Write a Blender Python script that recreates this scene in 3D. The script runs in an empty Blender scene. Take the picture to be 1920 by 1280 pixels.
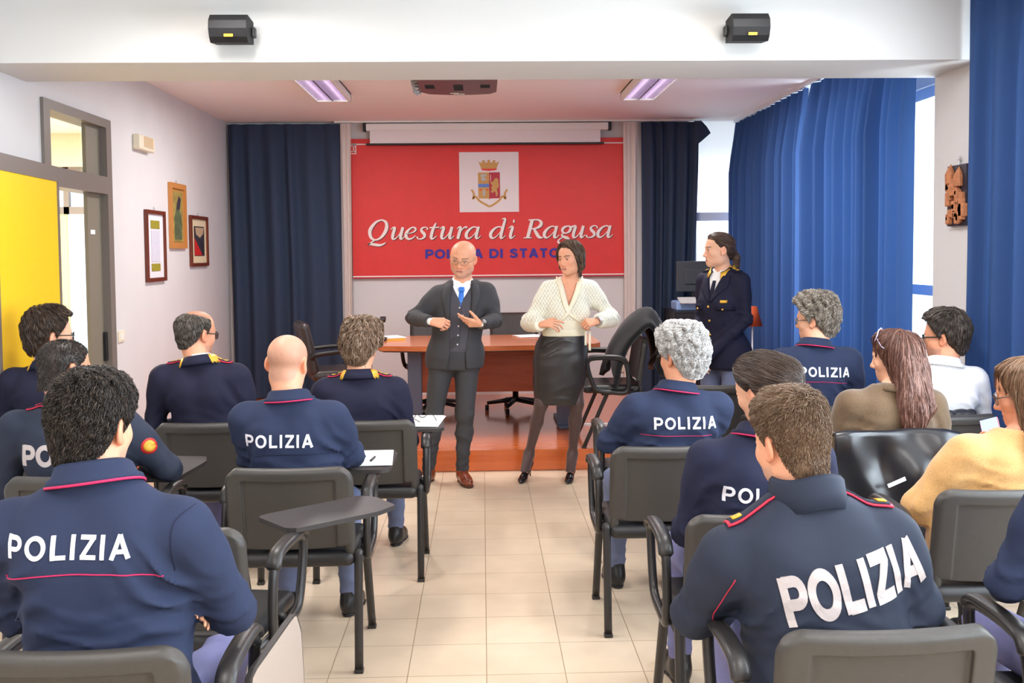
import bpy, bmesh, math, random
import numpy as np
from mathutils import Vector, Matrix
from mathutils.bvhtree import BVHTree

S = bpy.context.scene
COL = S.collection
PI = math.pi

# ------------------------------------------------------------------ camera
cam_data = bpy.data.cameras.new('camera')
cam = bpy.data.objects.new('camera', cam_data)
COL.objects.link(cam)
cam_data.sensor_width = 36.0
cam_data.lens = 35.0
cam_data.shift_y = -80.0 / 1920.0
cam_data.clip_start = 0.05
_yaw, _pitch, _roll = math.radians(1.69), math.radians(2.67), math.radians(0.54)
_f = Vector((math.sin(_yaw) * math.cos(_pitch), math.cos(_yaw) * math.cos(_pitch), -math.sin(_pitch)))
_r = _f.cross(Vector((0, 0, 1))).normalized()
_u = _r.cross(_f)
_r2 = _r * math.cos(_roll) - _u * math.sin(_roll)
_u2 = _r * math.sin(_roll) + _u * math.cos(_roll)
cam.matrix_world = Matrix(((_r2.x, _u2.x, -_f.x, 0), (_r2.y, _u2.y, -_f.y, 0), (_r2.z, _u2.z, -_f.z, 1.65), (0, 0, 0, 1)))
S.camera = cam

# ------------------------------------------------------------------ world, daylight, exposure
S.view_settings.view_transform = 'Standard'
S.view_settings.look = 'None'
S.view_settings.gamma = 1.0
S.view_settings.use_curve_mapping = False
S.view_settings.exposure = -0.02
S.cycles.use_denoising = True
S.cycles.max_bounces = 8
S.cycles.diffuse_bounces = 5
S.cycles.glossy_bounces = 3
S.cycles.transmission_bounces = 4
S.cycles.transparent_max_bounces = 8
S.cycles.sample_clamp_indirect = 6.0
S.cycles.caustics_reflective = False
S.cycles.caustics_refractive = False

W = bpy.data.worlds.new('sky')
S.world = W
W.use_nodes = True
_bg = W.node_tree.nodes['Background']
_bg.inputs[0].default_value = (0.86, 0.93, 1.0, 1)
_bg.inputs[1].default_value = 2.2

def area_light(name, loc, direction, sx, sy, power, color):
    d = bpy.data.lights.new(name, 'AREA')
    d.shape = 'RECTANGLE'; d.size = sx; d.size_y = sy
    d.energy = power; d.color = color
    o = bpy.data.objects.new(name, d); COL.objects.link(o)
    o.location = loc
    o.rotation_euler = Vector(direction).to_track_quat('-Z', 'Y').to_euler()
    return o

# daylight that comes in through the window bays of the right-hand wall and of the back wall
area_light('daylight_window_bay', (3.3, 7.2, 1.75), (-1, 0, -0.1), 3.0, 2.2, 190, (0.85, 0.93, 1.0))
area_light('daylight_window_bay', (3.3, 3.3, 1.75), (-1, 0.1, -0.15), 2.6, 2.2, 270, (0.88, 0.94, 1.0))
area_light('daylight_window_bay', (3.3, 0.0, 1.75), (-1, 0.25, -0.1), 3.0, 2.2, 190, (0.9, 0.97, 1.0))
area_light('daylight_back_window', (2.45, 10.75, 1.6), (0, -1, -0.1), 0.8, 1.6, 60, (0.88, 0.95, 1.0))
area_light('corridor_fill_light', (-4.4, 8.8, 2.99), (0, 0, -1), 0.6, 1.3, 330, (1.0, 0.98, 0.93))  # added fill light that brightens the corridor beyond the doorway

# ------------------------------------------------------------------ materials
_mats = {}
def nodes_of(m):
    return m.node_tree.nodes, m.node_tree.links

def mat(name, col=(0.8, 0.8, 0.8), rough=0.5, metal=0.0, spec=0.5, noise=0.0, nscale=30.0, bump=0.0, bscale=200.0,
        attr=False, trans=0.0, sheen=0.0, coat=0.0, emis=0.0, sss=0.0):
    """Principled material; noise = slight procedural variation of the colour, bump = fine surface grain, attr = colour attribute Col"""
    if name in _mats: return _mats[name]
    m = bpy.data.materials.new(name); m.use_nodes = True
    N, L = nodes_of(m)
    b = N['Principled BSDF']; out = N['Material Output']
    c4 = (col[0], col[1], col[2], 1)
    b.inputs['Base Color'].default_value = c4
    b.inputs['Roughness'].default_value = rough
    b.inputs['Metallic'].default_value = metal
    b.inputs['Specular IOR Level'].default_value = spec
    if sheen: b.inputs['Sheen Weight'].default_value = sheen; b.inputs['Sheen Roughness'].default_value = 0.5
    if coat: b.inputs['Coat Weight'].default_value = coat; b.inputs['Coat Roughness'].default_value = 0.15
    if emis:
        b.inputs['Emission Color'].default_value = c4; b.inputs['Emission Strength'].default_value = emis
    if sss:
        b.inputs['Subsurface Weight'].default_value = sss
        b.inputs['Subsurface Radius'].default_value = (1.0, 0.35, 0.2); b.inputs['Subsurface Scale'].default_value = 0.008
    csock = None
    if attr:
        a = N.new('ShaderNodeAttribute'); a.attribute_name = 'Col'; csock = a.outputs['Color']
    if noise:
        tc = N.new('ShaderNodeTexCoord'); nz = N.new('ShaderNodeTexNoise')
        nz.inputs['Scale'].default_value = nscale; nz.inputs['Detail'].default_value = 3
        L.new(tc.outputs['Object'], nz.inputs['Vector'])
        mr = N.new('ShaderNodeMapRange')
        mr.inputs['From Min'].default_value = 0.3; mr.inputs['From Max'].default_value = 0.7
        mr.inputs['To Min'].default_value = 1 - noise; mr.inputs['To Max'].default_value = 1 + noise
        L.new(nz.outputs['Fac'], mr.inputs['Value'])
        mx = N.new('ShaderNodeMix'); mx.data_type = 'RGBA'; mx.blend_type = 'MULTIPLY'
        mx.inputs[0].default_value = 1.0
        if csock: L.new(csock, mx.inputs[6])
        else: mx.inputs[6].default_value = c4
        L.new(mr.outputs['Result'], mx.inputs[7])
        csock = mx.outputs[2]
    if csock: L.new(csock, b.inputs['Base Color'])
    if bump:
        tc = N.new('ShaderNodeTexCoord'); nz = N.new('ShaderNodeTexNoise')
        nz.inputs['Scale'].default_value = bscale; nz.inputs['Detail'].default_value = 2
        L.new(tc.outputs['Object'], nz.inputs['Vector'])
        bp = N.new('ShaderNodeBump'); bp.inputs['Strength'].default_value = bump; bp.inputs['Distance'].default_value = 0.002
        L.new(nz.outputs['Fac'], bp.inputs['Height']); L.new(bp.outputs['Normal'], b.inputs['Normal'])
    if trans:
        t = N.new('ShaderNodeBsdfTranslucent'); ms = N.new('ShaderNodeMixShader')
        if csock: L.new(csock, t.inputs['Color'])
        else: t.inputs['Color'].default_value = c4
        ms.inputs['Fac'].default_value = trans
        L.new(b.outputs[0], ms.inputs[1]); L.new(t.outputs[0], ms.inputs[2]); L.new(ms.outputs[0], out.inputs['Surface'])
    _mats[name] = m
    return m

def srgb(r, g, b):
    f = lambda c: ((c / 255 + 0.055) / 1.055) ** 2.4 if c > 10 else c / 255 / 12.92
    return (f(r), f(g), f(b))

# ------------------------------------------------------------------ object helpers
def tag(o, label=None, cat=None, group=None, kind=None):
    if label: o['label'] = label
    if cat: o['category'] = cat
    if group: o['group'] = group
    if kind: o['kind'] = kind
    return o

def empty(name, loc=(0, 0, 0), rz=0.0):
    o = bpy.data.objects.new(name, None); COL.objects.link(o)
    o.location = loc; o.rotation_euler = (0, 0, rz); o.empty_display_size = 0.1
    return o

def make_mesh(name, V, F, m=None, smooth=False, col=None):
    me = bpy.data.meshes.new(name)
    V = np.asarray(V, dtype=np.float32).reshape(-1, 3)
    if isinstance(F, np.ndarray):
        n, k = F.shape
        me.vertices.add(len(V)); me.vertices.foreach_set('co', V.ravel())
        me.loops.add(n * k); me.loops.foreach_set('vertex_index', F.astype(np.int32).ravel())
        me.polygons.add(n)
        me.polygons.foreach_set('loop_start', np.arange(0, n * k, k, dtype=np.int32))
        me.polygons.foreach_set('loop_total', np.full(n, k, dtype=np.int32))
        me.update(calc_edges=True)
    else:
        me.from_pydata([tuple(map(float, v)) for v in V], [], F)
    me.validate()
    if col is not None:
        a = me.color_attributes.new('Col', 'FLOAT_COLOR', 'POINT')
        c = np.ones((len(V), 4), dtype=np.float32); c[:, :3] = col
        a.data.foreach_set('color', c.ravel())
    if smooth: me.polygons.foreach_set('use_smooth', np.ones(len(me.polygons), dtype=bool))
    if m is not None:
        for x in (m if isinstance(m, (list, tuple)) else [m]): me.materials.append(x)
    return me

def obj(name, me, parent=None, loc=None, rot=None):
    o = bpy.data.objects.new(name, me); COL.objects.link(o)
    if parent is not None: o.parent = parent
    if loc is not None: o.location = loc
    if rot is not None: o.rotation_euler = rot
    return o

class MB:
    """collects shapes into one mesh"""
    def __init__(s): s.V = []; s.F = []; s.mi = []; s.cur = 0; s.sm = []; s.smooth = False
    def add(s, V, F):
        n = len(s.V); s.V.extend([tuple(map(float, v)) for v in V])
        for f in F:
            s.F.append(tuple(int(i) + n for i in f)); s.mi.append(s.cur); s.sm.append(s.smooth)
        return s
    def box(s, c, d, rot=None, bev=0.0):
        bm = bmesh.new(); bmesh.ops.create_cube(bm, size=1.0)
        bmesh.ops.scale(bm, vec=d, verts=bm.verts)
        if bev:
            bmesh.ops.bevel(bm, geom=bm.edges[:], offset=bev, segments=2, profile=0.5, affect='EDGES')
        M = Matrix.Translation(c) @ (rot.to_4x4() if rot is not None else Matrix.Identity(4))
        bmesh.ops.transform(bm, matrix=M, verts=bm.verts)
        bm.verts.index_update()
        s.add([v.co[:] for v in bm.verts], [[v.index for v in f.verts] for f in bm.faces]); bm.free()
        return s
    def span(s, a, b, bev=0.0):
        a = Vector(a); b = Vector(b)
        return s.box((a + b) / 2, [abs(x) for x in (b - a)], bev=bev)
    def tube(s, pts, r, n=8, closed=False, flat=1.0, up=(0, 0, 1), caps=True):
        """r: radius or list; flat: width / height of the section (an oval bar)"""
        P = [Vector(p) for p in pts]; k = len(P)
        rr = r if hasattr(r, '__len__') else [r] * k
        V = []; F = []
        pu = Vector(up)
        for i, p in enumerate(P):
            a = P[(i - 1) % k] if (closed or i > 0) else p
            b = P[(i + 1) % k] if (closed or i < k - 1) else p
            t = (b - a)
            t = t.normalized() if t.length > 1e-9 else Vector((0, 0, 1))
            x = t.cross(pu)
            if x.length < 1e-3: x = t.cross(Vector((0.3, 1, 0.1)))
            x.normalize(); y = x.cross(t).normalized(); pu = y if not closed else Vector(up)
            for j in range(n):
                g = 2 * PI * (j + 0.5) / n
                V.append(p + x * (math.cos(g) * rr[i] * flat) + y * (math.sin(g) * rr[i]))
        m = k if closed else k - 1
        for i in range(m):
            for j in range(n):
                a, b = i * n + j, i * n + (j + 1) % n
                c, d = ((i + 1) % k) * n + (j + 1) % n, ((i + 1) % k) * n + j
                F.append((a, d, c, b))
        if not closed and caps:
            F.append(tuple(range(n))); F.append(tuple(reversed(range((k - 1) * n, k * n))))
        return s.add(V, F)
    def lathe(s, prof, c=(0, 0, 0), n=24):
        V = []; F = []
        for (r, z) in prof:
            for j in range(n):
                g = 2 * PI * j / n; V.append((c[0] + r * math.cos(g), c[1] + r * math.sin(g), c[2] + z))
        for i in range(len(prof) - 1):
            for j in range(n):
                F.append((i * n + j, i * n + (j + 1) % n, (i + 1) * n + (j + 1) % n, (i + 1) * n + j))
        F.append(tuple(reversed(range(n)))); F.append(tuple(range((len(prof) - 1) * n, len(prof) * n)))
        return s.add(V, F)
    def prism(s, poly, h, M):
        """extruded outline: poly in the xy plane of M, thickness h along its z"""
        n = len(poly)
        V = [M @ Vector((x, y, 0)) for x, y in poly] + [M @ Vector((x, y, h)) for x, y in poly]
        F = [tuple(reversed(range(n))), tuple(range(n, 2 * n))] + [(i, (i + 1) % n, n + (i + 1) % n, n + i) for i in range(n)]
        return s.add(V, F)
    def sheet(s, G):
        """grid of points G[i][j]"""
        a, b = len(G), len(G[0])
        return s.add([p for r in G for p in r], [(i * b + j, (i + 1) * b + j, (i + 1) * b + j + 1, i * b + j + 1) for i in range(a - 1) for j in range(b - 1)])
    def mesh(s, name, m, smooth=None):
        me = bpy.data.meshes.new(name); me.from_pydata(s.V, [], s.F); me.validate()
        for x in (m if isinstance(m, (list, tuple)) else [m]): me.materials.append(x)
        if any(s.mi): me.polygons.foreach_set('material_index', s.mi)
        if smooth is None: me.polygons.foreach_set('use_smooth', s.sm)
        elif smooth: me.polygons.foreach_set('use_smooth', [True] * len(me.polygons))
        me.update()
        return me
    def build(s, name, m, parent=None, loc=None, rot=None, smooth=None):
        return obj(name, s.mesh(name, m, smooth), parent, loc, rot)

def smooth_path(P, per=6, closed=False):
    """Catmull-Rom through points of any dimension"""
    P = [np.array(p, float) for p in P]; n = len(P); out = []
    for i in range(n if closed else n - 1):
        p0 = P[(i - 1) % n] if closed or i > 0 else P[i]
        p1 = P[i]; p2 = P[(i + 1) % n]; p3 = P[(i + 2) % n] if closed or i + 2 < n else P[(i + 1) % n]
        for k in range(per):
            t = k / per
            out.append(0.5 * (2 * p1 + (p2 - p0) * t + (2 * p0 - 5 * p1 + 4 * p2 - p3) * t * t + (3 * p1 - p0 - 3 * p2 + p3) * t ** 3))
    if not closed: out.append(P[-1])
    return out

def copy_thing(o):
    """copy of a thing with copies of its parts and their sub-parts"""
    c = o.copy(); COL.objects.link(c)
    for ch in list(o.children):
        d = ch.copy(); COL.objects.link(d); d.parent = c
        for g in list(ch.children):
            e = g.copy(); COL.objects.link(e); e.parent = d
    return c

# ------------------------------------------------------------------ the room
XL, XW, YB, ZC = -2.62, 2.95, 10.43, 3.01     # left wall, window wall, back wall, ceiling
TILE = 0.309

def tile_material():
    m = bpy.data.materials.new('floor_tiles'); m.use_nodes = True
    N, L = nodes_of(m); b = N['Principled BSDF']
    tc = N.new('ShaderNodeTexCoord'); mp = N.new('ShaderNodeMapping')
    mp.inputs['Location'].default_value = (0.0, -0.117, 0)
    br = N.new('ShaderNodeTexBrick'); br.offset = 0.0; br.squash = 1.0
    br.inputs['Scale'].default_value = 1.0; br.inputs['Brick Width'].default_value = TILE; br.inputs['Row Height'].default_value = TILE
    br.inputs['Mortar Size'].default_value = 0.0022; br.inputs['Mortar Smooth'].default_value = 0.2
    br.inputs['Color1'].default_value = (*srgb(212, 191, 166), 1); br.inputs['Color2'].default_value = (*srgb(218, 198, 173), 1)
    br.inputs['Mortar'].default_value = (*srgb(160, 138, 112), 1)
    nz = N.new('ShaderNodeTexNoise'); nz.inputs['Scale'].default_value = 5; nz.inputs['Detail'].default_value = 5
    mx = N.new('ShaderNodeMix'); mx.data_type = 'RGBA'; mx.blend_type = 'MULTIPLY'; mx.inputs[0].default_value = 1
    mr = N.new('ShaderNodeMapRange'); mr.inputs['From Min'].default_value = 0.3; mr.inputs['From Max'].default_value = 0.7
    mr.inputs['To Min'].default_value = 0.93; mr.inputs['To Max'].default_value = 1.05
    L.new(tc.outputs['Object'], mp.inputs['Vector']); L.new(mp.outputs[0], br.inputs['Vector']); L.new(tc.outputs['Object'], nz.inputs['Vector'])
    L.new(nz.outputs['Fac'], mr.inputs['Value']); L.new(br.outputs['Color'], mx.inputs[6]); L.new(mr.outputs[0], mx.inputs[7])
    L.new(mx.outputs[2], b.inputs['Base Color'])
    b.inputs['Roughness'].default_value = 0.32; b.inputs['Specular IOR Level'].default_value = 0.4
    bp = N.new('ShaderNodeBump'); bp.inputs['Strength'].default_value = 0.25; bp.inputs['Distance'].default_value = 0.002; bp.invert = True
    L.new(br.outputs['Fac'], bp.inputs['Height']); L.new(bp.outputs[0], b.inputs['Normal'])
    return m

def wood_material(name, c1, c2, rough=0.3, scale=(1.2, 14, 14), coat=0.0):
    m = bpy.data.materials.new(name); m.use_nodes = True
    N, L = nodes_of(m); b = N['Principled BSDF']
    tc = N.new('ShaderNodeTexCoord'); mp = N.new('ShaderNodeMapping'); mp.inputs['Scale'].default_value = scale
    nz = N.new('ShaderNodeTexNoise'); nz.inputs['Scale'].default_value = 3; nz.inputs['Detail'].default_value = 6; nz.inputs['Distortion'].default_value = 0.8
    cr = N.new('ShaderNodeValToRGB'); cr.color_ramp.elements[0].position = 0.3; cr.color_ramp.elements[1].position = 0.7
    cr.color_ramp.elements[0].color = (*c1, 1); cr.color_ramp.elements[1].color = (*c2, 1)
    L.new(tc.outputs['Object'], mp.inputs[0]); L.new(mp.outputs[0], nz.inputs['Vector']); L.new(nz.outputs['Fac'], cr.inputs[0])
    L.new(cr.outputs[0], b.inputs['Base Color']); b.inputs['Roughness'].default_value = rough
    if coat: b.inputs['Coat Weight'].default_value = coat; b.inputs['Coat Roughness'].default_value = 0.12
    return m

def glass_material(name='window_glass', tint=(0.95, 0.98, 1.0), gloss=0.12):
    m = bpy.data.materials.new(name); m.use_nodes = True
    N, L = nodes_of(m); out = N['Material Output']; N.remove(N['Principled BSDF'])
    t = N.new('ShaderNodeBsdfTransparent'); t.inputs[0].default_value = (*tint, 1)
    g = N.new('ShaderNodeBsdfGlossy'); g.inputs['Roughness'].default_value = 0.02
    fr = N.new('ShaderNodeFresnel'); fr.inputs[0].default_value = 1.3
    ms = N.new('ShaderNodeMixShader'); ge = N.new('ShaderNodeNewGeometry'); sb = N.new('ShaderNodeMath'); sb.operation = 'SUBTRACT'; sb.inputs[0].default_value = 1.0
    mu = N.new('ShaderNodeMath'); mu.operation = 'MULTIPLY'
    L.new(ge.outputs['Backfacing'], sb.inputs[1]); L.new(sb.outputs[0], mu.inputs[0]); L.new(fr.outputs[0], mu.inputs[1])
    L.new(mu.outputs[0], ms.inputs[0]); L.new(t.outputs[0], ms.inputs[1]); L.new(g.outputs[0], ms.inputs[2])
    L.new(ms.outputs[0], out.inputs[0])
    return m

M_WALL = mat('wall_paint', srgb(211, 210, 211), 0.8, noise=0.02, nscale=3, bump=0.05, bscale=120)
M_CEIL = mat('ceiling_paint', srgb(243, 241, 240), 0.85)
M_BEAM = mat('beam_paint', srgb(209, 209, 207), 0.8, noise=0.015, nscale=2)
M_FRAME = mat('taupe_door_frame', srgb(118, 110, 104), 0.45)
M_TAUPE = mat('taupe_panel', srgb(126, 120, 106), 0.5)
M_WHITE = mat('white_plastic', srgb(235, 235, 232), 0.4)
M_CREAM = mat('cream_plastic', srgb(226, 216, 192), 0.45)
M_BLACK = mat('black_plastic', srgb(26, 26, 28), 0.45)
M_GLASS = glass_material()
M_ALU = mat('white_aluminium', srgb(222, 230, 238), 0.4)
M_STEEL = mat('steel', srgb(190, 192, 196), 0.3, metal=0.9)
M_GOLD = mat('gold_thread', srgb(226, 176, 60), 0.4, metal=0.35, bump=0.3, bscale=500)
M_BRASS = mat('brass_button', srgb(220, 180, 90), 0.25, metal=0.8)
M_PAPER = mat('white_paper', srgb(246, 246, 246), 0.8)

def struct(name, mb, m, parent=None):
    o = mb.build(name, m, parent)
    if parent is None: o['kind'] = 'structure'
    return o

struct('floor', MB().span((XL, -4, -0.1), (XW + 0.15, YB, 0)), tile_material())
struct('ceiling', MB().span((XL - 0.12, -4, ZC), (XW + 0.15, YB + 0.1, ZC + 0.1)), M_CEIL)
# left wall with the doorway
DY0, DY1, DZ = 6.05, 7.13, 2.60
struct('wall_left', MB().span((XL - 0.12, -4, 0), (XL, DY0, ZC)).span((XL - 0.12, DY1, 0), (XL, YB, ZC)).span((XL - 0.12, DY0, DZ), (XL, DY1, ZC)), M_WALL)
# back wall with the small window bay at its right end
struct('wall_back', MB().span((XL - 0.12, YB, 0), (2.18, YB + 0.12, ZC)).span((2.18, YB, 0), (2.72, YB + 0.12, 0.9)).span((2.72, YB, 0), (XW + 0.15, YB + 0.12, ZC)), M_WALL)
struct('wall_rear', MB().span((XL - 0.12, -4.1, 0), (XW + 0.15, -4, ZC)), M_WALL)
# window wall on the right: sills, piers and head around the bays
wr = MB()
bays = [(6.0, 10.3), (1.6, 5.15), (-3.6, 1.3)]
wr.span((XW, -4, 0), (XW + 0.12, YB, 0.75)).span((XW, -4, 2.72), (XW + 0.12, YB, ZC))
for a, b in ((-4, -3.6), (1.3, 1.6), (5.15, 6.0), (10.3, YB)): wr.span((XW, a, 0.75), (XW + 0.12, b, 2.72))
struct('wall_right', wr, M_WALL)
struct('wall_pier', MB().span((2.69, 5.31, 0), (XW, 5.87, 2.66)), M_WALL)
struct('beam', MB().span((XL, 5.32, 2.66), (XW, 5.88, ZC)), M_BEAM)
for k, (a, b) in enumerate(bays):
    root = empty('window_%d' % (k + 1), (XW + 0.06, (a + b) / 2, 0.75)); root['kind'] = 'structure'
    f = MB(); n = 4; L2 = (b - a) / 2; H = 1.97
    for i in range(n + 1):
        y = -L2 + 2 * L2 * i / n
        f.box((0, max(-L2 + .035, min(L2 - .035, y)), H / 2), (0.06, 0.07, H))
    for z in (0.035, 0.62, H - 0.035): f.box((0, 0, z), (0.05, 2 * L2, 0.07))
    f.build('window_frame', M_ALU, root)
    MB().box((0, 0, H / 2), (0.008, 2 * L2 - .02, H - .02)).build('window_pane', M_GLASS, root)
root = empty('window_4', (2.45, YB + 0.05, 0.9)); root['kind'] = 'structure'
f = MB()
for x in (-0.235, 0.225): f.box((x, 0, 0.57), (0.085, 0.07, 1.14))
f.box((0, 0, 0.04), (0.54, 0.07, 0.08)); f.box((0, 0, 1.105), (0.54, 0.075, 0.09))
f.build('window_frame', M_ALU, root)
MB().box((0, 0.01, 0.57), (0.5, 0.008, 1.1)).build('window_pane', M_GLASS, root)
bl = MB().span((2.18, YB + 0.03, 2.05), (2.72, YB + 0.036, ZC)).build('roller_blind', mat('blind_cloth', srgb(238, 240, 242), 0.8, trans=0.6))
tag(bl, 'white roller blind drawn over the upper part of the back window beside the dark curtain', 'blind')

# corridor seen through the doorway
struct('floor_corridor', MB().span((-6.5, 4, -0.1), (XL, 11.2, 0)), mat('corridor_floor', srgb(206, 190, 168), 0.35))
struct('ceiling_corridor', MB().span((-6.5, 4, ZC), (XL - 0.12, 11.3, ZC + 0.1)), M_CEIL)
struct('wall_corridor_left', MB().span((-6.6, 4, 0), (-6.5, 11.2, ZC)), M_CREAM)
struct('wall_corridor_near', MB().span((-6.6, 3.9, 0), (XL - 0.12, 4, ZC)), M_CREAM)
struct('wall_corridor_end', MB().span((-6.6, 11.2, 0), (-4.86, 11.3, ZC)).span((-4.86, 11.2, 2.64), (-3.6, 11.3, ZC)).span((-3.6, 11.2, 0), (XL - .12, 11.3, ZC)), M_CREAM)
d2 = empty('door_2', (-4.86, 11.22, 0)); d2['kind'] = 'structure'
f = MB().span((0, 0, 2.12), (1.26, .06, 2.2)).span((0, 0, 2.56), (1.26, .06, 2.64))
for x in (0.0, 0.225, 0.62, 1.2): f.span((x, 0, 2.12 if x == .225 else 0), (x + .06, .06, 2.64))
f.build('door_frame', M_FRAME, d2)
MB().span((0.06, 0.01, 0.02), (0.25, .05, 2.12)).build('door_leaf', mat('pale_yellow_laminate', srgb(250, 226, 140), 0.4), d2)
MB().span((0.25, 0.02, 0.02), (1.2, .03, 2.12)).span((0.25, 0.02, 2.2), (1.2, .03, 2.6)).build('door_glass', M_GLASS, d2)

# the doorway: frame, transom glass, fixed taupe side panel, yellow leaf folded back against the wall
d1 = empty('door_1', (XL, DY0, 0)); d1['kind'] = 'structure'
w = DY1 - DY0
f = MB()
f.span((-0.13, 0, 0), (0.02, 0.09, DZ)).span((-0.13, w - 0.09, 0), (0.02, w, DZ)).span((-0.13, 0.09, DZ - 0.06), (0.02, w - .09, DZ))
f.span((-0.13, 0.09, 2.08), (0.02, w - 0.09, 2.2))
f.build('door_frame', M_FRAME, d1)
MB().span((-0.07, 0.09, 2.2), (-0.062, 0.76, DZ - .06)).build('transom_glass', glass_material('transom_glass', (0.96, 0.95, 0.9)), d1)
p = MB().span((-0.055, 0.75, 0), (-0.03, w - .09, 2.08)).span((-0.055, 0.75, 2.2), (-0.03, w - .09, DZ - .06)).build('side_panel', M_TAUPE, d1)
MB().span((-0.03, 0.79, 1.8), (-0.026, 0.86, 1.83)).build('panel_sticker', M_PAPER, p)
MB().box((-0.02, w - .11, 1.02), (0.03, 0.03, 0.2), bev=.004).build('door_lock', M_BLACK, p)
leaf = empty('door_leaf', (0.03, 0.03, 0)); leaf.parent = d1
lf = MB().span((0, -0.9, 0.02), (0.04, 0, 2.1)).build('leaf_panel', mat('yellow_laminate', srgb(246, 204, 28), 0.4), leaf)
e = MB().span((-0.002, -0.935, 0.0), (0.045, -0.9, 2.19)).span((-0.002, 0, 0.0), (0.045, 0.03, 2.19)).span((-0.002, -0.9, 2.1), (0.045, 0, 2.19)).build('leaf_edging', M_FRAME, leaf)
MB().tube([(0.04, -0.86, 1.0), (0.09, -0.86, 1.0), (0.09, -0.75, 1.0)], 0.011).build('door_handle', M_STEEL, leaf)
leaf.rotation_euler = (0, 0, math.radians(4.5))

# podium
M_PODIUM = wood_material('podium_laminate', srgb(206, 98, 44), srgb(222, 116, 58), 0.2, (0.5, 6, 6), coat=0.6)
struct('platform', MB().span((XL, 7.46, 0.003), (XW, YB, 0.16)), M_PODIUM)
o = MB().span((0.62, 8.42, 0.16), (2.0, 8.47, 0.178)).build('bright_line_strip', M_ALU)  # bright specular line on the podium, put in as a pale strip
tag(o, 'thin pale strip for a bright gloss line on the podium beside the desk leg', 'gloss strip')

# ------------------------------------------------------------------ curtains
def curtain(name, path, z0, z1, m, fold=0.16, amp=0.05, seed=0, header=0.07, top_amp=0.35, sway=0.03, rows=16, shrink=None):
    """pleated cloth hung along path (list of xy); shrink narrows the cloth towards its foot"""
    rnd = random.Random(seed)
    P = [Vector((p[0], p[1])) for p in path]
    seg = [(P[i + 1] - P[i]).length for i in range(len(P) - 1)]; Ltot = sum(seg)
    nf = max(3, int(Ltot / fold)); ks = []; x = 0.0
    while x < Ltot:
        wd = fold * rnd.uniform(0.6, 1.45); ks.append((x, wd, rnd.uniform(0.65, 1.25), rnd.uniform(-.3, .3))); x += wd
    def off(s, t):
        for (x0, wd, a, sk) in ks:
            if x0 <= s < x0 + wd:
                u = (s - x0) / wd; u2 = u + sk * u * (1 - u)
                return a * amp * (1 - math.cos(2 * PI * u2)) * 0.5
        return 0.0
    def base(s):
        i = 0
        while i < len(seg) - 1 and s > seg[i]: s -= seg[i]; i += 1
        d = (P[i + 1] - P[i]).normalized(); q = P[i] + d * min(s, seg[i] + 1e-6)
        return q, Vector((-d.y, d.x))
    n = int(nf * 11); G = []
    for i in range(n + 1):
        s = Ltot * i / n; col = []
        for j in range(rows + 1):
            v = j / rows; z = z1 + (z0 - z1) * v
            down = (z1 - z)
            k = top_amp if down < header else min(1.0, top_amp + (1 - top_amp) * ((down - header) / 0.45) ** 0.7)
            ss = s + sway * math.sin(2.1 * s + 1.3 * v + seed) * v
            if shrink: ss = Ltot * shrink[0] + (ss - Ltot * shrink[0]) * (1 - shrink[1] * min(1.0, v * 1.6))
            q, nr = base(max(0, min(Ltot - 1e-4, ss)))
            o_ = off(s, v) * k
            if down < header: o_ += 0.008 * math.sin(s / fold * 4 * PI)
            q = q + nr * o_
            col.append((q.x, q.y, z))
        G.append(col)
    mb = MB(); mb.sheet(G)
    return mb.build(name, m, smooth=True)

M_NAVY = mat('navy_curtain_cloth', srgb(44, 58, 82), 0.9, noise=0.12, nscale=300, bump=0.3, bscale=500)
M_BLUE = mat('blue_curtain_cloth', srgb(50, 80, 130), 0.9, noise=0.06, nscale=300, bump=0.2, bscale=500, trans=0.26)
M_SHEER = mat('white_curtain_cloth', srgb(232, 222, 216), 0.85, trans=0.2)
o = curtain('curtain', [(-2.60, YB - .06), (-1.45, YB - .06)], 0.17, 2.985, M_NAVY, 0.21, -0.09, 1, shrink=(0, -0.06))
tag(o, 'wide dark navy curtain in the left back corner beside the framed pictures', 'curtain', 'dark curtains on the back wall')
o = curtain('curtain', [(1.66, YB - .08), (2.26, YB - .08)], 0.17, 2.985, M_NAVY, 0.12, -0.08, 2, shrink=(0, .07))
tag(o, 'narrow dark navy curtain between the red banner and the back window', 'curtain', 'dark curtains on the back wall')
fl = MB().sheet([[(2.2, YB - .13, 2.99), (2.22, YB - .13, 2.9), (2.2, YB - .125, 2.72)], [(2.27, YB - .17, 2.985), (2.3, YB - .18, 2.87), (2.24, YB - .15, 2.75)], [(2.33, YB - .15, 2.93), (2.37, YB - .16, 2.86), (2.28, YB - .14, 2.78)]]).build('folded_corner', M_NAVY, o, smooth=True)
o = curtain('curtain', [(-1.44, YB - .11), (-1.33, YB - .11)], 0.17, 2.985, M_SHEER, 0.05, -0.035, 3, shrink=(1, .2))
tag(o, 'narrow white curtain gathered at the left edge of the red banner', 'curtain', 'white curtains beside the banner')
o = curtain('curtain', [(1.47, YB - .11), (1.62, YB - .11)], 0.17, 2.985, M_SHEER, 0.055, -0.035, 4, shrink=(1, .15))
tag(o, 'narrow white curtain gathered at the right edge of the red banner', 'curtain', 'white curtains beside the banner')
o = curtain('curtain', [(2.68, 10.36), (2.68, 8.1)], 0.17, 2.968, M_BLUE, 0.13, -0.11, 5)
tag(o, 'blue window curtain farthest back, hanging in the corner next to the back window', 'curtain', 'blue curtains on the window side')
o = curtain('curtain', [(2.68, 8.0), (2.68, 6.06)], 0.03, 2.968, M_BLUE, 0.15, -0.13, 6)
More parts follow.
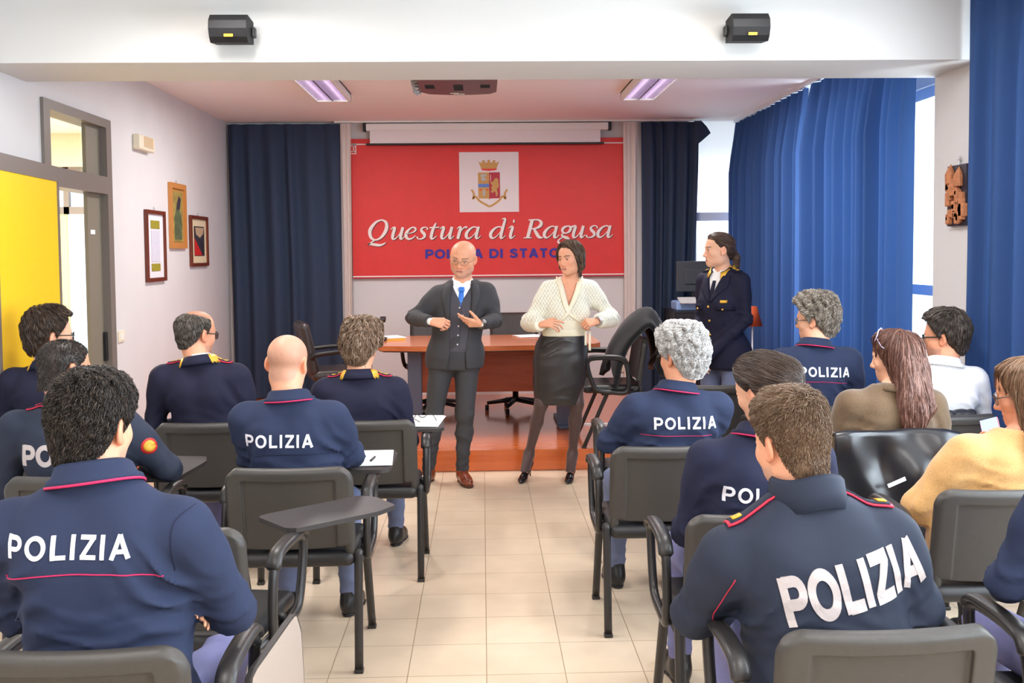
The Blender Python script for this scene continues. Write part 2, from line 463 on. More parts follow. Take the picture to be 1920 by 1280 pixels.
tag(o, 'blue window curtain hanging just behind the beam and wall pier', 'curtain', 'blue curtains on the window side')
o = curtain('curtain', [(2.608, 5.285), (2.75, 5.02), (2.83, 4.3)], 0.03, 3.0, M_BLUE, 0.12, -0.09, 9)
tag(o, 'blue window curtain nearest the camera, in front of the beam', 'curtain', 'blue curtains on the window side')
o = MB().span((2.64, 5.9, 2.975), (2.72, 10.4, ZC - .001)).build('curtain_rail', M_ALU); tag(o, 'white curtain rail along the window side behind the beam', 'curtain rail')
o = MB().span((-1.5, YB - .11, 2.993), (2.2, YB - .06, ZC - .001)).build('curtain_rail', M_WHITE); tag(o, 'white curtain rail above the projection screen on the back wall', 'curtain rail')

# ------------------------------------------------------------------ lettering
def arc(cx, cy, rx, ry, a0, a1, n=10):
    return [(cx + rx * math.cos(math.radians(a0 + (a1 - a0) * i / n)), cy + ry * math.sin(math.radians(a0 + (a1 - a0) * i / n))) for i in range(n + 1)]
SANS = {  # cap height 1, centre lines for a stroke of 0.2; advance
    'P': (0.74, [[(.1, 0), (.1, 1)], [(.1, .9), (.38, .9)] + arc(.4, .66, .24, .24, 90, -90) + [(.38, .42), (.1, .42)]]),
    'O': (0.98, [arc(.47, .5, .37, .41, 90, 450, 28)]),
    'L': (0.66, [[(.1, 0), (.1, 1)], [(.1, .095), (.62, .095)]]),
    'I': (0.26, [[(.1, 0), (.1, 1)]]),
    'Z': (0.76, [[(.03, .905), (.7, .905)], [(.6, .86), (.13, .14)], [(.03, .095), (.72, .095)]]),
    'A': (0.88, [[(.1, 0), (.43, 1)], [(.76, 0), (.43, 1)], [(.2, .3), (.66, .3)]]),
    'D': (0.88, [[(.1, 0), (.1, 1)], [(.1, .9), (.34, .9)] + arc(.36, .5, .38, .4, 90, -90, 16) + [(.34, .1), (.1, .1)]]),
    'S': (0.78, [smooth_path([(.64, .76), (.5, .88), (.34, .9), (.16, .82), (.14, .66), (.34, .55), (.56, .43), (.62, .26), (.48, .12), (.32, .1), (.16, .15), (.06, .26)], 4)]),
    'T': (0.74, [[(.35, 0), (.35, 1)], [(.02, .905), (.68, .905)]]),
    ' ': (0.36, []),
}
def strokes_to_quads(strokes, width, split=0.12):
    """flat ribbons (2 quads across) along the given centre lines; width: number or list of per-point widths"""
    out = []
    for si, st in enumerate(strokes):
        P = [np.array(p[:2], float) for p in st]
        Wd = [p[2] if len(p) > 2 else width for p in st]
        Q = []; WQ = []
        for i in range(len(P) - 1):
            k = max(1, int(np.linalg.norm(P[i + 1] - P[i]) / split))
            for j in range(k):
                Q.append(P[i] + (P[i + 1] - P[i]) * j / k); WQ.append(Wd[i] + (Wd[i + 1] - Wd[i]) * j / k)
        Q.append(P[-1]); WQ.append(Wd[-1])
        closed = np.linalg.norm(P[0] - P[-1]) < 1e-6
        rows = []
        for i, q in enumerate(Q):
            a = Q[i - 1] if i > 0 else (Q[-2] if closed else q)
            b = Q[i + 1] if i < len(Q) - 1 else (Q[1] if closed else q)
            t = b - a; t = t / (np.linalg.norm(t) + 1e-9); nrm = np.array([-t[1], t[0]])
            rows.append([q + nrm * WQ[i] / 2, q, q - nrm * WQ[i] / 2])
        out.append(rows)
    return out
def text_ribbons(text, stroke=0.2, gap=0.09):
    """list of ribbons in text units (cap height 1), and the total width"""
    x = 0; R = []
    for ch in text:
        adv, st = SANS[ch]
        for rows in strokes_to_quads(st, stroke):
            R.append([[q + np.array([x, 0]) for q in r] for r in rows])
        x += adv + gap
    return R, x - gap
def ribbons_mesh(R, f, depth):
    """ribbons mapped by f(x, y) -> (point, outward normal) and given a thickness"""
    mb = MB()
    for ri, rows in enumerate(R):
        dp = depth * (1 + .13 * (ri % 4)); n = len(rows); top = []; bot = []
        for r in rows:
            for q in r:
                p, nr = f(q[0], q[1]); top.append(Vector(p) + Vector(nr) * dp); bot.append(Vector(p) - Vector(nr) * 0.001)
        F = []; m = 3 * n
        for i in range(n - 1):
            for j in range(2):
                a = i * 3 + j; F.append((a, a + 1, a + 4, a + 3))
            F.append((i * 3, i * 3 + 3, m + i * 3 + 3, m + i * 3)); F.append((i * 3 + 2, m + i * 3 + 2, m + i * 3 + 5, i * 3 + 5))
        F.append((0, m, m + 1, m + 2, 2, 1)); e = 3 * (n - 1); F.append((e, e + 1, e + 2, m + e + 2, m + e + 1, m + e))
        mb.add(top + bot, F)
    return mb

# italic serif letters of the banner, drawn upright in x-height units (x, y, stroke width) and sheared
T = .05
ITAL = {
    'Q': [[(.62, 1.6, .1), (.34, 1.45, .16), (.1, 1.0, .24), (.06, .6, .25), (.22, .16, .2), (.5, -.02, .12), (.8, .12, .16), (1.02, .55, .24), (1.08, 1.0, .25), (.98, 1.4, .2), (.76, 1.58, .12), (.62, 1.6, .1)],
          [(.52, .02, .08), (.3, -.22, .1), (.1, -.42, .08), (.2, -.36, .14), (.5, -.4, .2), (.85, -.46, .18), (1.1, -.36, .1), (1.22, -.24, .05)]],
    'u': [[(0, .82, .04), (.14, .98, .1), (.25, .92, .2), (.22, .5, .22), (.24, .12, .2), (.38, .03, .1), (.58, .25, .06), (.74, .7, .05)], [(.8, 1, .2), (.77, .4, .22), (.8, .08, .19), (.92, .05, .08), (1.06, .26, .04)]],
    'e': [[(.1, .46, .06), (.4, .52, .06), (.62, .68, .12), (.64, .88, .14), (.48, .99, .1), (.28, .88, .12), (.12, .58, .21), (.12, .26, .22), (.3, .04, .16), (.52, .07, .1), (.74, .3, .05)]],
    's': [[(.6, .78, .13), (.54, .95, .07), (.36, .98, .09), (.22, .84, .14), (.28, .64, .2), (.46, .42, .22), (.5, .2, .16), (.34, .03, .1), (.14, .04, .08), (.04, .22, .14)]],
    't': [[(.36, 1.32, .1), (.27, .9, .19), (.23, .45, .22), (.25, .1, .2), (.38, .04, .1), (.58, .26, .04)], [(.02, .94, .09), (.62, .97, .09)]],
    'r': [[(0, .82, .04), (.14, .98, .1), (.24, .9, .2), (.22, .4, .22), (.2, 0, .2)], [(.24, .5, .06), (.42, .85, .08), (.58, .98, .12), (.68, .9, .17)]],
    'a': [[(.72, .86, .1), (.52, .98, .09), (.28, .84, .14), (.1, .5, .22), (.12, .18, .22), (.28, .03, .12), (.48, .18, .06), (.7, .6, .05)], [(.78, 1, .18), (.74, .4, .22), (.77, .08, .19), (.9, .05, .08), (1.04, .26, .04)]],
    'd': [[(.72, .86, .1), (.52, .98, .09), (.28, .84, .14), (.1, .5, .22), (.12, .18, .22), (.28, .03, .12), (.48, .18, .06), (.7, .6, .05)], [(.6, 1.6, .06), (.8, 1.62, .14), (.79, 1.2, .2), (.75, .5, .22), (.77, .08, .19), (.9, .05, .08), (1.04, .26, .04)]],
    'i': [[(0, .82, .04), (.14, .98, .1), (.25, .9, .2), (.22, .45, .22), (.24, .1, .2), (.36, .04, .09), (.52, .26, .04)], [(.2, 1.42, .22), (.3, 1.42, .22)]],
    'R': [[(.12, 1.5, .09), (.5, 1.53, .09)], [(.36, 1.52, .24), (.33, .8, .25), (.3, .05, .24)], [(.04, .04, .08), (.56, .04, .08)],
          [(.4, 1.51, .09), (.76, 1.5, .12), (.98, 1.3, .22), (.96, 1.02, .22), (.72, .82, .12), (.4, .78, .08)], [(.58, .8, .14), (.82, .4, .24), (1.04, .1, .22), (1.3, .03, .06)]],
    'g': [[(.5, .98, .09), (.24, .88, .18), (.14, .66, .2), (.26, .44, .14), (.5, .4, .09), (.7, .54, .17), (.76, .78, .18), (.64, .95, .12), (.5, .98, .09)], [(.74, .92, .08), (.98, .98, .12)],
          [(.32, .42, .06), (.16, .24, .1), (.34, .1, .18), (.66, -.02, .22), (.78, -.2, .16), (.6, -.4, .1), (.26, -.46, .12), (.02, -.34, .16), (.04, -.14, .09), (.3, .06, .07)]],
}
def italic_text(spec, mb_map, shear=0.24):
    R = []
    for ch, x0, x1 in spec:
        g = ITAL[ch]; xs = [p[0] for s in g for p in s]; a, b = min(xs), max(xs)
        st = []
        for s in g:
            s2 = [((p[0] - a) / (b - a) * (x1 - x0) + x0 + shear * (p[1] - .5) * .9, p[1], p[2] * 1.13) for p in s]
            st.append(smooth_path(s2, 5) if len(s2) > 2 else s2)
        R += strokes_to_quads(st, .2, 0.5)
    return R

# ------------------------------------------------------------------ red banner on the back wall
bn = empty('banner', (0.071, YB - 0.03, 2.113))
tag(bn, 'red wall banner with the police crest and white and blue lettering', 'banner')
M_RED = mat('banner_red', srgb(214, 48, 46), 0.55, noise=0.03, nscale=8)
M_CRIMSON = mat('banner_dark_red', srgb(176, 30, 50), 0.55)
M_BWHITE = mat('banner_white', srgb(236, 226, 222), 0.6)
M_BBLUE = mat('banner_blue', srgb(48, 40, 150), 0.6)
MB().box((0, 0, 0), (2.83, 0.02, 1.442)).build('banner_panel', M_RED, bn)
b = MB().box((0, -0.0115, -.70), (2.83, .003, .012)).box((0, -0.0115, .665), (2.83, .003, .012))
for r_ in (.05, .028): b.box((-1.415 + r_, -.0115, .62), (.01, .003, 2 * r_ + .01)).box((-1.395, -.0115, .62 - r_), (.05, .003, .01)).box((-1.395, -.0115, .62 + r_), (.05, .003, .01))
b.build('banner_border', M_BWHITE, bn)
MB().box((0, -0.0112, -.716), (2.83, .003, .01)).build('banner_edge', M_CRIMSON, bn)
u0 = 0.2656 * 0.005549
spec = [(c, (a - 935) * u0 / .126, (b_ - 935) * u0 / .126) for c, a, b_ in
        (('Q', 78, 205), ('u', 222, 330), ('e', 336, 406), ('s', 416, 480), ('t', 492, 560), ('u', 566, 676), ('r', 686, 756), ('a', 762, 866), ('d', 934, 1040), ('i', 1050, 1108),
         ('R', 1172, 1308), ('a', 1314, 1420), ('g', 1424, 1512), ('u', 1498, 1604), ('s', 1612, 1680), ('a', 1694, 1800))]
XC = -1.336 + (670 + .2656 * 935 - 660) * .005549 - .071
ribbons_mesh(italic_text(spec, None), lambda x, y: ((XC + x * .126, -0.0102, y * .126 - .318), (0, -1, 0)), .006).build('white_lettering', M_BWHITE, bn)
ribbons_mesh(italic_text(spec, None), lambda x, y: ((XC + x * .126 + .006, -0.0102, y * .126 - .318 - .006), (0, -1, 0)), .003).build('lettering_outline', mat('banner_outline', srgb(60, 30, 40), .6), bn)
_x = -.66
hs = 1.40 / text_ribbons('POLIZIA DI STATO', .23, .12)[1]
for word in ('POLIZIA', 'DI', 'STATO'):
    R, tw = text_ribbons(word, .23, .12)
    ribbons_mesh(R, lambda x, y: ((_x + x * hs, -0.0102, y * .095 - .52), (0, -1, 0)), .006).build('blue_lettering', M_BBLUE, bn)
    _x += (tw + .6) * hs
# crest on its white panel
cp = empty('crest', (0.009, -0.012, 0.268)); cp.parent = bn
MB().box((0, 0, 0), (.617, .006, .62)).build('crest_panel', mat('crest_white', srgb(226, 218, 220), .6), cp)
M_CG = mat('crest_gold', srgb(196, 150, 84), .6); M_CR = mat('crest_crimson', srgb(176, 44, 62), .6)
MX = Matrix(((1, 0, 0, 0), (0, 0, -1, -.003), (0, 1, 0, 0), (0, 0, 0, 1)))   # drawing plane facing the room
def crest(name, polys, m, lift=0.0):
    mb = MB(); s = .617 / 1025
    for P in polys: mb.prism([((x - 705) * s, (645 - y) * s) for x, y in P], .003 + lift, MX)
    return mb.build(name, m, cp)
crest('crown', [[(572, 415), (540, 330), (525, 305), (560, 300), (565, 320), (590, 315), (588, 275), (632, 270), (636, 312), (682, 308), (680, 265), (724, 265), (724, 308), (772, 312), (772, 270), (818, 275), (812, 315), (840, 320), (850, 300), (882, 305), (862, 335), (835, 415)]], M_CG)
crest('crown_base', [[(570, 415), (840, 412), (830, 440), (705, 455), (585, 442)]], mat('crest_red', srgb(222, 66, 58), .6))
crest('shield_left', [[(515, 480), (705, 480), (705, 945), (690, 928), (535, 926), (517, 900)]], M_CG)
crest('shield_right', [[(705, 480), (890, 478), (892, 905), (875, 924), (725, 926), (705, 945)]], M_CR)
crest('blue_band', [[(516, 675), (704, 675), (704, 735), (516, 735)]], mat('crest_blue', srgb(88, 126, 200), .6), .001)
crest('grey_quarter', [[(560, 510), (660, 510), (660, 545), (630, 552), (630, 580), (655, 585), (655, 622), (570, 620), (570, 560), (560, 540)], [(605, 770), (625, 770), (640, 840), (625, 890), (600, 890), (590, 840)]], mat('crest_grey', srgb(176, 176, 172), .6), .001)
crest('red_stars', [[(540, 765), (575, 765), (565, 795), (545, 790)], [(660, 762), (690, 765), (680, 795), (662, 790)]], mat('crest_red', (0, 0, 0)), .001)
crest('lion', [[(725, 610), (745, 640), (775, 640), (800, 585), (835, 575), (865, 600), (862, 650), (875, 690), (862, 760), (835, 745), (842, 790), (855, 850), (838, 890), (815, 885), (822, 840), (790, 800), (768, 835), (730, 815), (755, 770), (735, 740), (760, 710), (745, 680), (725, 660)]], M_CG, .001)
crest('sword', [[(724, 520), (732, 520), (738, 640), (728, 640)]], M_BWHITE, .001)
rb = smooth_path([(400, 770), (440, 850), (425, 930), (470, 895), (540, 970), (640, 1030), (710, 1062), (780, 1030), (870, 965), (935, 890), (985, 935), (975, 850), (1015, 775)], 5)
s_ = .617 / 1025
ribbons_mesh(strokes_to_quads([[((x - 705) * s_, (645 - y) * s_) for x, y in rb]], .021, 1), lambda x, y: ((x, -.003, y), (0, -1, 0)), .003).build('ribbon', M_CG, cp)

# projection screen rolled up above the banner
sc = empty('projection_screen', (0.07, YB - 0.1, 2.93))
tag(sc, 'white roll-up projection screen pulled down a little over the top of the red banner', 'projection screen')
MB().box((0, 0.02, 0.015), (2.5, .07, .075), bev=.01).build('screen_case', M_WHITE, sc)
MB().box((-1.265, .02, .015), (.03, .075, .085), bev=.004).box((1.265, .02, .015), (.03, .075, .085), bev=.004).build('end_cap', M_BLACK, sc)
MB().span((-1.21, -.003, -.155), (1.165, 0, 0)).build('screen_cloth', mat('screen_cloth', srgb(232, 226, 228), .8), sc)
MB().tube([(-1.25, -.001, -.16), (1.2, -.001, -.16)], .012).build('screen_bar', M_BLACK, sc)

# ------------------------------------------------------------------ ceiling lamps, projector, loudspeakers
M_LOUVRE = mat('lamp_louvre', srgb(205, 190, 215), 0.25, metal=0.7)
M_TUBE = mat('lamp_tube', (1.0, 0.93, 0.98), 0.5, emis=3.6)
def ceiling_lamp(loc, label):
    t = empty('ceiling_lamp', loc); tag(t, label, 'lamp', 'louvred ceiling lamps')
    L_ = 1.25; Wd = .30
    h = MB().span((-Wd / 2, -L_ / 2, -.012), (Wd / 2, L_ / 2, 0)).span((-Wd / 2, -L_ / 2, -.07), (-Wd / 2 + .02, L_ / 2, 0)).span((Wd / 2 - .02, -L_ / 2, -.07), (Wd / 2, L_ / 2, 0))
    h.span((-Wd / 2, -L_ / 2, -.07), (Wd / 2, -L_ / 2 + .02, 0)).span((-Wd / 2, L_ / 2 - .02, -.07), (Wd / 2, L_ / 2, 0))
    h.build('lamp_housing', M_WHITE, t)
    lv = MB().span((-.008, -L_ / 2 + .02, -.066), (.008, L_ / 2 - .02, -.02))
    for k in range(17): lv.span((-Wd / 2 + .02, -L_ / 2 + .07 * (k + .8) - .002, -.064), (Wd / 2 - .02, -L_ / 2 + .07 * (k + .8) + .002, -.035))
    lv.build('lamp_louvre', M_LOUVRE, t)
    for x in (-.07, .07): MB().tube([(x, -L_ / 2 + .03, -.033), (x, L_ / 2 - .03, -.033)], .014).build('lamp_tube', M_TUBE, t)
    d = bpy.data.lights.new('lamp_light', 'AREA'); d.shape = 'RECTANGLE'; d.size = .26; d.size_y = 1.2; d.energy = LAMP_W * (1.35 if loc[1] > 6 else .95); d.color = (1.0, 0.965, 0.94)
    o_ = bpy.data.objects.new('lamp_light', d); COL.objects.link(o_); o_.parent = t; o_.location = (0, 0, -.074)
    return t
LAMP_W = 40
ceiling_lamp((-1.25, 7.95, ZC), 'louvred fluorescent ceiling lamp left of the projector, behind the beam')
ceiling_lamp((1.35, 7.95, ZC), 'louvred fluorescent ceiling lamp right of the projector, behind the beam')
for x, y, w_ in ((-1.25, 4.35, 'over the left chairs in front of the beam'), (1.35, 4.3, 'over the right chairs in front of the beam'), (-1.25, 1.0, 'over the back of the room on the left'), (1.35, 1.0, 'over the back of the room on the right'),
                 (-1.25, -2.2, 'by the rear wall on the left'), (1.35, -2.2, 'by the rear wall on the right')):
    ceiling_lamp((x, y, ZC), 'louvred fluorescent ceiling lamp ' + w_)

pj = empty('projector', (-0.14, 6.42, 2.70)); tag(pj, 'black video projector hanging under the ceiling behind the beam', 'projector')
bd = MB()
pr = [(-.245, -.3), (-.245, .16), (-.2, .24), (-.08, .275), (.08, .275), (.2, .24), (.245, .16), (.245, -.3)]
bd.prism(pr, .15, Matrix.Translation((0, 0, 0)))
bdo = bd.build('projector_body', mat('projector_black', srgb(44, 42, 46), .35), pj)
v = MB()
for gx, n_ in ((-.18, 6), (.0, 9), (.17, 5)):
    for i in range(n_): v.box((gx + .0, -.12 + .025 * i, -.001), (.06, .008, .003))
v.build('vent_slots', mat('vent_black', srgb(12, 12, 12), .7), bdo)
MB().box((-.03, .2, -.001), (.055, .012, .003)).box((.0, .235, -.001), (.07, .008, .003)).build('label_plate', M_CREAM, bdo)
MB().tube([(0, 0, .14), (0, 0, .31)], .025).box((0, 0, .304), (.2, .2, .012)).build('ceiling_mount', M_WHITE, pj)
hl = [(-.275 + .022 * math.cos(t * .9), -.2 + .012 * t, .05 + .022 * math.sin(t * .9) - .001 * t) for t in range(36)]
MB().tube(hl, .008, 6).build('coiled_cable', mat('grey_cable', srgb(150, 148, 150), .5), pj)

def loudspeaker(loc, label, sgn):
    t = empty('loudspeaker', loc); tag(t, label, 'loudspeaker', 'wall loudspeakers on the beam')
    G = []
    b_ = MB(); b_.smooth = False
    prof = [(.0, .055), (-.13, .065), (-.165, .03), (-.17, -.01), (-.155, -.05), (-.13, -.075), (0, -.06)]
    b_.prism(prof, .19, Matrix(((0, 0, 1, -.095), (1, 0, 0, -.03), (0, 1, 0, 0), (0, 0, 0, 1))))
    o_ = b_.build('speaker_box', mat('speaker_black', srgb(20, 20, 22), .6, spec=.3, bump=.3, bscale=600), t)
    MB().box((0.005, -.196, -.045), (.045, .004, .014), rot=Matrix.Rotation(.25, 3, 'X')).build('speaker_badge', mat('yellow_badge', srgb(206, 160, 40), .5), o_)
    MB().box((0, -.02, 0), (.03, .07, .03)).box((sgn * .104, -.06, -.005), (.018, .04, .05), bev=.004).box((0, .012, 0), (.12, .012, .05)).build('wall_bracket', M_BLACK, t)
    t.rotation_euler = (0, 0, 0)
loudspeaker((-1.27, 5.302, 2.80), 'small black loudspeaker on the beam at the left', 1)
loudspeaker((1.39, 5.302, 2.80), 'small black loudspeaker on the beam at the right', -1)

# ------------------------------------------------------------------ things on the left wall
def wall_frame(name, y0, y1, z0, z1, fw, m, label, cat, inner, depth=.025):
    """frame hung on the left wall; inner(mb-maker) adds the picture parts in wall coordinates (y along the wall, z up)"""
    t = empty(name, (XL + .002, (y0 + y1) / 2, (z0 + z1) / 2)); tag(t, label, cat)
    w_, h_ = (y1 - y0), (z1 - z0)
    f_ = MB()
    for s in (-1, 1):
        f_.box((depth / 2, s * (w_ / 2 - fw / 2), 0), (depth, fw, h_)).box((depth / 2, 0, s * (h_ / 2 - fw / 2)), (depth, w_ - 2 * fw, fw))
    f_.build('picture_frame', m, t)
    MB().box((.004, 0, 0), (.008, w_ - fw, h_ - fw)).build('mount_board', inner[0], t)
    for nm, (cy, cz, sy, sz), mm in inner[1]:
        MB().box((.0105, cy, cz), (.003, sy, sz)).build(nm, mm, t)
    for k, mm_ in enumerate(inner[2] if len(inner) > 2 else []):
        nm, P, mm = mm_
        MB().prism(P, .0015, Matrix(((0, 0, 1, .0118 + .0003 * k), (1, 0, 0, 0), (0, 1, 0, 0), (0, 0, 0, 1)))).build(nm, mm, t)
    MB().tube([(.004, -.02, h_ / 2), (.004, 0, h_ / 2 + .03), (.004, .02, h_ / 2)], .0015, 4).build('hanging_wire', M_STEEL, t)
M_DWOOD = mat('dark_red_wood', srgb(104, 44, 24), .35); M_LWOOD = mat('light_oak', srgb(196, 132, 70), .4)
M_OLIVE = mat('olive_print', srgb(150, 140, 40), .6, noise=.2, nscale=60)
wall_frame('framed_certificate', 7.82, 8.28, 1.445, 2.01, .03, M_DWOOD, 'framed white certificate with two olive blocks, lowest on the left wall', 'picture',
           (mat('certificate_paper', srgb(226, 224, 230), .6), [('olive_heading', (-.0, .17, .21, .065), M_OLIVE), ('olive_footer', (0, -.17, .21, .06), M_OLIVE), ('certificate_text', (0, 0, .2, .25), mat('grey_print', srgb(206, 206, 220), .6, noise=.1, nscale=120))]))
wall_frame('framed_painting', 8.43, 8.87, 1.71, 2.265, .045, M_LWOOD, 'tall oak-framed painting of a standing figure, highest of the three pictures', 'picture',
           (mat('painting_ground', srgb(176, 134, 66), .6), [('canvas', (0.0, -.01, .27, .42), mat('painting_canvas', srgb(150, 132, 70), .6, noise=.35, nscale=18))],
            [('painted_robe', [(-.1, -.2), (.1, -.2), (.09, 0), (.03, .08), (-.04, .08), (-.1, -.02)], mat('painted_green', srgb(84, 96, 66), .6, noise=.4, nscale=25)), ('painted_shawl', [(-.03, .05), (.05, .06), (.09, .15), (.03, .17), (-.03, .1)], mat('painted_dark', srgb(52, 48, 60), .6))]))
wall_frame('framed_photograph', 9.0, 9.55, 1.55, 2.01, .03, M_DWOOD, 'framed photograph with a red stripe, nearest the dark corner curtain', 'picture',
           (mat('photo_mount', srgb(222, 206, 170), .6), [('photo_print', (.01, 0.0, .32, .27), mat('photo_dark', srgb(48, 48, 56), .5, noise=.5, nscale=14))],
            [('photo_red_stripe', [(-.15, -.13), (.09, -.13), (-.15, .03)], mat('photo_red', srgb(196, 36, 34), .5)), ('photo_sky', [(-.12, .125), (.15, .125), (.13, .07), (.02, .03), (-.1, .06)], mat('photo_tan', srgb(186, 160, 130), .5))]))
o = MB().box((XL + .03, 7.78, 2.51), (.06, .34, .115), bev=.012).build('emergency_light', M_CREAM)
tag(o, 'cream emergency light box high on the left wall beside the doorway', 'emergency light')
MB().box((XL + .062, 7.8, 2.52), (.004, .2, .08)).build('light_cover', mat('frosted_cover', srgb(206, 184, 150), .4), o)
sw = MB().box((XL + .006, 7.26, 1.07), (.012, .12, .08), bev=.003).build('light_switch', M_CREAM); tag(sw, 'cream light switch on the left wall beside the taupe door frame', 'switch')
MB().box((XL + .013, 7.26, 1.07), (.006, .05, .05)).build('switch_rocker', M_WHITE, sw)
st = MB().box((1.44, YB - .008, .43), (.17, .016, .1), bev=.003).build('socket_strip', M_CREAM); tag(st, 'cream wall socket strip low on the back wall right of the desk', 'socket')
for k in range(3): MB().box((1.39 + .05 * k, YB - .018, .43), (.03, .004, .05)).build('socket_insert', M_WHITE, st)
rb_ = MB().box((1.44, YB - .025, .60), (.15, .05, .06), bev=.006).build('alarm_box', mat('alarm_red', srgb(190, 30, 40), .4)); tag(rb_, 'small red box on the back wall above the socket strip', 'alarm box')
# carved relief on the pier
rl = empty('relief_plaque', (2.688, 5.53, 1.945)); tag(rl, 'dark board with a carved terracotta town relief on the wall pier', 'wall decoration')
MB().box((-.012, 0, 0), (.024, .22, .34)).build('relief_board', mat('relief_board', srgb(30, 28, 44), .5), rl)
rr_ = random.Random(4); c_ = MB()
for k in range(26):
    y = rr_.uniform(-.09, .09); z = rr_.uniform(-.15, .08); s = rr_.uniform(.025, .05)
    c_.box((-.03, y, z), (.035, s, s * rr_.uniform(.9, 1.8)), bev=.006)
for y, z, h in ((.06, .07, .1), (-.04, .05, .1), (.02, .0, .1)):
    c_.lathe([(.03, 0), (.032, h * .5), (.022, h * .75), (.006, h), (.001, h * 1.1)], (-.03, y, z), 10)
c_.build('relief_carving', mat('terracotta', srgb(182, 116, 76), .7, noise=.25, nscale=40), rl)
MB().tube([(-.01, 0, .165), (-.008, .0, .22)], .004, 5).box((-.01, 0, .2), (.006, .03, .006)).build('hanging_hook', M_STEEL, rl)

# ------------------------------------------------------------------ smooth solid modelling (distance fields turned into one continuous mesh)
f32 = np.float32
def _axis(lo, hi, h, zones):
    """grid coordinates with step h, refined to the step of each zone (a, b, step)"""
    cuts = sorted(set([lo, hi] + [min(hi, max(lo, v)) for z in zones for v in z[:2]]))
    out = [lo]
    for a, b in zip(cuts[:-1], cuts[1:]):
        if b - a < 1e-6: continue
        m = (a + b) / 2
        st = min([h] + [z[2] for z in zones if z[0] <= m <= z[1]])
        n = max(1, int(round((b - a) / st)))
        out += [a + (b - a) * (i + 1) / n for i in range(n)]
    return np.array(out, dtype=f32)

def smin(a, b, k):
    if k <= 0: return np.minimum(a, b)
    h = np.maximum(k - np.abs(a - b), 0) / k
    return np.minimum(a, b) - h * h * (k * 0.25)

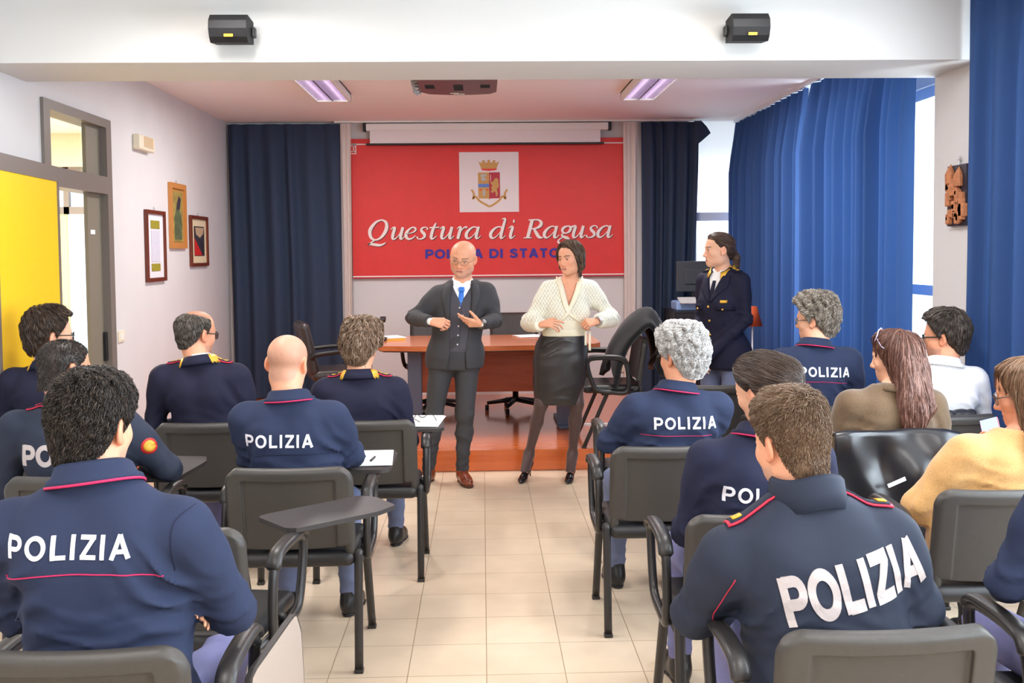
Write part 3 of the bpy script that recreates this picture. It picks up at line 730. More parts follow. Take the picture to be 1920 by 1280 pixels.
class Field:
    def __init__(s, lo, hi, h, zones=()):
        """zones: list of (lo3, hi3, step)"""
        s.ax = [_axis(lo[i], hi[i], h, [(z[0][i], z[1][i], z[2]) for z in zones]) for i in range(3)]
        s.F = np.full([len(a) for a in s.ax], 0.6, dtype=f32)
    def box(s, lo, hi):
        sl = []
        for i in range(3):
            a = max(0, int(np.searchsorted(s.ax[i], lo[i])) - 1); b = min(len(s.ax[i]), int(np.searchsorted(s.ax[i], hi[i])) + 1)
            if b - a < 1: return None, None
            sl.append(slice(a, b))
        X = s.ax[0][sl[0]][:, None, None]; Y = s.ax[1][sl[1]][None, :, None]; Z = s.ax[2][sl[2]][None, None, :]
        return tuple(sl), (X, Y, Z)
    def put(s, lo, hi, fn, k, op='u', margin=None):
        m = (k + 0.03) if margin is None else margin
        sl, P = s.box([v - m for v in lo], [v + m for v in hi])
        if sl is None: return s
        d = fn(*P).astype(f32); A = s.F[sl]
        if d.shape != A.shape: d = np.broadcast_to(d, A.shape)
        if op == 'u': s.F[sl] = smin(A, d, k)
        elif op == 's': s.F[sl] = -smin(-A, d, k)
        elif op == 'i': s.F[sl] = -smin(-A, -d, k)
        return s
    def cap(s, a, b, ra, rb=None, k=0.02, op='u'):
        rb = ra if rb is None else rb
        a = np.array(a, float); b = np.array(b, float); ab = b - a; L2 = float(ab @ ab) + 1e-12
        R = max(ra, rb)
        def fn(X, Y, Z):
            px, py, pz = X - f32(a[0]), Y - f32(a[1]), Z - f32(a[2])
            t = np.clip((px * f32(ab[0]) + py * f32(ab[1]) + pz * f32(ab[2])) / f32(L2), 0, 1)
            qx, qy, qz = px - t * f32(ab[0]), py - t * f32(ab[1]), pz - t * f32(ab[2])
            return np.sqrt(qx * qx + qy * qy + qz * qz) - (f32(ra) + t * f32(rb - ra))
        return s.put(np.minimum(a, b) - R, np.maximum(a, b) + R, fn, k, op)
    def ell(s, c, r, M=None, k=0.02, op='u'):
        """ellipsoid; M: 3x3 whose columns are the axes"""
        c = np.array(c, float); r = np.array(r, float); M = np.eye(3) if M is None else np.array(M, float)
        ext = np.sqrt(((M * r[None, :]) ** 2).sum(1))
        def fn(X, Y, Z):
            px, py, pz = X - f32(c[0]), Y - f32(c[1]), Z - f32(c[2])
            q = [(px * f32(M[0, i]) + py * f32(M[1, i]) + pz * f32(M[2, i])) / f32(r[i]) for i in range(3)]
            k0 = np.sqrt(q[0] ** 2 + q[1] ** 2 + q[2] ** 2)
            k1 = np.sqrt((q[0] / f32(r[0])) ** 2 + (q[1] / f32(r[1])) ** 2 + (q[2] / f32(r[2])) ** 2) + f32(1e-6)
            return k0 * (k0 - 1) / k1
        return s.put(c - ext, c + ext, fn, k, op)
    def rbox(s, c, hsz, rad, M=None, k=0.0, op='u'):
        c = np.array(c, float); hs_ = np.array(hsz, float) - rad; M = np.eye(3) if M is None else np.array(M, float)
        ext = (np.abs(M) * np.array(hsz)[None, :]).sum(1)
        def fn(X, Y, Z):
            px, py, pz = X - f32(c[0]), Y - f32(c[1]), Z - f32(c[2])
            q = [np.abs(px * f32(M[0, i]) + py * f32(M[1, i]) + pz * f32(M[2, i])) - f32(hs_[i]) for i in range(3)]
            o = np.sqrt(sum(np.maximum(v, 0) ** 2 for v in q))
            return o + np.minimum(np.maximum(np.maximum(q[0], q[1]), q[2]), 0) - f32(rad)
        return s.put(c - ext, c + ext, fn, k, op)
    def loft(s, zs, cx, cy, rx, ry, k=0.03, pw=2.3):
        """stack of rounded sections along z"""
        zs = np.array(zs, float)
        fine = np.linspace(zs[0], zs[-1], 80)
        def sm(v):
            w = np.interp(fine, zs, v)
            for _ in range(6): w[1:-1] = (w[:-2] + 2 * w[1:-1] + w[2:]) / 4
            return w
        T_ = [sm(v) for v in (cx, cy, rx, ry)]
        def fn(X, Y, Z):
            z = Z.ravel(); a, b, c, d = [np.interp(z, fine, t).astype(f32)[None, None, :] for t in T_]
            u = np.abs((X - a) / c); v = np.abs((Y - b) / d)
            q = (u ** pw + v ** pw) ** (1 / pw)
            dd = (q - 1) * np.minimum(c, d)
            cap_ = np.maximum(f32(fine[0]) - Z, Z - f32(fine[-1]))
            return np.maximum(dd, cap_)
        R = max(rx); R2 = max(ry)
        return s.put((min(cx) - R, min(cy) - R2, zs[0]), (max(cx) + R, max(cy) + R2, zs[-1]), fn, k)
    def cut(s, c, n, R, k=0.004, keep=None):
        """removes what lies on the n side of the plane through c, within R of c"""
        c = np.array(c, float); n = np.array(n, float); n = n / np.linalg.norm(n)
        def fn(X, Y, Z):
            px, py, pz = X - f32(c[0]), Y - f32(c[1]), Z - f32(c[2])
            pl = -(px * f32(n[0]) + py * f32(n[1]) + pz * f32(n[2]))
            return np.maximum(pl, np.sqrt(px * px + py * py + pz * pz) - f32(R))
        return s.put(c - R, c + R, fn, k, 's')
    def displace(s, fn):
        X, Y, Z = s.ax[0][:, None, None], s.ax[1][None, :, None], s.ax[2][None, None, :]
        near = np.abs(s.F) < 0.06
        idx = np.nonzero(near)
        s.F[idx] -= fn(s.ax[0][idx[0]], s.ax[1][idx[1]], s.ax[2][idx[2]]).astype(f32)
        return s
    def sample(s, P):
        """field value at points (trilinear) """
        I = []; W_ = []
        for i in range(3):
            a = s.ax[i]; q = np.clip(P[:, i], a[0], a[-1] - 1e-6)
            j = np.clip(np.searchsorted(a, q, side='right') - 1, 0, len(a) - 2); I.append(j); W_.append((q - a[j]) / (a[j + 1] - a[j]))
        out = 0
        for dx in (0, 1):
            for dy in (0, 1):
                for dz in (0, 1):
                    w = (W_[0] if dx else 1 - W_[0]) * (W_[1] if dy else 1 - W_[1]) * (W_[2] if dz else 1 - W_[2])
                    out = out + w * s.F[I[0] + dx, I[1] + dy, I[2] + dz]
        return out
    def grad(s, P, e=0.004):
        g = np.stack([s.sample(P + np.eye(3)[i] * e) - s.sample(P - np.eye(3)[i] * e) for i in range(3)], 1)
        return g / (np.linalg.norm(g, axis=1, keepdims=True) + 1e-9)
    def surface(s):
        """surface nets: vertices (n, 3) and quads (m, 4)"""
        F = s.F
        F[0], F[-1] = np.maximum(F[0], .001), np.maximum(F[-1], .001)
        F[:, 0], F[:, -1] = np.maximum(F[:, 0], .001), np.maximum(F[:, -1], .001)
        F[:, :, 0], F[:, :, -1] = np.maximum(F[:, :, 0], .001), np.maximum(F[:, :, -1], .001)
        N = F < 0
        c = N[:-1, :-1, :-1].astype(np.int8)
        tot = np.zeros_like(c)
        for dx in (0, 1):
            for dy in (0, 1):
                for dz in (0, 1):
                    tot += N[dx:N.shape[0] - 1 + dx, dy:N.shape[1] - 1 + dy, dz:N.shape[2] - 1 + dz]
        act = np.nonzero((tot > 0) & (tot < 8))
        nv = len(act[0])
        ids = np.full(tot.shape, -1, dtype=np.int32); ids[act] = np.arange(nv)
        acc = np.zeros((nv, 3)); cnt = np.zeros(nv)
        I, J, K = act
        corner = {}
        for dx in (0, 1):
            for dy in (0, 1):
                for dz in (0, 1):
                    corner[dx, dy, dz] = F[I + dx, J + dy, K + dz].astype(float)
        ax = s.ax
        def pos(d): return np.stack([ax[0][I + d[0]], ax[1][J + d[1]], ax[2][K + d[2]]], 1).astype(float)
        for a in corner:
            for i in range(3):
                if a[i] == 0:
                    b = list(a); b[i] = 1; b = tuple(b)
                    fa, fb = corner[a], corner[b]; m = (fa < 0) != (fb < 0)
                    t = np.where(m, fa / np.where(m, fa - fb, 1), 0)
                    p = pos(a) * (1 - t)[:, None] + pos(b) * t[:, None]
                    acc[m] += p[m]; cnt[m] += 1
        V = acc / cnt[:, None]
        Q = []
        for d in range(3):
            sh = [slice(1, -1)] * 3
            lo = [slice(1, -1)] * 3; hi = [slice(1, -1)] * 3
            lo[d] = slice(0, -1); hi[d] = slice(1, None)
            A, B = N[tuple(lo)], N[tuple(hi)]
            for sgn in (0, 1):
                e = np.nonzero((A & ~B) if sgn == 0 else (~A & B))
                g = [e[i] + (0 if i == d else 1) for i in range(3)]
                u, v = (d + 1) % 3, (d + 2) % 3
                def cell(ou, ov):
                    q = [g[0].copy(), g[1].copy(), g[2].copy()]; q[u] -= ou; q[v] -= ov
                    return ids[q[0], q[1], q[2]]
                q = np.stack([cell(1, 1), cell(0, 1), cell(0, 0), cell(1, 0)], 1)
                Q.append(q if sgn == 0 else q[:, ::-1])
        return V, np.concatenate(Q)

def relax(V, Q, it=1, w=0.5):
    n = len(V)
    for _ in range(it):
        S_ = np.zeros((n, 3)); c = np.zeros(n)
        for i in range(4):
            a, b = Q[:, i], Q[:, (i + 1) % 4]
            for x in range(3): S_[:, x] += np.bincount(a, V[b, x], n) + np.bincount(b, V[a, x], n)
            c += np.bincount(a, minlength=n) + np.bincount(b, minlength=n)
        V = V * (1 - w) + w * S_ / np.maximum(c, 1)[:, None]
    return V

def sines(x, y, z, wl, seed, n=6):
    """smooth pseudo-noise in -1..1 with wavelength wl"""
    r = np.random.RandomState(seed); out = 0
    for i in range(n):
        d = r.normal(size=3); d /= np.linalg.norm(d); f = 2 * PI / (wl * r.uniform(.7, 1.5)); ph = r.uniform(0, 6.3)
        out = out + np.sin((x * d[0] + y * d[1] + z * d[2]) * f + ph + 0.7 * np.sin((x * d[1] + y * d[2] + z * d[0]) * f * .6 + ph * 2))
    return out / n * 1.6

def smooth01(a, b, x):
    t = np.clip((x - a) / (b - a), 0, 1); return t * t * (3 - 2 * t)

def solid(name, field, m, parent=None, it=1, col=None):
    V, Q = field.surface()
    V = relax(V, Q, it)
    me = make_mesh(name, V, Q, m, True, col(V) if callable(col) else col)
    return obj(name, me, parent), V, Q

def bvh(V, Q): return BVHTree.FromPolygons([tuple(v) for v in V], [tuple(int(i) for i in q) for q in Q])

# ------------------------------------------------------------------ people
def rot3(yaw, pitch, roll):
    """columns: right, forward, up; yaw > 0 turns to the left, pitch > 0 looks down, roll > 0 tilts to the right"""
    y, p, r = [math.radians(a) for a in (yaw, pitch, roll)]
    Rz = np.array([[math.cos(y), -math.sin(y), 0], [math.sin(y), math.cos(y), 0], [0, 0, 1]])
    Rx = np.array([[1, 0, 0], [0, math.cos(p), math.sin(p)], [0, -math.sin(p), math.cos(p)]])
    Ry = np.array([[math.cos(r), 0, math.sin(r)], [0, 1, 0], [-math.sin(r), 0, math.cos(r)]])
    return Rz @ Rx @ Ry

M_SKIN = mat('skin', attr=True, rough=0.5, spec=0.35, noise=0.05, nscale=60, sss=0.12)
M_HAIR = mat('hair', attr=True, rough=0.42, spec=0.4)
M_EYE = mat('eye', attr=True, rough=0.1, spec=0.6)

class Head:
    def __init__(s, o, R, sc=1.0, female=False, wx=1.0): s.o = np.array(o, float); s.R = R; s.sc = sc; s.fem = female; s.wx = wx
    def p(s, x, y, z): return s.o + s.R @ (np.array([x * s.wx, y, z], float) * s.sc)
    def loc(s, V): return (V - s.o) @ s.R / s.sc / (s.wx, 1, 1)

def add_head(F, H, face=True, ears=True, jaw=1.0):
    sc = H.sc; e = lambda c, r, k=.02, op='u', R=None: F.ell(H.p(*c), np.array(r) * sc * (H.wx, 1, 1), H.R if R is None else H.R @ R, k * sc, op)
    cp_ = lambda a, b, ra, rb, k=.01, op='u': F.cap(H.p(*a), H.p(*b), ra * sc, rb * sc, k * sc, op)
    fj = .9 if H.fem else 1.0
    e((0, -.018, .035), (.0765, .094, .080))
    e((0, .022, .032), (.066, .064, .074), .03)
    e((0, .033, -.03), (.061 * fj, .058, .075), .03)
    e((0, .034, -.075), (.052 * fj * jaw, .052, .038), .03)
    e((0, .066, -.098), (.023 * fj * jaw, .021, .018), .025)
    for s in (-1, 1):
        e((s * .041, .05, -.026), (.024, .028, .022), .025)
        e((s * .047 * fj * jaw, .0, -.06), (.016, .03, .03), .035)
    if face:
        cp_((-.03, .078, .022), (.03, .078, .022), .011 if not H.fem else .008, .011 if not H.fem else .008, .018)
        for s in (-1, 1): e((s * .031, .1, .0), (.019, .016, .0125), .012, 's')
        cp_((0, .082, .01), (0, .103, -.03), .007, .0095, .014)
        e((0, .1045, -.036), (.011, .012, .0095), .01)
        for s in (-1, 1):
            e((s * .0125, .094, -.04), (.007, .009, .007), .008)
            cp_((s * .019, .0845, .0062), (s * .044, .0795, .0062), .0052, .0046, .005); cp_((s * .019, .0845, -.0072), (s * .044, .0795, -.0066), .0046, .0042, .006)
        cp_((-.017, .084, -.0645), (.017, .084, -.0645), .0055, .0055, .01)
        cp_((-.014, .0835, -.0755), (.014, .0835, -.0755), .0065, .0065, .01)
        cp_((-.02, .0925, -.0695), (.02, .0925, -.0695), .0022, .0022, .004, 's')
    if ears:
        for s in (-1, 1):
            Re = rot3(s * 22, 0, 0) @ rot3(0, 12, 0)
            e((s * .0785, -.012, -.004), (.0085, .0205, .0325), .008, 'u', Re)
            e((s * .0775, -.004, -.03), (.007, .012, .012), .008)
            e((s * .0875, -.005, -.006), (.006, .012, .018), .005, 's', Re)

def skin_color(H, base, lip=(.5, .16, .13), brow=None, shave=None, buzz=None, blush=.25):
    base = np.array(base)
    def f(V):
        L = H.loc(V); x, y, z = L[:, 0], L[:, 1], L[:, 2]
        C = np.tile(base, (len(V), 1))
        def mix(w, c):
            w = np.clip(w, 0, 1)[:, None]; C[:] = C * (1 - w) + np.array(c) * w
        red = base * np.array([1.05, .72, .66])
        inhead = (z > -.13) & (np.abs(x) < .1)
        mix(inhead * blush * np.exp(-(((np.abs(x) - .04) / .02) ** 2 + ((z + .035) / .02) ** 2)) * (y > .03), red)
        mix(inhead * (blush + .15) * np.exp(-((x / .014) ** 2 + ((z + .036) / .014) ** 2)) * (y > .08), red)
        mix(inhead * (blush + .2) * smooth01(.074, .08, np.abs(x)) * (z < .035) * (z > -.05), red)
        if shave is not None:
            mix(inhead * .5 * smooth01(-.045, -.065, z) * (y > -.0) * (z > -.125), shave)
        if buzz is not None: mix(inhead * hair_mask(L, buzz[1], 0, .025) * buzz[2], buzz[0])
        if brow is not None:
            ax = np.abs(x); bz = .022 + .004 * np.sin((ax - .012) / .04 * 3.0)
            mix(inhead * (y > .05) * np.exp(-(((z - bz) / .0045) ** 4)) * smooth01(.008, .014, ax) * smooth01(.056, .046, ax) * .85, brow)
            mix(inhead * (y > .05) * np.exp(-(((z - .0085) / .0028) ** 2)) * smooth01(.014, .02, ax) * smooth01(.05, .044, ax) * .7, np.array(brow) * .5)
        mw = .024
        mix(inhead * (y > .07) * np.exp(-(((z + .0702) / .0095) ** 4)) * smooth01(mw, mw - .006, np.abs(x)) * .7, lip)
        mix(inhead * (y > .07) * np.exp(-(((z + .0697) / .0026) ** 2)) * smooth01(mw, mw - .006, np.abs(x)) * .75, np.array(lip) * .25)
        return C
    return f

# hairlines: height of the hair's lower edge by angle from the face (0) to the nape (180)
HL = {
    'short':    ([0, 25, 50, 65, 78, 88, 96, 108, 120, 140, 160, 180], [.075, .078, .07, .04, .015, -.015, .012, .02, -.04, -.082, -.094, -.096]),
    'receding': ([0, 15, 35, 50, 65, 78, 88, 96, 108, 120, 140, 160, 180], [.098, .1, .106, .1, .06, .02, -.01, .012, .02, -.03, -.065, -.078, -.08]),
    'bald':     ([0, 60, 75, 85, 96, 108, 120, 140, 160, 180], [.2, .2, .06, .02, .02, .022, -.02, -.06, -.075, -.078]),
    'bald_top': ([0, 40, 60, 75, 85, 96, 108, 120, 140, 160, 180], [.2, .2, .1, .04, .0, .015, .022, -.025, -.062, -.076, -.08]),
    'pulled':   ([0, 25, 50, 65, 78, 88, 96, 108, 120, 140, 160, 180], [.078, .078, .07, .045, .02, .008, .02, .022, -.02, -.055, -.07, -.072]),
    'long':     ([0, 20, 40, 55, 70, 85, 100, 120, 180], [.085, .085, .07, .03, -.03, -.09, -.1, -.1, -.1]),
}
def hair_mask(L, style, cut=0.0, soft=0.03, ztop=None):
    phi = np.degrees(np.arctan2(np.abs(L[:, 0]), L[:, 1] + 1e-9)); zl = np.interp(phi, *HL[style]) + cut
    m = smooth01(-.002, soft, L[:, 2] - zl)
    return m if ztop is None else m * smooth01(ztop + .02, ztop - .02, L[:, 2] + .25 * np.maximum(L[:, 1], -.05))

def hair_field(H, style, thick, h=.0035, vols=(), noise=(0.0, .03, 1), lo=None, hi=None, top=None, lump=None, ztop=None):
    """thick = (top, side, back, front) hair depth; vols: extra (a, b, ra, rb) in head coordinates; returns the Field"""
    VP = lambda v, i: (H.o + np.array(v[i]) * H.sc) if len(v) > 5 else H.p(*v[i])   # a sixth entry: offsets along the body's axes
    pts = [VP(v, i) for v in vols for i in (0, 1)] + [H.o]
    rr = max([.18] + [max(v[2], v[3]) + .03 for v in vols])
    lo = np.min(pts, 0) - rr * H.sc if lo is None else lo; hi = np.max(pts, 0) + rr * H.sc if hi is None else hi
    F = Field(lo, hi, h * H.sc)
    sc = H.sc
    F.ell(H.p(0, -.018, .035), np.array((.0765, .094, .080)) * sc, H.R, .01)
    F.ell(H.p(0, .022, .032), np.array((.066, .064, .074)) * sc, H.R, .03 * sc)
    F.cap(H.p(0, -.03, -.03), H.p(0, -.035, -.12), .060 * sc, .058 * sc, .03 * sc)
    X, Y, Z = np.meshgrid(*F.ax, indexing='ij')
    near = np.nonzero(F.F < .08 * sc)
    V = np.stack([F.ax[i][near[i]] for i in range(3)], 1).astype(float)
    L = H.loc(V)
    n = L / (np.linalg.norm(L - np.array([0, -.018, .03]), axis=1, keepdims=True) + 1e-6)
    dz = (L[:, 2] - .03); r_ = np.linalg.norm(L - np.array([0, -.018, .03]), axis=1) + 1e-6
    up = np.clip(dz / r_, -1, 1); bk = np.clip(-(L[:, 1] + .018) / r_, -1, 1)
    side = 1 - np.abs(bk)
    t = thick[0] * smooth01(.25, .85, up) + (1 - smooth01(.25, .85, up)) * np.where(bk > 0, thick[1] + (thick[2] - thick[1]) * bk, thick[1] + (thick[3] - thick[1]) * -bk)
    if noise[0]: t = t * (1 + noise[0] * sines(L[:, 0], L[:, 1], L[:, 2], noise[1], noise[2], 8))
    mk = hair_mask(L, style, 0, .035 if max(thick) > .008 else .02, ztop)
    t = np.where(mk > 0, t * mk, -.006) * sc
    t = np.where(mk <= 0, -.006, t)
    F.F[near] -= t.astype(f32)
    F.keep = lambda P: hair_mask(H.loc(P), style, 0, .02, ztop)
    F.vols = [(VP(v, 0), VP(v, 1), max(v[2], v[3])) for v in vols]
    for v in vols: F.cap(VP(v, 0), VP(v, 1), v[2] * sc, v[3] * sc, (v[4] if len(v) > 4 else .02) * sc)
    if lump:
        near = np.nonzero(np.abs(F.F) < .03)
        V = np.stack([F.ax[i][near[i]] for i in range(3)], 1).astype(float); L = H.loc(V)
        F.F[near] -= (lump[0] * sines(L[:, 0] * lump[3] if len(lump) > 3 else L[:, 0], L[:, 1] * (lump[3] if len(lump) > 3 else 1), L[:, 2], lump[1], lump[2], 8)).astype(f32)
    return F

def hair_object(P, H, F, cols, n, length, width, stop=None, lift=.15, curl=0.0, curl_wl=.03, grav=.5, crown=(0, -.055, .1), part=None, seed=1, flyaway=.1, comb=None, bald=None, lenfn=None, name='hair', steps=7):
    """hair: the volume plus fine locks lying on it that flow from the crown"""
    rs = np.random.RandomState(seed)
    V, Q = F.surface(); V = relax(V, Q, 1); V0, Q0 = V, Q
    c0, c1, c2 = [np.array(c) for c in cols]
    def colf(Vv):
        L = H.loc(Vv); w = .5 + .5 * sines(L[:, 0], L[:, 1], L[:, 2] * .4, .03, seed + 7)
        return c0 * (1 - w[:, None]) + c1 * w[:, None]
    C = colf(V)
    ctr = V[Q].mean(1); e1 = V[Q[:, 1]] - V[Q[:, 0]]; e2 = V[Q[:, 3]] - V[Q[:, 0]]; nr = np.cross(e1, e2); A = np.linalg.norm(nr, axis=1)
    outside = F.sample(ctr) < 1
    kp = F.keep(ctr) > .04
    for a_, b_, r_ in F.vols:
        ab = b_ - a_; t_ = np.clip(((ctr - a_) @ ab) / (ab @ ab), 0, 1); kp |= np.linalg.norm(ctr - a_ - t_[:, None] * ab, axis=1) < r_ + .012
    A = A * kp; pr = A / A.sum()
    pick = rs.choice(len(Q), n, p=pr)
    w = rs.dirichlet((1, 1, 1, 1), n)
    R0 = (V[Q[pick]] * w[:, :, None]).sum(1)
    Cw = H.p(*crown)
    down = np.array([0, 0, -1.0])
    Lh = length * rs.uniform(.6, 1.25, n)
    if lenfn: Lh = Lh * lenfn(H.loc(R0))
    pos = R0.copy(); pts = []
    off = rs.uniform(.0005, .002, n) * (1 + 2 * flyaway * rs.rand(n))
    jit = rs.normal(size=(n, 3)) * flyaway
    ph = rs.uniform(0, 6.28, n)
    side0 = None
    for k in range(steps):
        g = F.grad(pos)
        d = (pos - Cw); d /= np.linalg.norm(d, axis=1, keepdims=True) + 1e-6
        if comb is not None: d = d * .35 + (H.R @ np.array(comb))[None, :]
        if part is not None:
            xl = H.loc(pos); d = d * .3 + np.sign(xl[:, :1] - part) * H.R[:, 0][None, :] * np.clip(1 - (k / steps), 0, 1)
        d = d + down * grav + jit
        d = d - g * (d * g).sum(1, keepdims=True)
        d /= np.linalg.norm(d, axis=1, keepdims=True) + 1e-6
        d = d + g * lift * (1 if k else 1.5)
        sd = np.cross(d, g); sd /= np.linalg.norm(sd, axis=1, keepdims=True) + 1e-6
        s_ = k / (steps - 1)
        cx = pos.copy()
        if curl: cx = cx + (sd * np.sin(ph + s_ * Lh / curl_wl * 6.28)[:, None] + g * (np.cos(ph + s_ * Lh / curl_wl * 6.28)[:, None] * .6 + .5)) * curl * min(1, s_ * 2.5)
        pts.append(cx)
        st_ = (Lh / (steps - 1))[:, None]
        if stop: st_ = st_ * (.04 + .96 * hair_mask(H.loc(pos), stop, -.008, .012))[:, None]
        pos = pos + d * st_
        if lift < .6:
            f = F.sample(pos); g2 = F.grad(pos); inside = f < off
            pos = pos - g2 * (np.where(inside, f - off, np.clip(f - off - .012 * lift * 3, 0, 1) * .5))[:, None]
    pts = np.array(pts)                           # steps, n, 3
    if bald is not None:
        L = H.loc(R0); keep = rs.rand(n) > bald(L); pts = pts[:, keep]; n = keep.sum()
    T_ = np.gradient(pts, axis=0); T_ /= np.linalg.norm(T_, axis=2, keepdims=True) + 1e-9
    gx = np.cross(T_, np.broadcast_to(np.array([.31, .52, .79]), T_.shape)); gx /= np.linalg.norm(gx, axis=2, keepdims=True) + 1e-9
    gy = np.cross(T_, gx)
    wd = width * rs.uniform(.6, 1.3, n)
    prof = np.interp(np.linspace(0, 1, steps), [0, .3, .75, 1], [.8, 1, .8, .12])[:, None] * wd[None, :]
    ring = []
    for j in range(3):
        a = 2 * PI * j / 3; ring.append(pts + gx * (math.cos(a) * prof)[..., None] + gy * (math.sin(a) * prof)[..., None])
    S_ = np.stack(ring, 2)                         # steps, n, 3, 3
    SV = S_.transpose(1, 0, 2, 3).reshape(-1, 3)
    base = (np.arange(n) * steps * 3)[:, None, None]
    kk = np.arange(steps - 1)[None, :, None] * 3; jj = np.arange(3)[None, None, :]
    a = base + kk + jj; b = base + kk + (jj + 1) % 3
    SQ = np.stack([a, b, b + 3, a + 3], -1).reshape(-1, 4)
    u = rs.rand(n); t3 = rs.rand(n) < .18
    sc_ = c0[None] * (1 - u[:, None]) + c1[None] * u[:, None]; sc_[t3] = c2
    SC = np.repeat(sc_, steps * 3, 0)
    VV = np.concatenate([V, SV]); QQ = np.concatenate([Q[kp | (H.loc(ctr)[:, 2] > .0)], SQ + len(V)]); CC = np.concatenate([C, SC])
    return obj(name, make_mesh(name, VV, QQ, M_HAIR, True, CC), P)

def add_hand(F, wrist, fdir, ndir, side, curl=(.5, .6, .7, .8), spread=.06, thumb=(.7, .5), sc=1.0, thumb_bend=.3, k=.004):
    """fdir: towards the fingers, ndir: back of the hand, side: +1 when the thumb lies towards cross(fdir, ndir)"""
    f = np.array(fdir, float); f /= np.linalg.norm(f); n = np.array(ndir, float); n -= f * (n @ f); n /= np.linalg.norm(n)
    s = np.cross(f, n) * side; w = np.array(wrist, float)
    kn = [(.030, .083), (.010, .088), (-.010, .084), (-.028, .076)]
    fl = [(.044, .027, .021), (.048, .030, .022), (.044, .028, .021), (.035, .021, .019)]
    for (sx, ly) in kn: F.cap(w + s * sx * .45 * sc + f * .01 * sc, w + (s * sx + f * ly) * sc, .0145 * sc, .0115 * sc, .012)
    F.cap(w + (s * .012 - n * .004 + f * .02) * sc, w + (s * .022 - n * .006 + f * .05) * sc, .015 * sc, .013 * sc, .012)
    for i, ((sx, ly), ph_) in enumerate(zip(kn, fl)):
        p = w + (s * sx + f * ly) * sc; ang = 0.0; d0 = f + s * spread * (1.5 - i); d0 /= np.linalg.norm(d0)
        for j, L_ in enumerate(ph_):
            ang += curl[i] * (1.0, 1.15, .7)[j]
            d = d0 * math.cos(ang) - n * math.sin(ang)
            q = p + d * L_ * sc; r = (.0092, .0082, .0072, .0062)
            F.cap(p, q, r[j] * sc * (.86 if i == 3 else 1), r[j + 1] * sc * (.86 if i == 3 else 1), k); p = q
    p = w + (s * .018 + f * .018) * sc; ta, tb = thumb
    d = s * ta + f * (1 - ta * .4) - n * tb; d /= np.linalg.norm(d)
    for j, (L_, ra, rb) in enumerate(((.044, .0135, .0115), (.033, .0115, .0095), (.027, .0098, .0075))):
        q = p + d * L_ * sc; F.cap(p, q, ra * sc, rb * sc, .008 if j == 0 else .003); p = q
        d = d + (-s * .5 + f * .6 - n * .25) * thumb_bend; d /= np.linalg.norm(d)

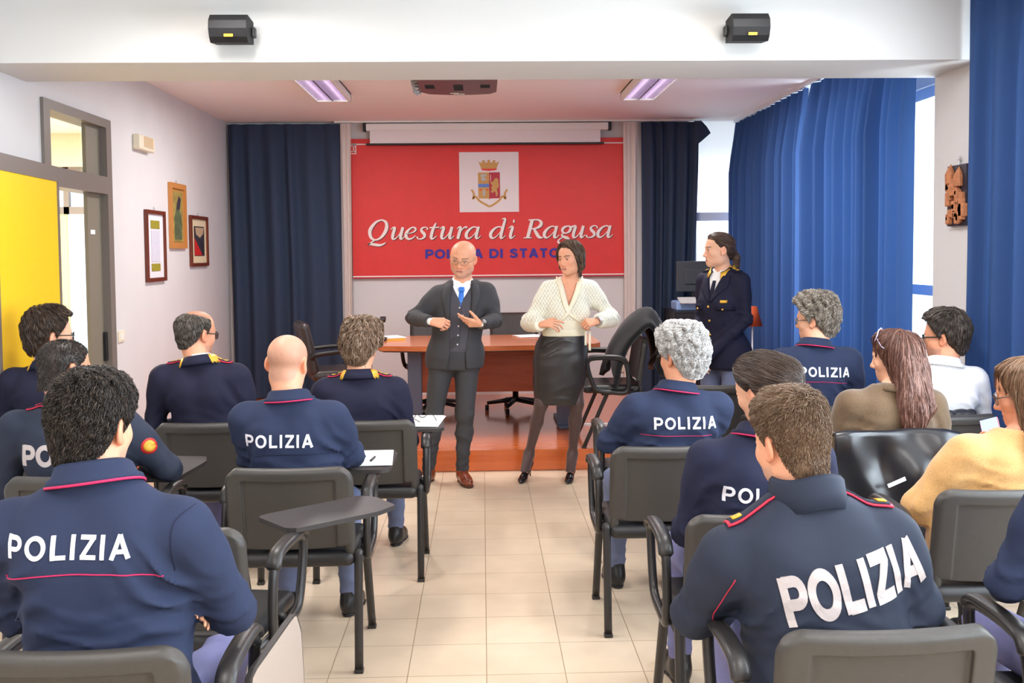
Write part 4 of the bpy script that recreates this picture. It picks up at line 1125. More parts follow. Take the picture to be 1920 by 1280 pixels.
TORSO = {  # u, half width, half depth
    'm': ([0, .12, .3, .55, .74, .86, .94, 1.0], [.175, .185, .165, .176, .182, .158, .09, .058], [.12, .135, .118, .122, .115, .088, .066, .056]),
    'f': ([0, .12, .3, .55, .74, .86, .94, 1.0], [.18, .185, .14, .152, .155, .13, .075, .05], [.12, .13, .1, .115, .102, .078, .058, .048]),
}
class Body:
    """joints of one person in his or her own coordinates: x right, y forward, z up, origin on the floor under the pelvis"""
    def __init__(s, **k):
        s.sex = 'm'; s.seated = True; s.w = 1.0; s.depth = 1.0; s.hs = 1.0; s.wx = 1.0; s.sw = .19; s.arms = 'lap'; s.dsh = .08; s.sh_roll = 0.0; s.slump = .0; s.turn = 0.0
        s.head = (0, .06, 1.245); s.hrot = (0, 5, 0); s.armr = 1.0; s.hip = None; s.legs = None; s.hands = {}; s.nb = None; s.legr = 1.0
        s.__dict__.update(k)
        s.H = Head(s.head, rot3(*s.hrot), s.hs, s.sex == 'f', s.wx)
        hx, hy, hz = s.head
        if s.nb is None: s.nb = (hx * .75, hy - .035, hz - .15 * s.hs)
        s.nb = np.array(s.nb, float)
        if s.hip is None: s.hip = (0, 0, .55) if s.seated else (0, 0, .93)
        s.hip = np.array(s.hip, float)
        na = s.H.p(0, -.028, -.045) - s.nb; na = na / np.linalg.norm(na); na = na * .35 + np.array((0, .04, .65)); s.nax = na / np.linalg.norm(na)
        a = math.radians(s.sh_roll); t = math.radians(s.turn)
        ax = np.array([math.cos(a) * math.cos(t), math.sin(t), -math.sin(a)])
        s.sh = {q: s.nb + ax * q * s.sw + np.array([0, -.005, -s.dsh]) for q in (-1, 1)}
        nz = s.nb[2]
        s.el, s.wr, s.hd = {}, {}, {}
        for q in (-1, 1):
            arm = s.arms[q] if isinstance(s.arms, dict) else s.arms
            if arm == 'folded': E, W_ = s.sh[q] + (q * .085, .03, -.25), s.nb + np.array((-q * .05, .24, -.27 + q * .015))
            elif arm == 'lap': E, W_ = s.sh[q] + (q * .065, .015, -.265), np.array((q * .06, .27, .72))
            elif arm == 'knee': E, W_ = s.sh[q] + (q * .06, .05, -.26), np.array((q * .13, .34, .68))
            elif arm == 'side': E, W_ = s.sh[q] + (q * .05, -.02, -.27), s.sh[q] + np.array((q * .04, .05, -.52))
            else: E, W_ = np.array(arm[0], float), np.array(arm[1], float)
            s.el[q], s.wr[q] = np.array(E, float), np.array(W_, float)
            f = s.wr[q] - s.el[q]; f /= np.linalg.norm(f)
            hd = s.hands.get(q, {})
            s.hd[q] = dict(fdir=hd.get('f', f), ndir=hd.get('n', (0, .25, .95)), side=hd.get('side', -q), curl=hd.get('curl', (.35, .4, .45, .5)), spread=hd.get('spread', .05), thumb=hd.get('thumb', (.6, .4)), thumb_bend=hd.get('tb', .25))
        if s.legs is None:
            s.legs = {q: ((q * .095, .0, s.hip[2]), (q * .14, .43, .53), (q * .14, .45, .1)) for q in (-1, 1)} if s.seated else {q: ((q * .09, 0, .9), (q * .1, .015, .49), (q * .11, -.02, .09)) for q in (-1, 1)}
        s.foot = getattr(s, 'foot', {q: (q * .12, 1.0) for q in (-1, 1)})
    def torso(s, F, infl=0.0, k=.03, z0=None, top=0.0):
        U, RX, RY = TORSO[s.sex]; U = np.array(U)
        zb = s.hip[2] - .09 if z0 is None else z0
        zt = s.nb[2] + .02 + top
        zs = (s.hip[2] - .09) + U * (s.nb[2] + .02 - (s.hip[2] - .09))
        cx = s.hip[0] + (s.nb[0] - s.hip[0]) * U ** 1.2
        cy = s.hip[1] + (s.nb[1] - s.hip[1]) * U ** 1.3 - s.slump * np.sin(PI * U) + .01 * np.sin(PI * U)
        rx = np.array(RX) * s.w + infl; ry = np.array(RY) * s.depth + infl
        zs = zs.copy(); zs[-1] += infl * .3
        if infl: zs[0] -= .02
        F.loft(zs, cx, cy, rx, ry, k)
        for q in (-1, 1):   # trapezius and shoulder blade
            F.cap(s.nb + np.array((q * .03, -.015, -.022)), s.sh[q] + np.array((-q * .02, -.01, .012)), .040 + infl * .8, .042 + infl * .8, .045)
            F.ell(s.nb + np.array((q * .085, -.06 * s.depth, -.15)), (.07 + infl, .05 + infl, .09 + infl), None, .05)
        if s.sex == 'f':
            for q in (-1, 1): F.ell(s.nb + np.array((q * .07, .085, -.24)), (.055 + infl, .05 + infl, .055 + infl), None, .04)
    def arm(s, F, infl=0.0, k=.04, wrist_ext=0.0, q=None, rw=None):
        r = s.armr * (.86 if s.sex == 'f' else 1.0)
        for g in ((-1, 1) if q is None else (q,)):
            F.cap(s.sh[g], s.sh[g] + (s.el[g] - s.sh[g]) * .3, .054 * r + infl, .054 * r + infl, k)
            F.cap(s.sh[g], s.el[g], .053 * r + infl, .041 * r + infl, k)
            d = s.wr[g] - s.el[g]; L_ = np.linalg.norm(d); d = d / L_
            m_ = s.el[g] + d * L_ * .3
            F.cap(s.el[g], m_, .041 * r + infl, .042 * r + infl, .02)
            F.cap(m_, s.wr[g] + d * wrist_ext, .042 * r + infl, (.028 * r + infl) if rw is None else rw, .02)
    def leg(s, F, infl=0.0, k=.03, ends=0.0):
        r = s.legr
        for q in (-1, 1):
            h, kn, an = [np.array(v, float) for v in s.legs[q]]
            F.cap(h, kn, .088 * r + infl, .058 * r + infl, .05)
            d = an - kn; L_ = np.linalg.norm(d); d /= L_
            back = np.array((0, -.012, 0))
            F.cap(kn, kn + d * L_ * .35 + back, .056 * r + infl, .056 * r + infl, .03)
            F.cap(kn + d * L_ * .35 + back, an + d * ends, .056 * r + infl, .038 * r + infl, .03)
    def span(s, m=.1):
        P = [s.H.o + (0, 0, .13), s.H.o, s.nb] + list(s.sh.values()) + list(s.el.values()) + list(s.wr.values()) + [np.array(v) for q in (-1, 1) for v in s.legs[q]] + [s.hip + (.2, .16, 0), s.hip - (.2, .16, 0)]
        return np.min(P, 0) - m, np.max(P, 0) + m

def build_body(B, root, skin, face=True, hfine=.004, hand_fine=.0055, hand_zones=(), extra=None, coarse=.014, jaw=1.0, colf=None, hands=(-1, 1), **ck):
    lo, hi = B.span(.12); lo[2] = 0.0
    H = B.H
    zones = [(H.o - .128, H.o + np.array((.128, .128, .135)), hfine)]
    for q in hand_zones: zones.append((B.wr[q] - .1, B.wr[q] + .1, hand_fine))
    F = Field(lo, hi, coarse, zones)
    B.torso(F, -.014)
    F.cap(B.nb + np.array((0, -.01, -.02)), H.p(0, -.028, -.045), .063 * (.86 if B.sex == 'f' else 1), .058 * (.84 if B.sex == 'f' else 1) * B.hs, .03)
    B.arm(F, -.006)
    for q in hands:
        h = B.hd[q]; add_hand(F, B.wr[q], h['fdir'], h['ndir'], h['side'], h['curl'], h['spread'], h['thumb'], .96 if B.sex == 'f' else 1.03, h['thumb_bend'])
    B.leg(F, -.012)
    for q in (-1, 1):
        an = np.array(B.legs[q][2], float); t, s_ = B.foot[q]; dr = np.array((t, s_, 0)); dr = dr / np.linalg.norm(dr)
        F.cap(an + (0, 0, -.03), an + dr * .13 + (0, 0, .035 - an[2]), .03, .024, .03)
    add_head(F, H, face, True, jaw)
    if extra: extra(F)
    V, Q = F.surface(); V = relax(V, Q, 1, .35)
    C = (colf or skin_color(H, skin, **ck))(V)
    me = make_mesh('person', V, Q, M_SKIN, True, C)
    root.data = me
    return V, Q

def eyes(B, root, iris=(.06, .035, .02), gaze=(0, 1, 0)):
    H = B.H
    for s in (-1, 1):
        c = H.p(s * .031, .0758, .0); n = 14; V = []; C = []
        mb = MB(); r = .012 * B.hs
        g = H.R @ np.array(gaze, float); g /= np.linalg.norm(g)
        for i in range(n + 1):
            for j in range(n):
                a = PI * i / n; b = 2 * PI * j / n
                d = np.array((math.sin(a) * math.cos(b), math.sin(a) * math.sin(b), math.cos(a))); V.append(c + d * r)
                q = d @ g; C.append((.012, .01, .01) if q > .93 else iris if q > .78 else (.72, .68, .66))
        F_ = [(i * n + j, i * n + (j + 1) % n, (i + 1) * n + (j + 1) % n, (i + 1) * n + j) for i in range(n) for j in range(n)]
        obj('eye', make_mesh('eye', V, F_, M_EYE, True, np.array(C)), root)

def glasses(B, root, m, rx=.026, rz=.019, lens=None, wire=.0013, z=-.004, thick_top=False):
    H = B.H; mb = MB(); mb.smooth = True
    for s in (-1, 1):
        loop = []
        for i in range(22):
            a = 2 * PI * i / 22; cx, sz = math.cos(a), math.sin(a)
            pw = .7; x = math.copysign(abs(cx) ** pw, cx) * rx; zz = math.copysign(abs(sz) ** pw, sz) * rz
            loop.append(H.p(s * .033 + x, .105 - .25 * abs(s * .033 + x) ** 2 / .06, z + zz))
        mb.tube(loop, wire * B.hs, 6, closed=True)
        mb.tube([H.p(s * (.033 + rx), .094, z + .008), H.p(s * .074, .075, z + .01), H.p(s * .081, -.005, z + .012), H.p(s * .082, -.03, z - .012)], wire * 1.2, 6)
    mb.tube([H.p(-.009, .104, z + .004), H.p(0, .109, z + .008), H.p(.009, .104, z + .004)], wire, 6)
    o = mb.build('glasses', m, root)
    for s in (-1, 1):
        P = [H.p(s * .033 + rx * .94 * math.cos(2 * PI * i / 18), .1035 - .25 * abs(s * .033 + rx * math.cos(2 * PI * i / 18)) ** 2 / .06, z + rz * .94 * math.sin(2 * PI * i / 18)) for i in range(18)]
        MB().add(P, [tuple(range(18))]).build('lens', lens or M_LENS, o)
    return o
M_LENS = glass_material('lens_glass', (.93, .94, .95))

# ------------------------------------------------------------------ clothes
def fold_fn(specs, base=(.0025, .13, 3)):
    """specs: (centre, radius, wave vector (direction * cycles per metre), amplitude)"""
    def f(x, y, z):
        d = base[0] * sines(x, y, z, base[1], base[2]) if base else 0 * x
        for c, R, kv, a in specs:
            w = np.exp(-(((x - c[0]) ** 2 + (y - c[1]) ** 2 + (z - c[2]) ** 2) / (R * R)))
            ph = 2 * PI * (x * kv[0] + y * kv[1] + z * kv[2]) + 1.2 * np.sin(x * 23 + z * 17) + .8 * np.sin(z * 31 - x * 11)
            s_ = 1 - 2 * np.abs(np.sin(ph / 2)) ** .75; d = d + a * w * (s_ + .3 * np.sin(2 * ph + .6))
        return d
    return f

def arm_folds(B, amp=.005, freq=16):
    sp = []
    for q in (-1, 1):
        u = B.el[q] - B.sh[q]; u = u / np.linalg.norm(u); v = B.wr[q] - B.el[q]; v = v / np.linalg.norm(v)
        sp.append((B.el[q], .09, (u + v) / np.linalg.norm(u + v) * freq * 1.2, amp * 1.2))
        sp.append((B.sh[q] + np.array((-q * .03, -.04, -.1)), .09, np.array((q * .8, 0, .6)) * freq, amp * .8))
        sp.append((B.el[q] + v * .14, .08, v * freq * 1.5, amp * .7))
    return sp

def garment_top(B, root, name, m, infl=.012, h=.011, cuff=.0, neck_drop=.0, folds=None, carve=None, hem=None, sleeves=True, it=1, sleeve_infl=None, extra=None, zones=(), neck_r=None, rw=None):
    lo, hi = B.span(.12); z_lo = (B.hip[2] - .13) if hem is None else hem - .05
    lo[2] = z_lo; hi[2] = B.nb[2] + .12
    hi[1] = max(B.wr[-1][1], B.wr[1][1], B.nb[1], B.hip[1] + .15) + .12
    F = Field(lo, hi, h, zones)
    B.torso(F, infl)
    if sleeves:
        B.arm(F, (infl if sleeve_infl is None else sleeve_infl), wrist_ext=.02, rw=rw)
    if extra: extra(F)
    F.displace(fold_fn((folds or []), (.0022, .12, 5)))
    if sleeves:
        for q in (-1, 1):
            d = B.wr[q] - B.el[q]; d /= np.linalg.norm(d); F.cut(B.wr[q] - d * cuff, d, .075)
    nd = B.nax
    F.cut(B.nb + nd * (.016 - neck_drop), nd, .10, .01)
    F.cap(B.nb - nd * .015, B.nb + nd * .1, (.056 if neck_r is None else neck_r) * (.92 if B.sex == 'f' else 1), None, .01, 's')
    if hem is not None:
        F.put((lo[0], lo[1], lo[2]), (hi[0], hi[1], hem), lambda X, Y, Z: Z - f32(hem) + 0 * X + 0 * Y, .006, 's', .05)
    if carve: carve(F)
    o, V, Q = solid(name, F, m, root, it)
    return o, V, Q, bvh(V, Q)

def trousers(B, root, m, h=.013, infl=.006, folds=None, ends=.02, name='trousers', cut_z=None, rise=.1):
    lo, hi = B.span(.13); lo[2] = 0.02; hi[2] = B.hip[2] + rise + .04
    F = Field(lo, hi, h)
    U, RX, RY = TORSO[B.sex]
    b = B.hip
    F.ell(b + np.array((0, -.01, .02)), (RX[0] * B.w + .01, RY[0] + .02, .13), None, .03)
    B.leg(F, infl, ends=ends)
    if not B.seated:
        B.torso(F, .002)
        F.put((lo[0], lo[1], b[2] + rise), (hi[0], hi[1], hi[2] + 1), lambda X, Y, Z: f32(b[2] + rise) - Z + 0 * X + 0 * Y, .004, 's', .03)
    sp = list(folds or [])
    for q in (-1, 1):
        kn = np.array(B.legs[q][1]); an = np.array(B.legs[q][2])
        sp.append((kn, .1, (0, 9, 9), .005)); sp.append((an + (0, 0, .06), .1, (2, 3, 15), .005))
    F.displace(fold_fn(sp, (.003, .14, 9)))
    for q in (-1, 1):
        kn = np.array(B.legs[q][1]); an = np.array(B.legs[q][2]); d = an - kn; d = d / np.linalg.norm(d)
        F.cut(an + d * ends * .6, d, .1)
    o, V, Q = solid(name, F, m, root, 1)
    return o, V, Q

def shoes(B, root, m, h=.008, sole=None, length=.26, tall=.07, heel=0.0, name='shoe', width=.042):
    for q in (-1, 1):
        an = np.array(B.legs[q][2], float); t, s_ = B.foot[q]; dr = np.array((t, s_, 0)); dr = dr / np.linalg.norm(dr); sd = np.array((dr[1], -dr[0], 0))
        g = an.copy(); g[2] = 0
        lo = g - (.22, .22, .0); hi = g + np.array((.22, .22, .3)); lo[0] -= .06; hi[0] += .06
        lo = np.minimum(lo, g + dr * (length * .72 + .06) - .06); hi = np.maximum(hi, g + dr * (length * .72 + .06) + np.array((.06, .06, 0))); lo[2] = -.01
        F = Field(lo, hi, h)
        M = np.stack([sd, dr, np.array((0, 0, 1))], 1)
        F.ell(g + dr * length * .42 + (0, 0, .03), (width, length * .33, .042), M, .02)
        F.ell(g + dr * length * .2 + (0, 0, .045), (width * .84, length * .3, .05), M, .03)
        F.ell(g + dr * -.02 + (0, 0, .045), (width * .82, .05, .05), M, .03)
        F.cap(g + dr * -.005 + (0, 0, .06), g + dr * -.005 + (0, 0, .06 + tall), .040, .043, .03)
        F.cut(g + (0, 0, .06 + tall), (0, 0, 1), .1)
        F.put(lo, (hi[0], hi[1], .012), lambda X, Y, Z: Z - f32(.012) + 0 * X + 0 * Y, .004, 's', .05)
        o, V, Q = solid(name, F, m, root, 1)
        F = Field(lo, hi, h)
        F.ell(g + dr * length * .42, (width + .003, length * .34, .05), M, .01); F.ell(g + dr * .0, (width * .85, .062, .05), M, .03)
        F.put((lo[0], lo[1], .016), (hi[0], hi[1], hi[2]), lambda X, Y, Z: f32(.016) - Z + 0 * X + 0 * Y, .003, 's', .06)
        F.put((lo[0], lo[1], lo[2]), (hi[0], hi[1], .001), lambda X, Y, Z: Z - f32(.001) + 0 * X + 0 * Y, .001, 's', .05)
        solid('sole', F, sole or M_BLACK, o, 0)

def ring_strip(B, prof, a0, a1, n=40, rx=.066, ry=.068, tilt=0.0, drop_front=0.0, wav=0.0, base=None, axis=None):
    """a band around the neck: prof = (outward, up) pairs; angles from straight back (0)"""
    nd = B.nax if axis is None else np.array(axis, float); nd = nd / np.linalg.norm(nd)
    X = np.array((1.0, 0, 0)); X -= nd * (X @ nd); X /= np.linalg.norm(X); Y = np.cross(nd, X)
    c = B.nb if base is None else np.array(base, float); sc = .92 if B.sex == 'f' else 1.0
    G = []
    for i in range(n + 1):
        a = math.radians(a0 + (a1 - a0) * i / n); rad = X * math.sin(a) - Y * math.cos(a); fr = (1 - math.cos(a)) / 2
        row = []
        for (o_, u) in prof:
            p = c + (X * math.sin(a) * (rx * sc + o_) - Y * math.cos(a) * (ry * sc + o_)) + nd * (u - drop_front * fr * fr + wav * math.sin(a * 3 + 1) * (o_ > .01))
            row.append(p)
        G.append(row)
    return G

def sheet_solid(G, t=.003):
    """a grid of points given a thickness"""
    G = np.array(G, float); a, b = G.shape[:2]
    du = np.gradient(G, axis=0); dv = np.gradient(G, axis=1); N_ = np.cross(du, dv); N_ /= np.linalg.norm(N_, axis=2, keepdims=True) + 1e-9
    A = G + N_ * t / 2; Bq = G - N_ * t / 2
    mb = MB(); mb.smooth = True
    V = list(A.reshape(-1, 3)) + list(Bq.reshape(-1, 3)); n = a * b; F = []
    for i in range(a - 1):
        for j in range(b - 1):
            p = i * b + j; F.append((p, p + b, p + b + 1, p + 1)); F.append((n + p, n + p + 1, n + p + b + 1, n + p + b))
    for i in range(a - 1):
        for j in (0, b - 1):
            p = i * b + j; F.append((p, n + p, n + p + b, p + b) if j == 0 else (p, p + b, n + p + b, n + p))
    for j in range(b - 1):
        for i in (0, a - 1):
            p = i * b + j; F.append((p, p + 1, n + p + 1, n + p) if i == 0 else (p, n + p, n + p + 1, p + 1))
    return mb.add(V, F)

def polo_collar(B, shirt, m, m_pipe, r=.0, high=.047, spread=.039):
    prof = [(r + .0, -.012), (r + .001, .02), (r + .004, high - .006), (r + .009, high), (r + .015, high - .005), (r + spread * .62, high * .45), (r + spread * .9, .016), (r + spread, .003)]
    G = ring_strip(B, prof, -158, 158, 56, drop_front=.035)
    o = sheet_solid(G, .004).build('collar', m, shirt)
    e = [g[-1] for g in G]
    mb = MB(); mb.smooth = True; mb.tube(e, .0035, 6).build('collar_piping', m_pipe, shirt)
    return o

def lettering(shirt, T_, text, x0, z0, width, m, tilt=0.0, stroke=.18, depth=.0025, gap=.15, height=None, ydir=1.0):
    R, tw = text_ribbons(text, stroke, gap); s = width / tw; sy = s if height is None else height
    ca, sa = math.cos(math.radians(tilt)), math.sin(math.radians(tilt))
    def f(x, y):
        u = x * s - width / 2; v = (y - .5) * sy
        if ydir < 0: u = -u
        p = (x0 + u * ca - v * sa, -1.2 * ydir, z0 + u * sa + v * ca)
        hit = T_.ray_cast(Vector(p), Vector((0, ydir, 0)))
        if hit[0] is None: return Vector((p[0], 0, p[2])), Vector((0, -ydir, 0))
        return hit[0], Vector((0, -ydir, 0))
    return ribbons_mesh(R, f, depth).build('lettering', m, shirt)

def cast(T_, p, d):
    h = T_.ray_cast(Vector(p), Vector(d)); return h[0], h[1]

def surface_line(shirt, T_, pts, d, r, name, m, lift=.001, per=8):
    P = []
    for p in smooth_path(pts, per) if len(pts) > 2 else [np.array(pts[0]) * (1 - t / 10) + np.array(pts[1]) * t / 10 for t in range(11)]:
        h, n = cast(T_, p, d)
        if h is not None: P.append(h - Vector(d) * lift)
    if len(P) < 2: return None
    mb = MB(); mb.smooth = True
    return mb.tube(P, r, 5).build(name, m, shirt)

def patch(T_, corners, d, t=.006, nu=8, nv=4, lift=.002, follow=True):
    """four-cornered flap laid on a surface along direction d; returns the MB"""
    c = [np.array(q, float) for q in corners]; G = []
    last = None
    for i in range(nu + 1):
        row = []
        for j in range(nv + 1):
            u, v = i / nu, j / nv
            p = (c[0] * (1 - u) + c[1] * u) * (1 - v) + (c[3] * (1 - u) + c[2] * u) * v
            h, n = cast(T_, p, d)
            q = np.array(h) if h is not None else (last + 0 if last is not None else p)
            last = q; row.append(q - np.array(d) * (lift + t / 2))
        G.append(row)
    return sheet_solid(G, t)

def epaulette(B, shirt, T_, q, m, m_edge, gold=None, length=.115, w=.05, inner=.05, shift=0.0):
    """shoulder strap from the collar to the arm: board, edging and gold badges"""
    a = B.nb + np.array((q * inner, shift - .002, 0)); b = B.sh[q] + np.array((q * .02, shift, 0))
    u = b - a; u[2] = 0; L_ = np.linalg.norm(u); u /= L_; v = np.array((-u[1], u[0], 0)); z = B.nb[2] + .25
    L_ = min(L_, length); b = a + u * L_
    def cs(s0, s1, w_): return [np.array((*(a + u * L_ * s0 - v * w_ / 2)[:2], z)), np.array((*(a + u * L_ * s1 - v * w_ / 2)[:2], z)), np.array((*(a + u * L_ * s1 + v * w_ / 2)[:2], z)), np.array((*(a + u * L_ * s0 + v * w_ / 2)[:2], z))]
    e = patch(T_, cs(0, 1, w), (0, 0, -1), .005, 8, 4, .003).build('epaulette', m_edge, shirt)
    patch(T_, cs(.05, .95, w * .78), (0, 0, -1), .004, 8, 3, .0075).build('strap_board', m, e)
    if gold:
        for s0, s1, w_ in gold[1]: patch(T_, cs(s0, s1, w_), (0, 0, -1), .004, 3, 3, .0115).build('strap_badge', gold[0], e)
    return e

def sleeve_patch(shirt, T_, c, d, r, m, name, ring=None):
    d = np.array(d, float); d /= np.linalg.norm(d); x = np.cross(d, (0, 0, 1)); x /= np.linalg.norm(x); y = np.cross(x, d)
    P = []
    for rr in (0, .5, 1):
        row = []
        for i in range(17):
            a = 2 * PI * i / 16; p = np.array(c) + (x * math.cos(a) + y * math.sin(a)) * r * rr - d * .15
            h, n = cast(T_, p, d); row.append(np.array(h) - d * .002 if h is not None else np.array(c))
        P.append(row)
    return sheet_solid(P, .002).build(name, m, shirt)

# ------------------------------------------------------------------ armchairs of the audience
M_CHAIR = mat('chair_shell_plastic', srgb(62, 59, 56), 0.42, spec=.5, noise=.05, nscale=60, bump=.25, bscale=700)
M_CHAIRF = mat('chair_frame_black', srgb(42, 40, 40), 0.38)
M_SEAT = mat('chair_seat_black', srgb(34, 33, 34), 0.45, bump=.2, bscale=500)
M_TABLET = mat('tablet_black', srgb(52, 48, 48), 0.5, noise=.08, nscale=12)
M_TABUNDER = mat('tablet_underside', srgb(164, 150, 140), 0.6)

def _chair_shapes():
    F = Field((-.28, -.07, -.2), (.28, .07, .2), .0048)
    F.rbox((0, 0, 0), (.25, .0235, .168), .022)
    F.rbox((0, -.030, -.045), (.182, .022, .165), .006, None, .0, 's')
    V, Q = F.surface(); V = relax(V, Q, 1, .4)
    corner = np.maximum(np.abs(V[:, 0]) - .19, 0) / .06 * np.maximum(V[:, 2] - .11, 0) / .058
    V[:, 2] -= .03 * corner ** 2; V[:, 0] *= 1 - .07 * corner
    V[:, 1] += .42 * V[:, 0] ** 2                                  # hollow towards the sitter
    a = math.radians(9); y, z = V[:, 1].copy(), V[:, 2].copy()
    V[:, 1] = y * math.cos(a) - z * math.sin(a) - .245; V[:, 2] = y * math.sin(a) + z * math.cos(a) + .655
    back = make_mesh('backrest', V, Q, M_CHAIR, True)
    F = Field((-.3, -.3, .36), (.3, .3, .52), .011)
    F.rbox((0, 0, .445), (.25, .235, .032), .03); F.ell((0, .0, .415), (.2, .18, .03), None, .03)
    F.displace(lambda x, y, z: -.012 * np.exp(-(x ** 2 + y ** 2) / .02) * (z > .44) - .4 * np.maximum(y - .14, 0) ** 2 * (z > .44))
    V, Q = F.surface(); seat = make_mesh('seat', relax(V, Q, 2), Q, M_SEAT, True)
    return back, seat
def _arm_mesh(q):
    x = q * .285
    P = smooth_path([(x, -.1, .43), (x, -.11, .55), (x, -.085, .655), (x, -.02, .683), (x, .12, .688), (x, .19, .672), (x, .2, .62), (x, .165, .5), (x, .12, .44), (x, .0, .425)], 4, True)
    mb = MB(); mb.smooth = True
    mb.tube(P, .0155, 8, closed=True, flat=1.2, up=(1, 0, 0))
    pad = smooth_path([(x, -.1, .645), (x, -.075, .682), (x, -.02, .697), (x, .1, .701), (x, .185, .692), (x, .205, .66)], 4)
    mb.tube(pad, [.010] + [.014] * (len(pad) - 2) + [.010], 8, flat=1.9, up=(0, 0, 1))
    return mb.mesh('armrest', M_CHAIRF)
def _leg_mesh(q, rear):
    x = q * .262; mb = MB(); mb.smooth = True
    P = [(x, -.2, .47), (x, -.21, .42), (x, -.245, 0.012)] if rear else [(x, .01, .455), (x, .05, .41), (x, .225, .012)]
    P = smooth_path(P, 4); mb.tube(P, .0155, 8, flat=1.15)
    mb.smooth = False; e = P[-1]; mb.box((e[0], e[1], .008), (.036, .034, .016), bev=.003)
    return mb.mesh('leg', M_CHAIRF)
def _frame_mesh():
    mb = MB(); mb.smooth = True
    for q in (-1, 1):
        mb.tube([(q * .262, -.215, .425), (q * .262, .08, .415)], .0135, 8)
    mb.tube([(-.262, -.12, .41), (.262, -.12, .41)], .012, 8); mb.tube([(-.262, .08, .41), (.262, .08, .41)], .012, 8)
    return mb.mesh('seat_frame', M_CHAIRF)
def _bracket_mesh(q):
    mb = MB(); mb.smooth = True
    P = smooth_path([(q * .222, -.195, .6), (q * .225, -.212, .53), (q * .232, -.2, .455), (q * .24, -.15, .428)], 4)
    mb.tube(P, .012, 8, flat=1.7, up=(0, 1, 0)); return mb.mesh('back_bracket', M_CHAIR)
_back_me, _seat_me = _chair_shapes()
_arm_me = {q: _arm_mesh(q) for q in (-1, 1)}
_legs_me = [_leg_mesh(q, r_) for q in (-1, 1) for r_ in (True, False)]
_frame_me = _frame_mesh(); _brk_me = {q: _bracket_mesh(q) for q in (-1, 1)}
_chair_proto = None
def armchair(x, yc, label, rz=0.0, tablet=None, group='black armchairs of the audience'):
    """x, yc: middle of the seat; tablet = (x, y, angle, folded) in the chair's coordinates"""
    global _chair_proto
    if _chair_proto is None:
        t = empty('armchair', (x, yc, 0), math.radians(rz))
        obj('backrest', _back_me, t); obj('seat', _seat_me, t); obj('seat_frame', _frame_me, t)
        for me in _legs_me: obj('leg', me, t)
        for q in (-1, 1): obj('armrest', _arm_me[q], t); obj('back_bracket', _brk_me[q], t)
        _chair_proto = t
    else:
        t = _chair_proto.copy(); COL.objects.link(t)
        for ch in _chair_proto.children:
            if ch.name.startswith('writing_tablet') or ch.name.startswith('tablet_joint'): continue
            c = ch.copy(); COL.objects.link(c); c.parent = t
        t.location = (x, yc, 0); t.rotation_euler = (0, 0, math.radians(rz))
    tag(t, label, 'chair', group)
    if tablet:
        tx, ty, ang, folded = tablet
        F = Field((-.15, -.26, -.02), (.15, .26, .02), .008)
        V = [(-.125, -.23), (.085, -.23), (.118, -.2), (.125, .12), (.09, .22), (-.06, .235), (-.125, .2)]
        P = []
        for i in range(len(V)):
            a, b, c = np.array(V[i - 1]), np.array(V[i]), np.array(V[(i + 1) % len(V)]); P += [tuple(b + (a - b) * .12), tuple(b + ((a - b) + (c - b)) * .03), tuple(b + (c - b) * .12)]
        P = P if sum(P[i][0] * P[(i + 1) % len(P)][1] - P[(i + 1) % len(P)][0] * P[i][1] for i in range(len(P))) > 0 else P[::-1]
        if folded: M_ = Matrix.Translation((tx, ty, .53)) @ Matrix.Rotation(math.radians(ang), 4, 'Z') @ Matrix.Rotation(math.radians(86), 4, 'Y')
        else: M_ = Matrix.Translation((tx, ty, .712)) @ Matrix.Rotation(math.radians(ang), 4, 'Z')
        tb = MB().prism(P, .016, M_).build('writing_tablet', M_TABLET, t)
        MB().prism([(p[0] * .96, p[1] * .96) for p in P], .001, M_ @ Matrix.Translation((0, 0, .0162 if folded else -.0012))).build('tablet_underside', M_TABUNDER if folded else M_TABLET, tb)
        j = MB(); j.smooth = True
        j.tube([(.285, .12, .69), (.285, .13, .705), (min(.3, max(.22, tx)), (.13 + ty) / 2, .706 if not folded else .66)], .014, 8)
        j.build('tablet_joint', M_BLACK, t)
    return t
OFF = .27
armchair(-1.387, 4.93 + OFF, 'black armchair under the balding officer with gold collar, in front of the left wall')
armchair(-.587, 4.93 + OFF, 'black armchair under the brown-haired officer, papers on its writing tablet', tablet=(.245, .23, 4, False))
armchair(-2.19, 4.93 + OFF, 'black armchair under the officer in front of the yellow door')
armchair(-1.57, 3.76 + OFF, 'black armchair with bare writing tablet under the man with a round sleeve patch', tablet=(.19, .33, -4, False))
armchair(-.765, 3.85 + OFF, 'black armchair under the shaven-headed officer, white pad on its tablet', tablet=(.24, .34, 0, False))
armchair(-.945, 3.02 + OFF, 'empty black armchair with its writing tablet swung outwards, behind the shaven-headed officer', -8, tablet=(.35, .32, -42, False))
armchair(-.885, 2.08 + OFF, 'black armchair under the curly dark-haired man, its tablet folded down beside the armrest', tablet=(.335, .2, -4, True))
armchair(.785, 4.16 + OFF, 'black armchair under the grey curly-haired officer by the aisle')
armchair(.88, 3.05 + OFF, 'black armchair under the woman with smooth dark hair')
armchair(.875, 2.10 + OFF, 'black armchair under the man in the jacket with large slanting letters', 2)
armchair(1.79, 5.2 + OFF, 'black armchair under the grey-haired officer with glasses')
armchair(1.84, 4.4 + OFF, 'black armchair under the auburn-haired woman, a black jacket hung over it')
armchair(2.335, 4.85 + OFF, 'black armchair under the man in the white shirt')
armchair(1.80, 3.32 + OFF, 'black armchair under the woman in the mustard sweater')
armchair(.92, 5.15 + OFF, 'empty black armchair hidden in front of the grey curly-haired officer, its armrest showing')
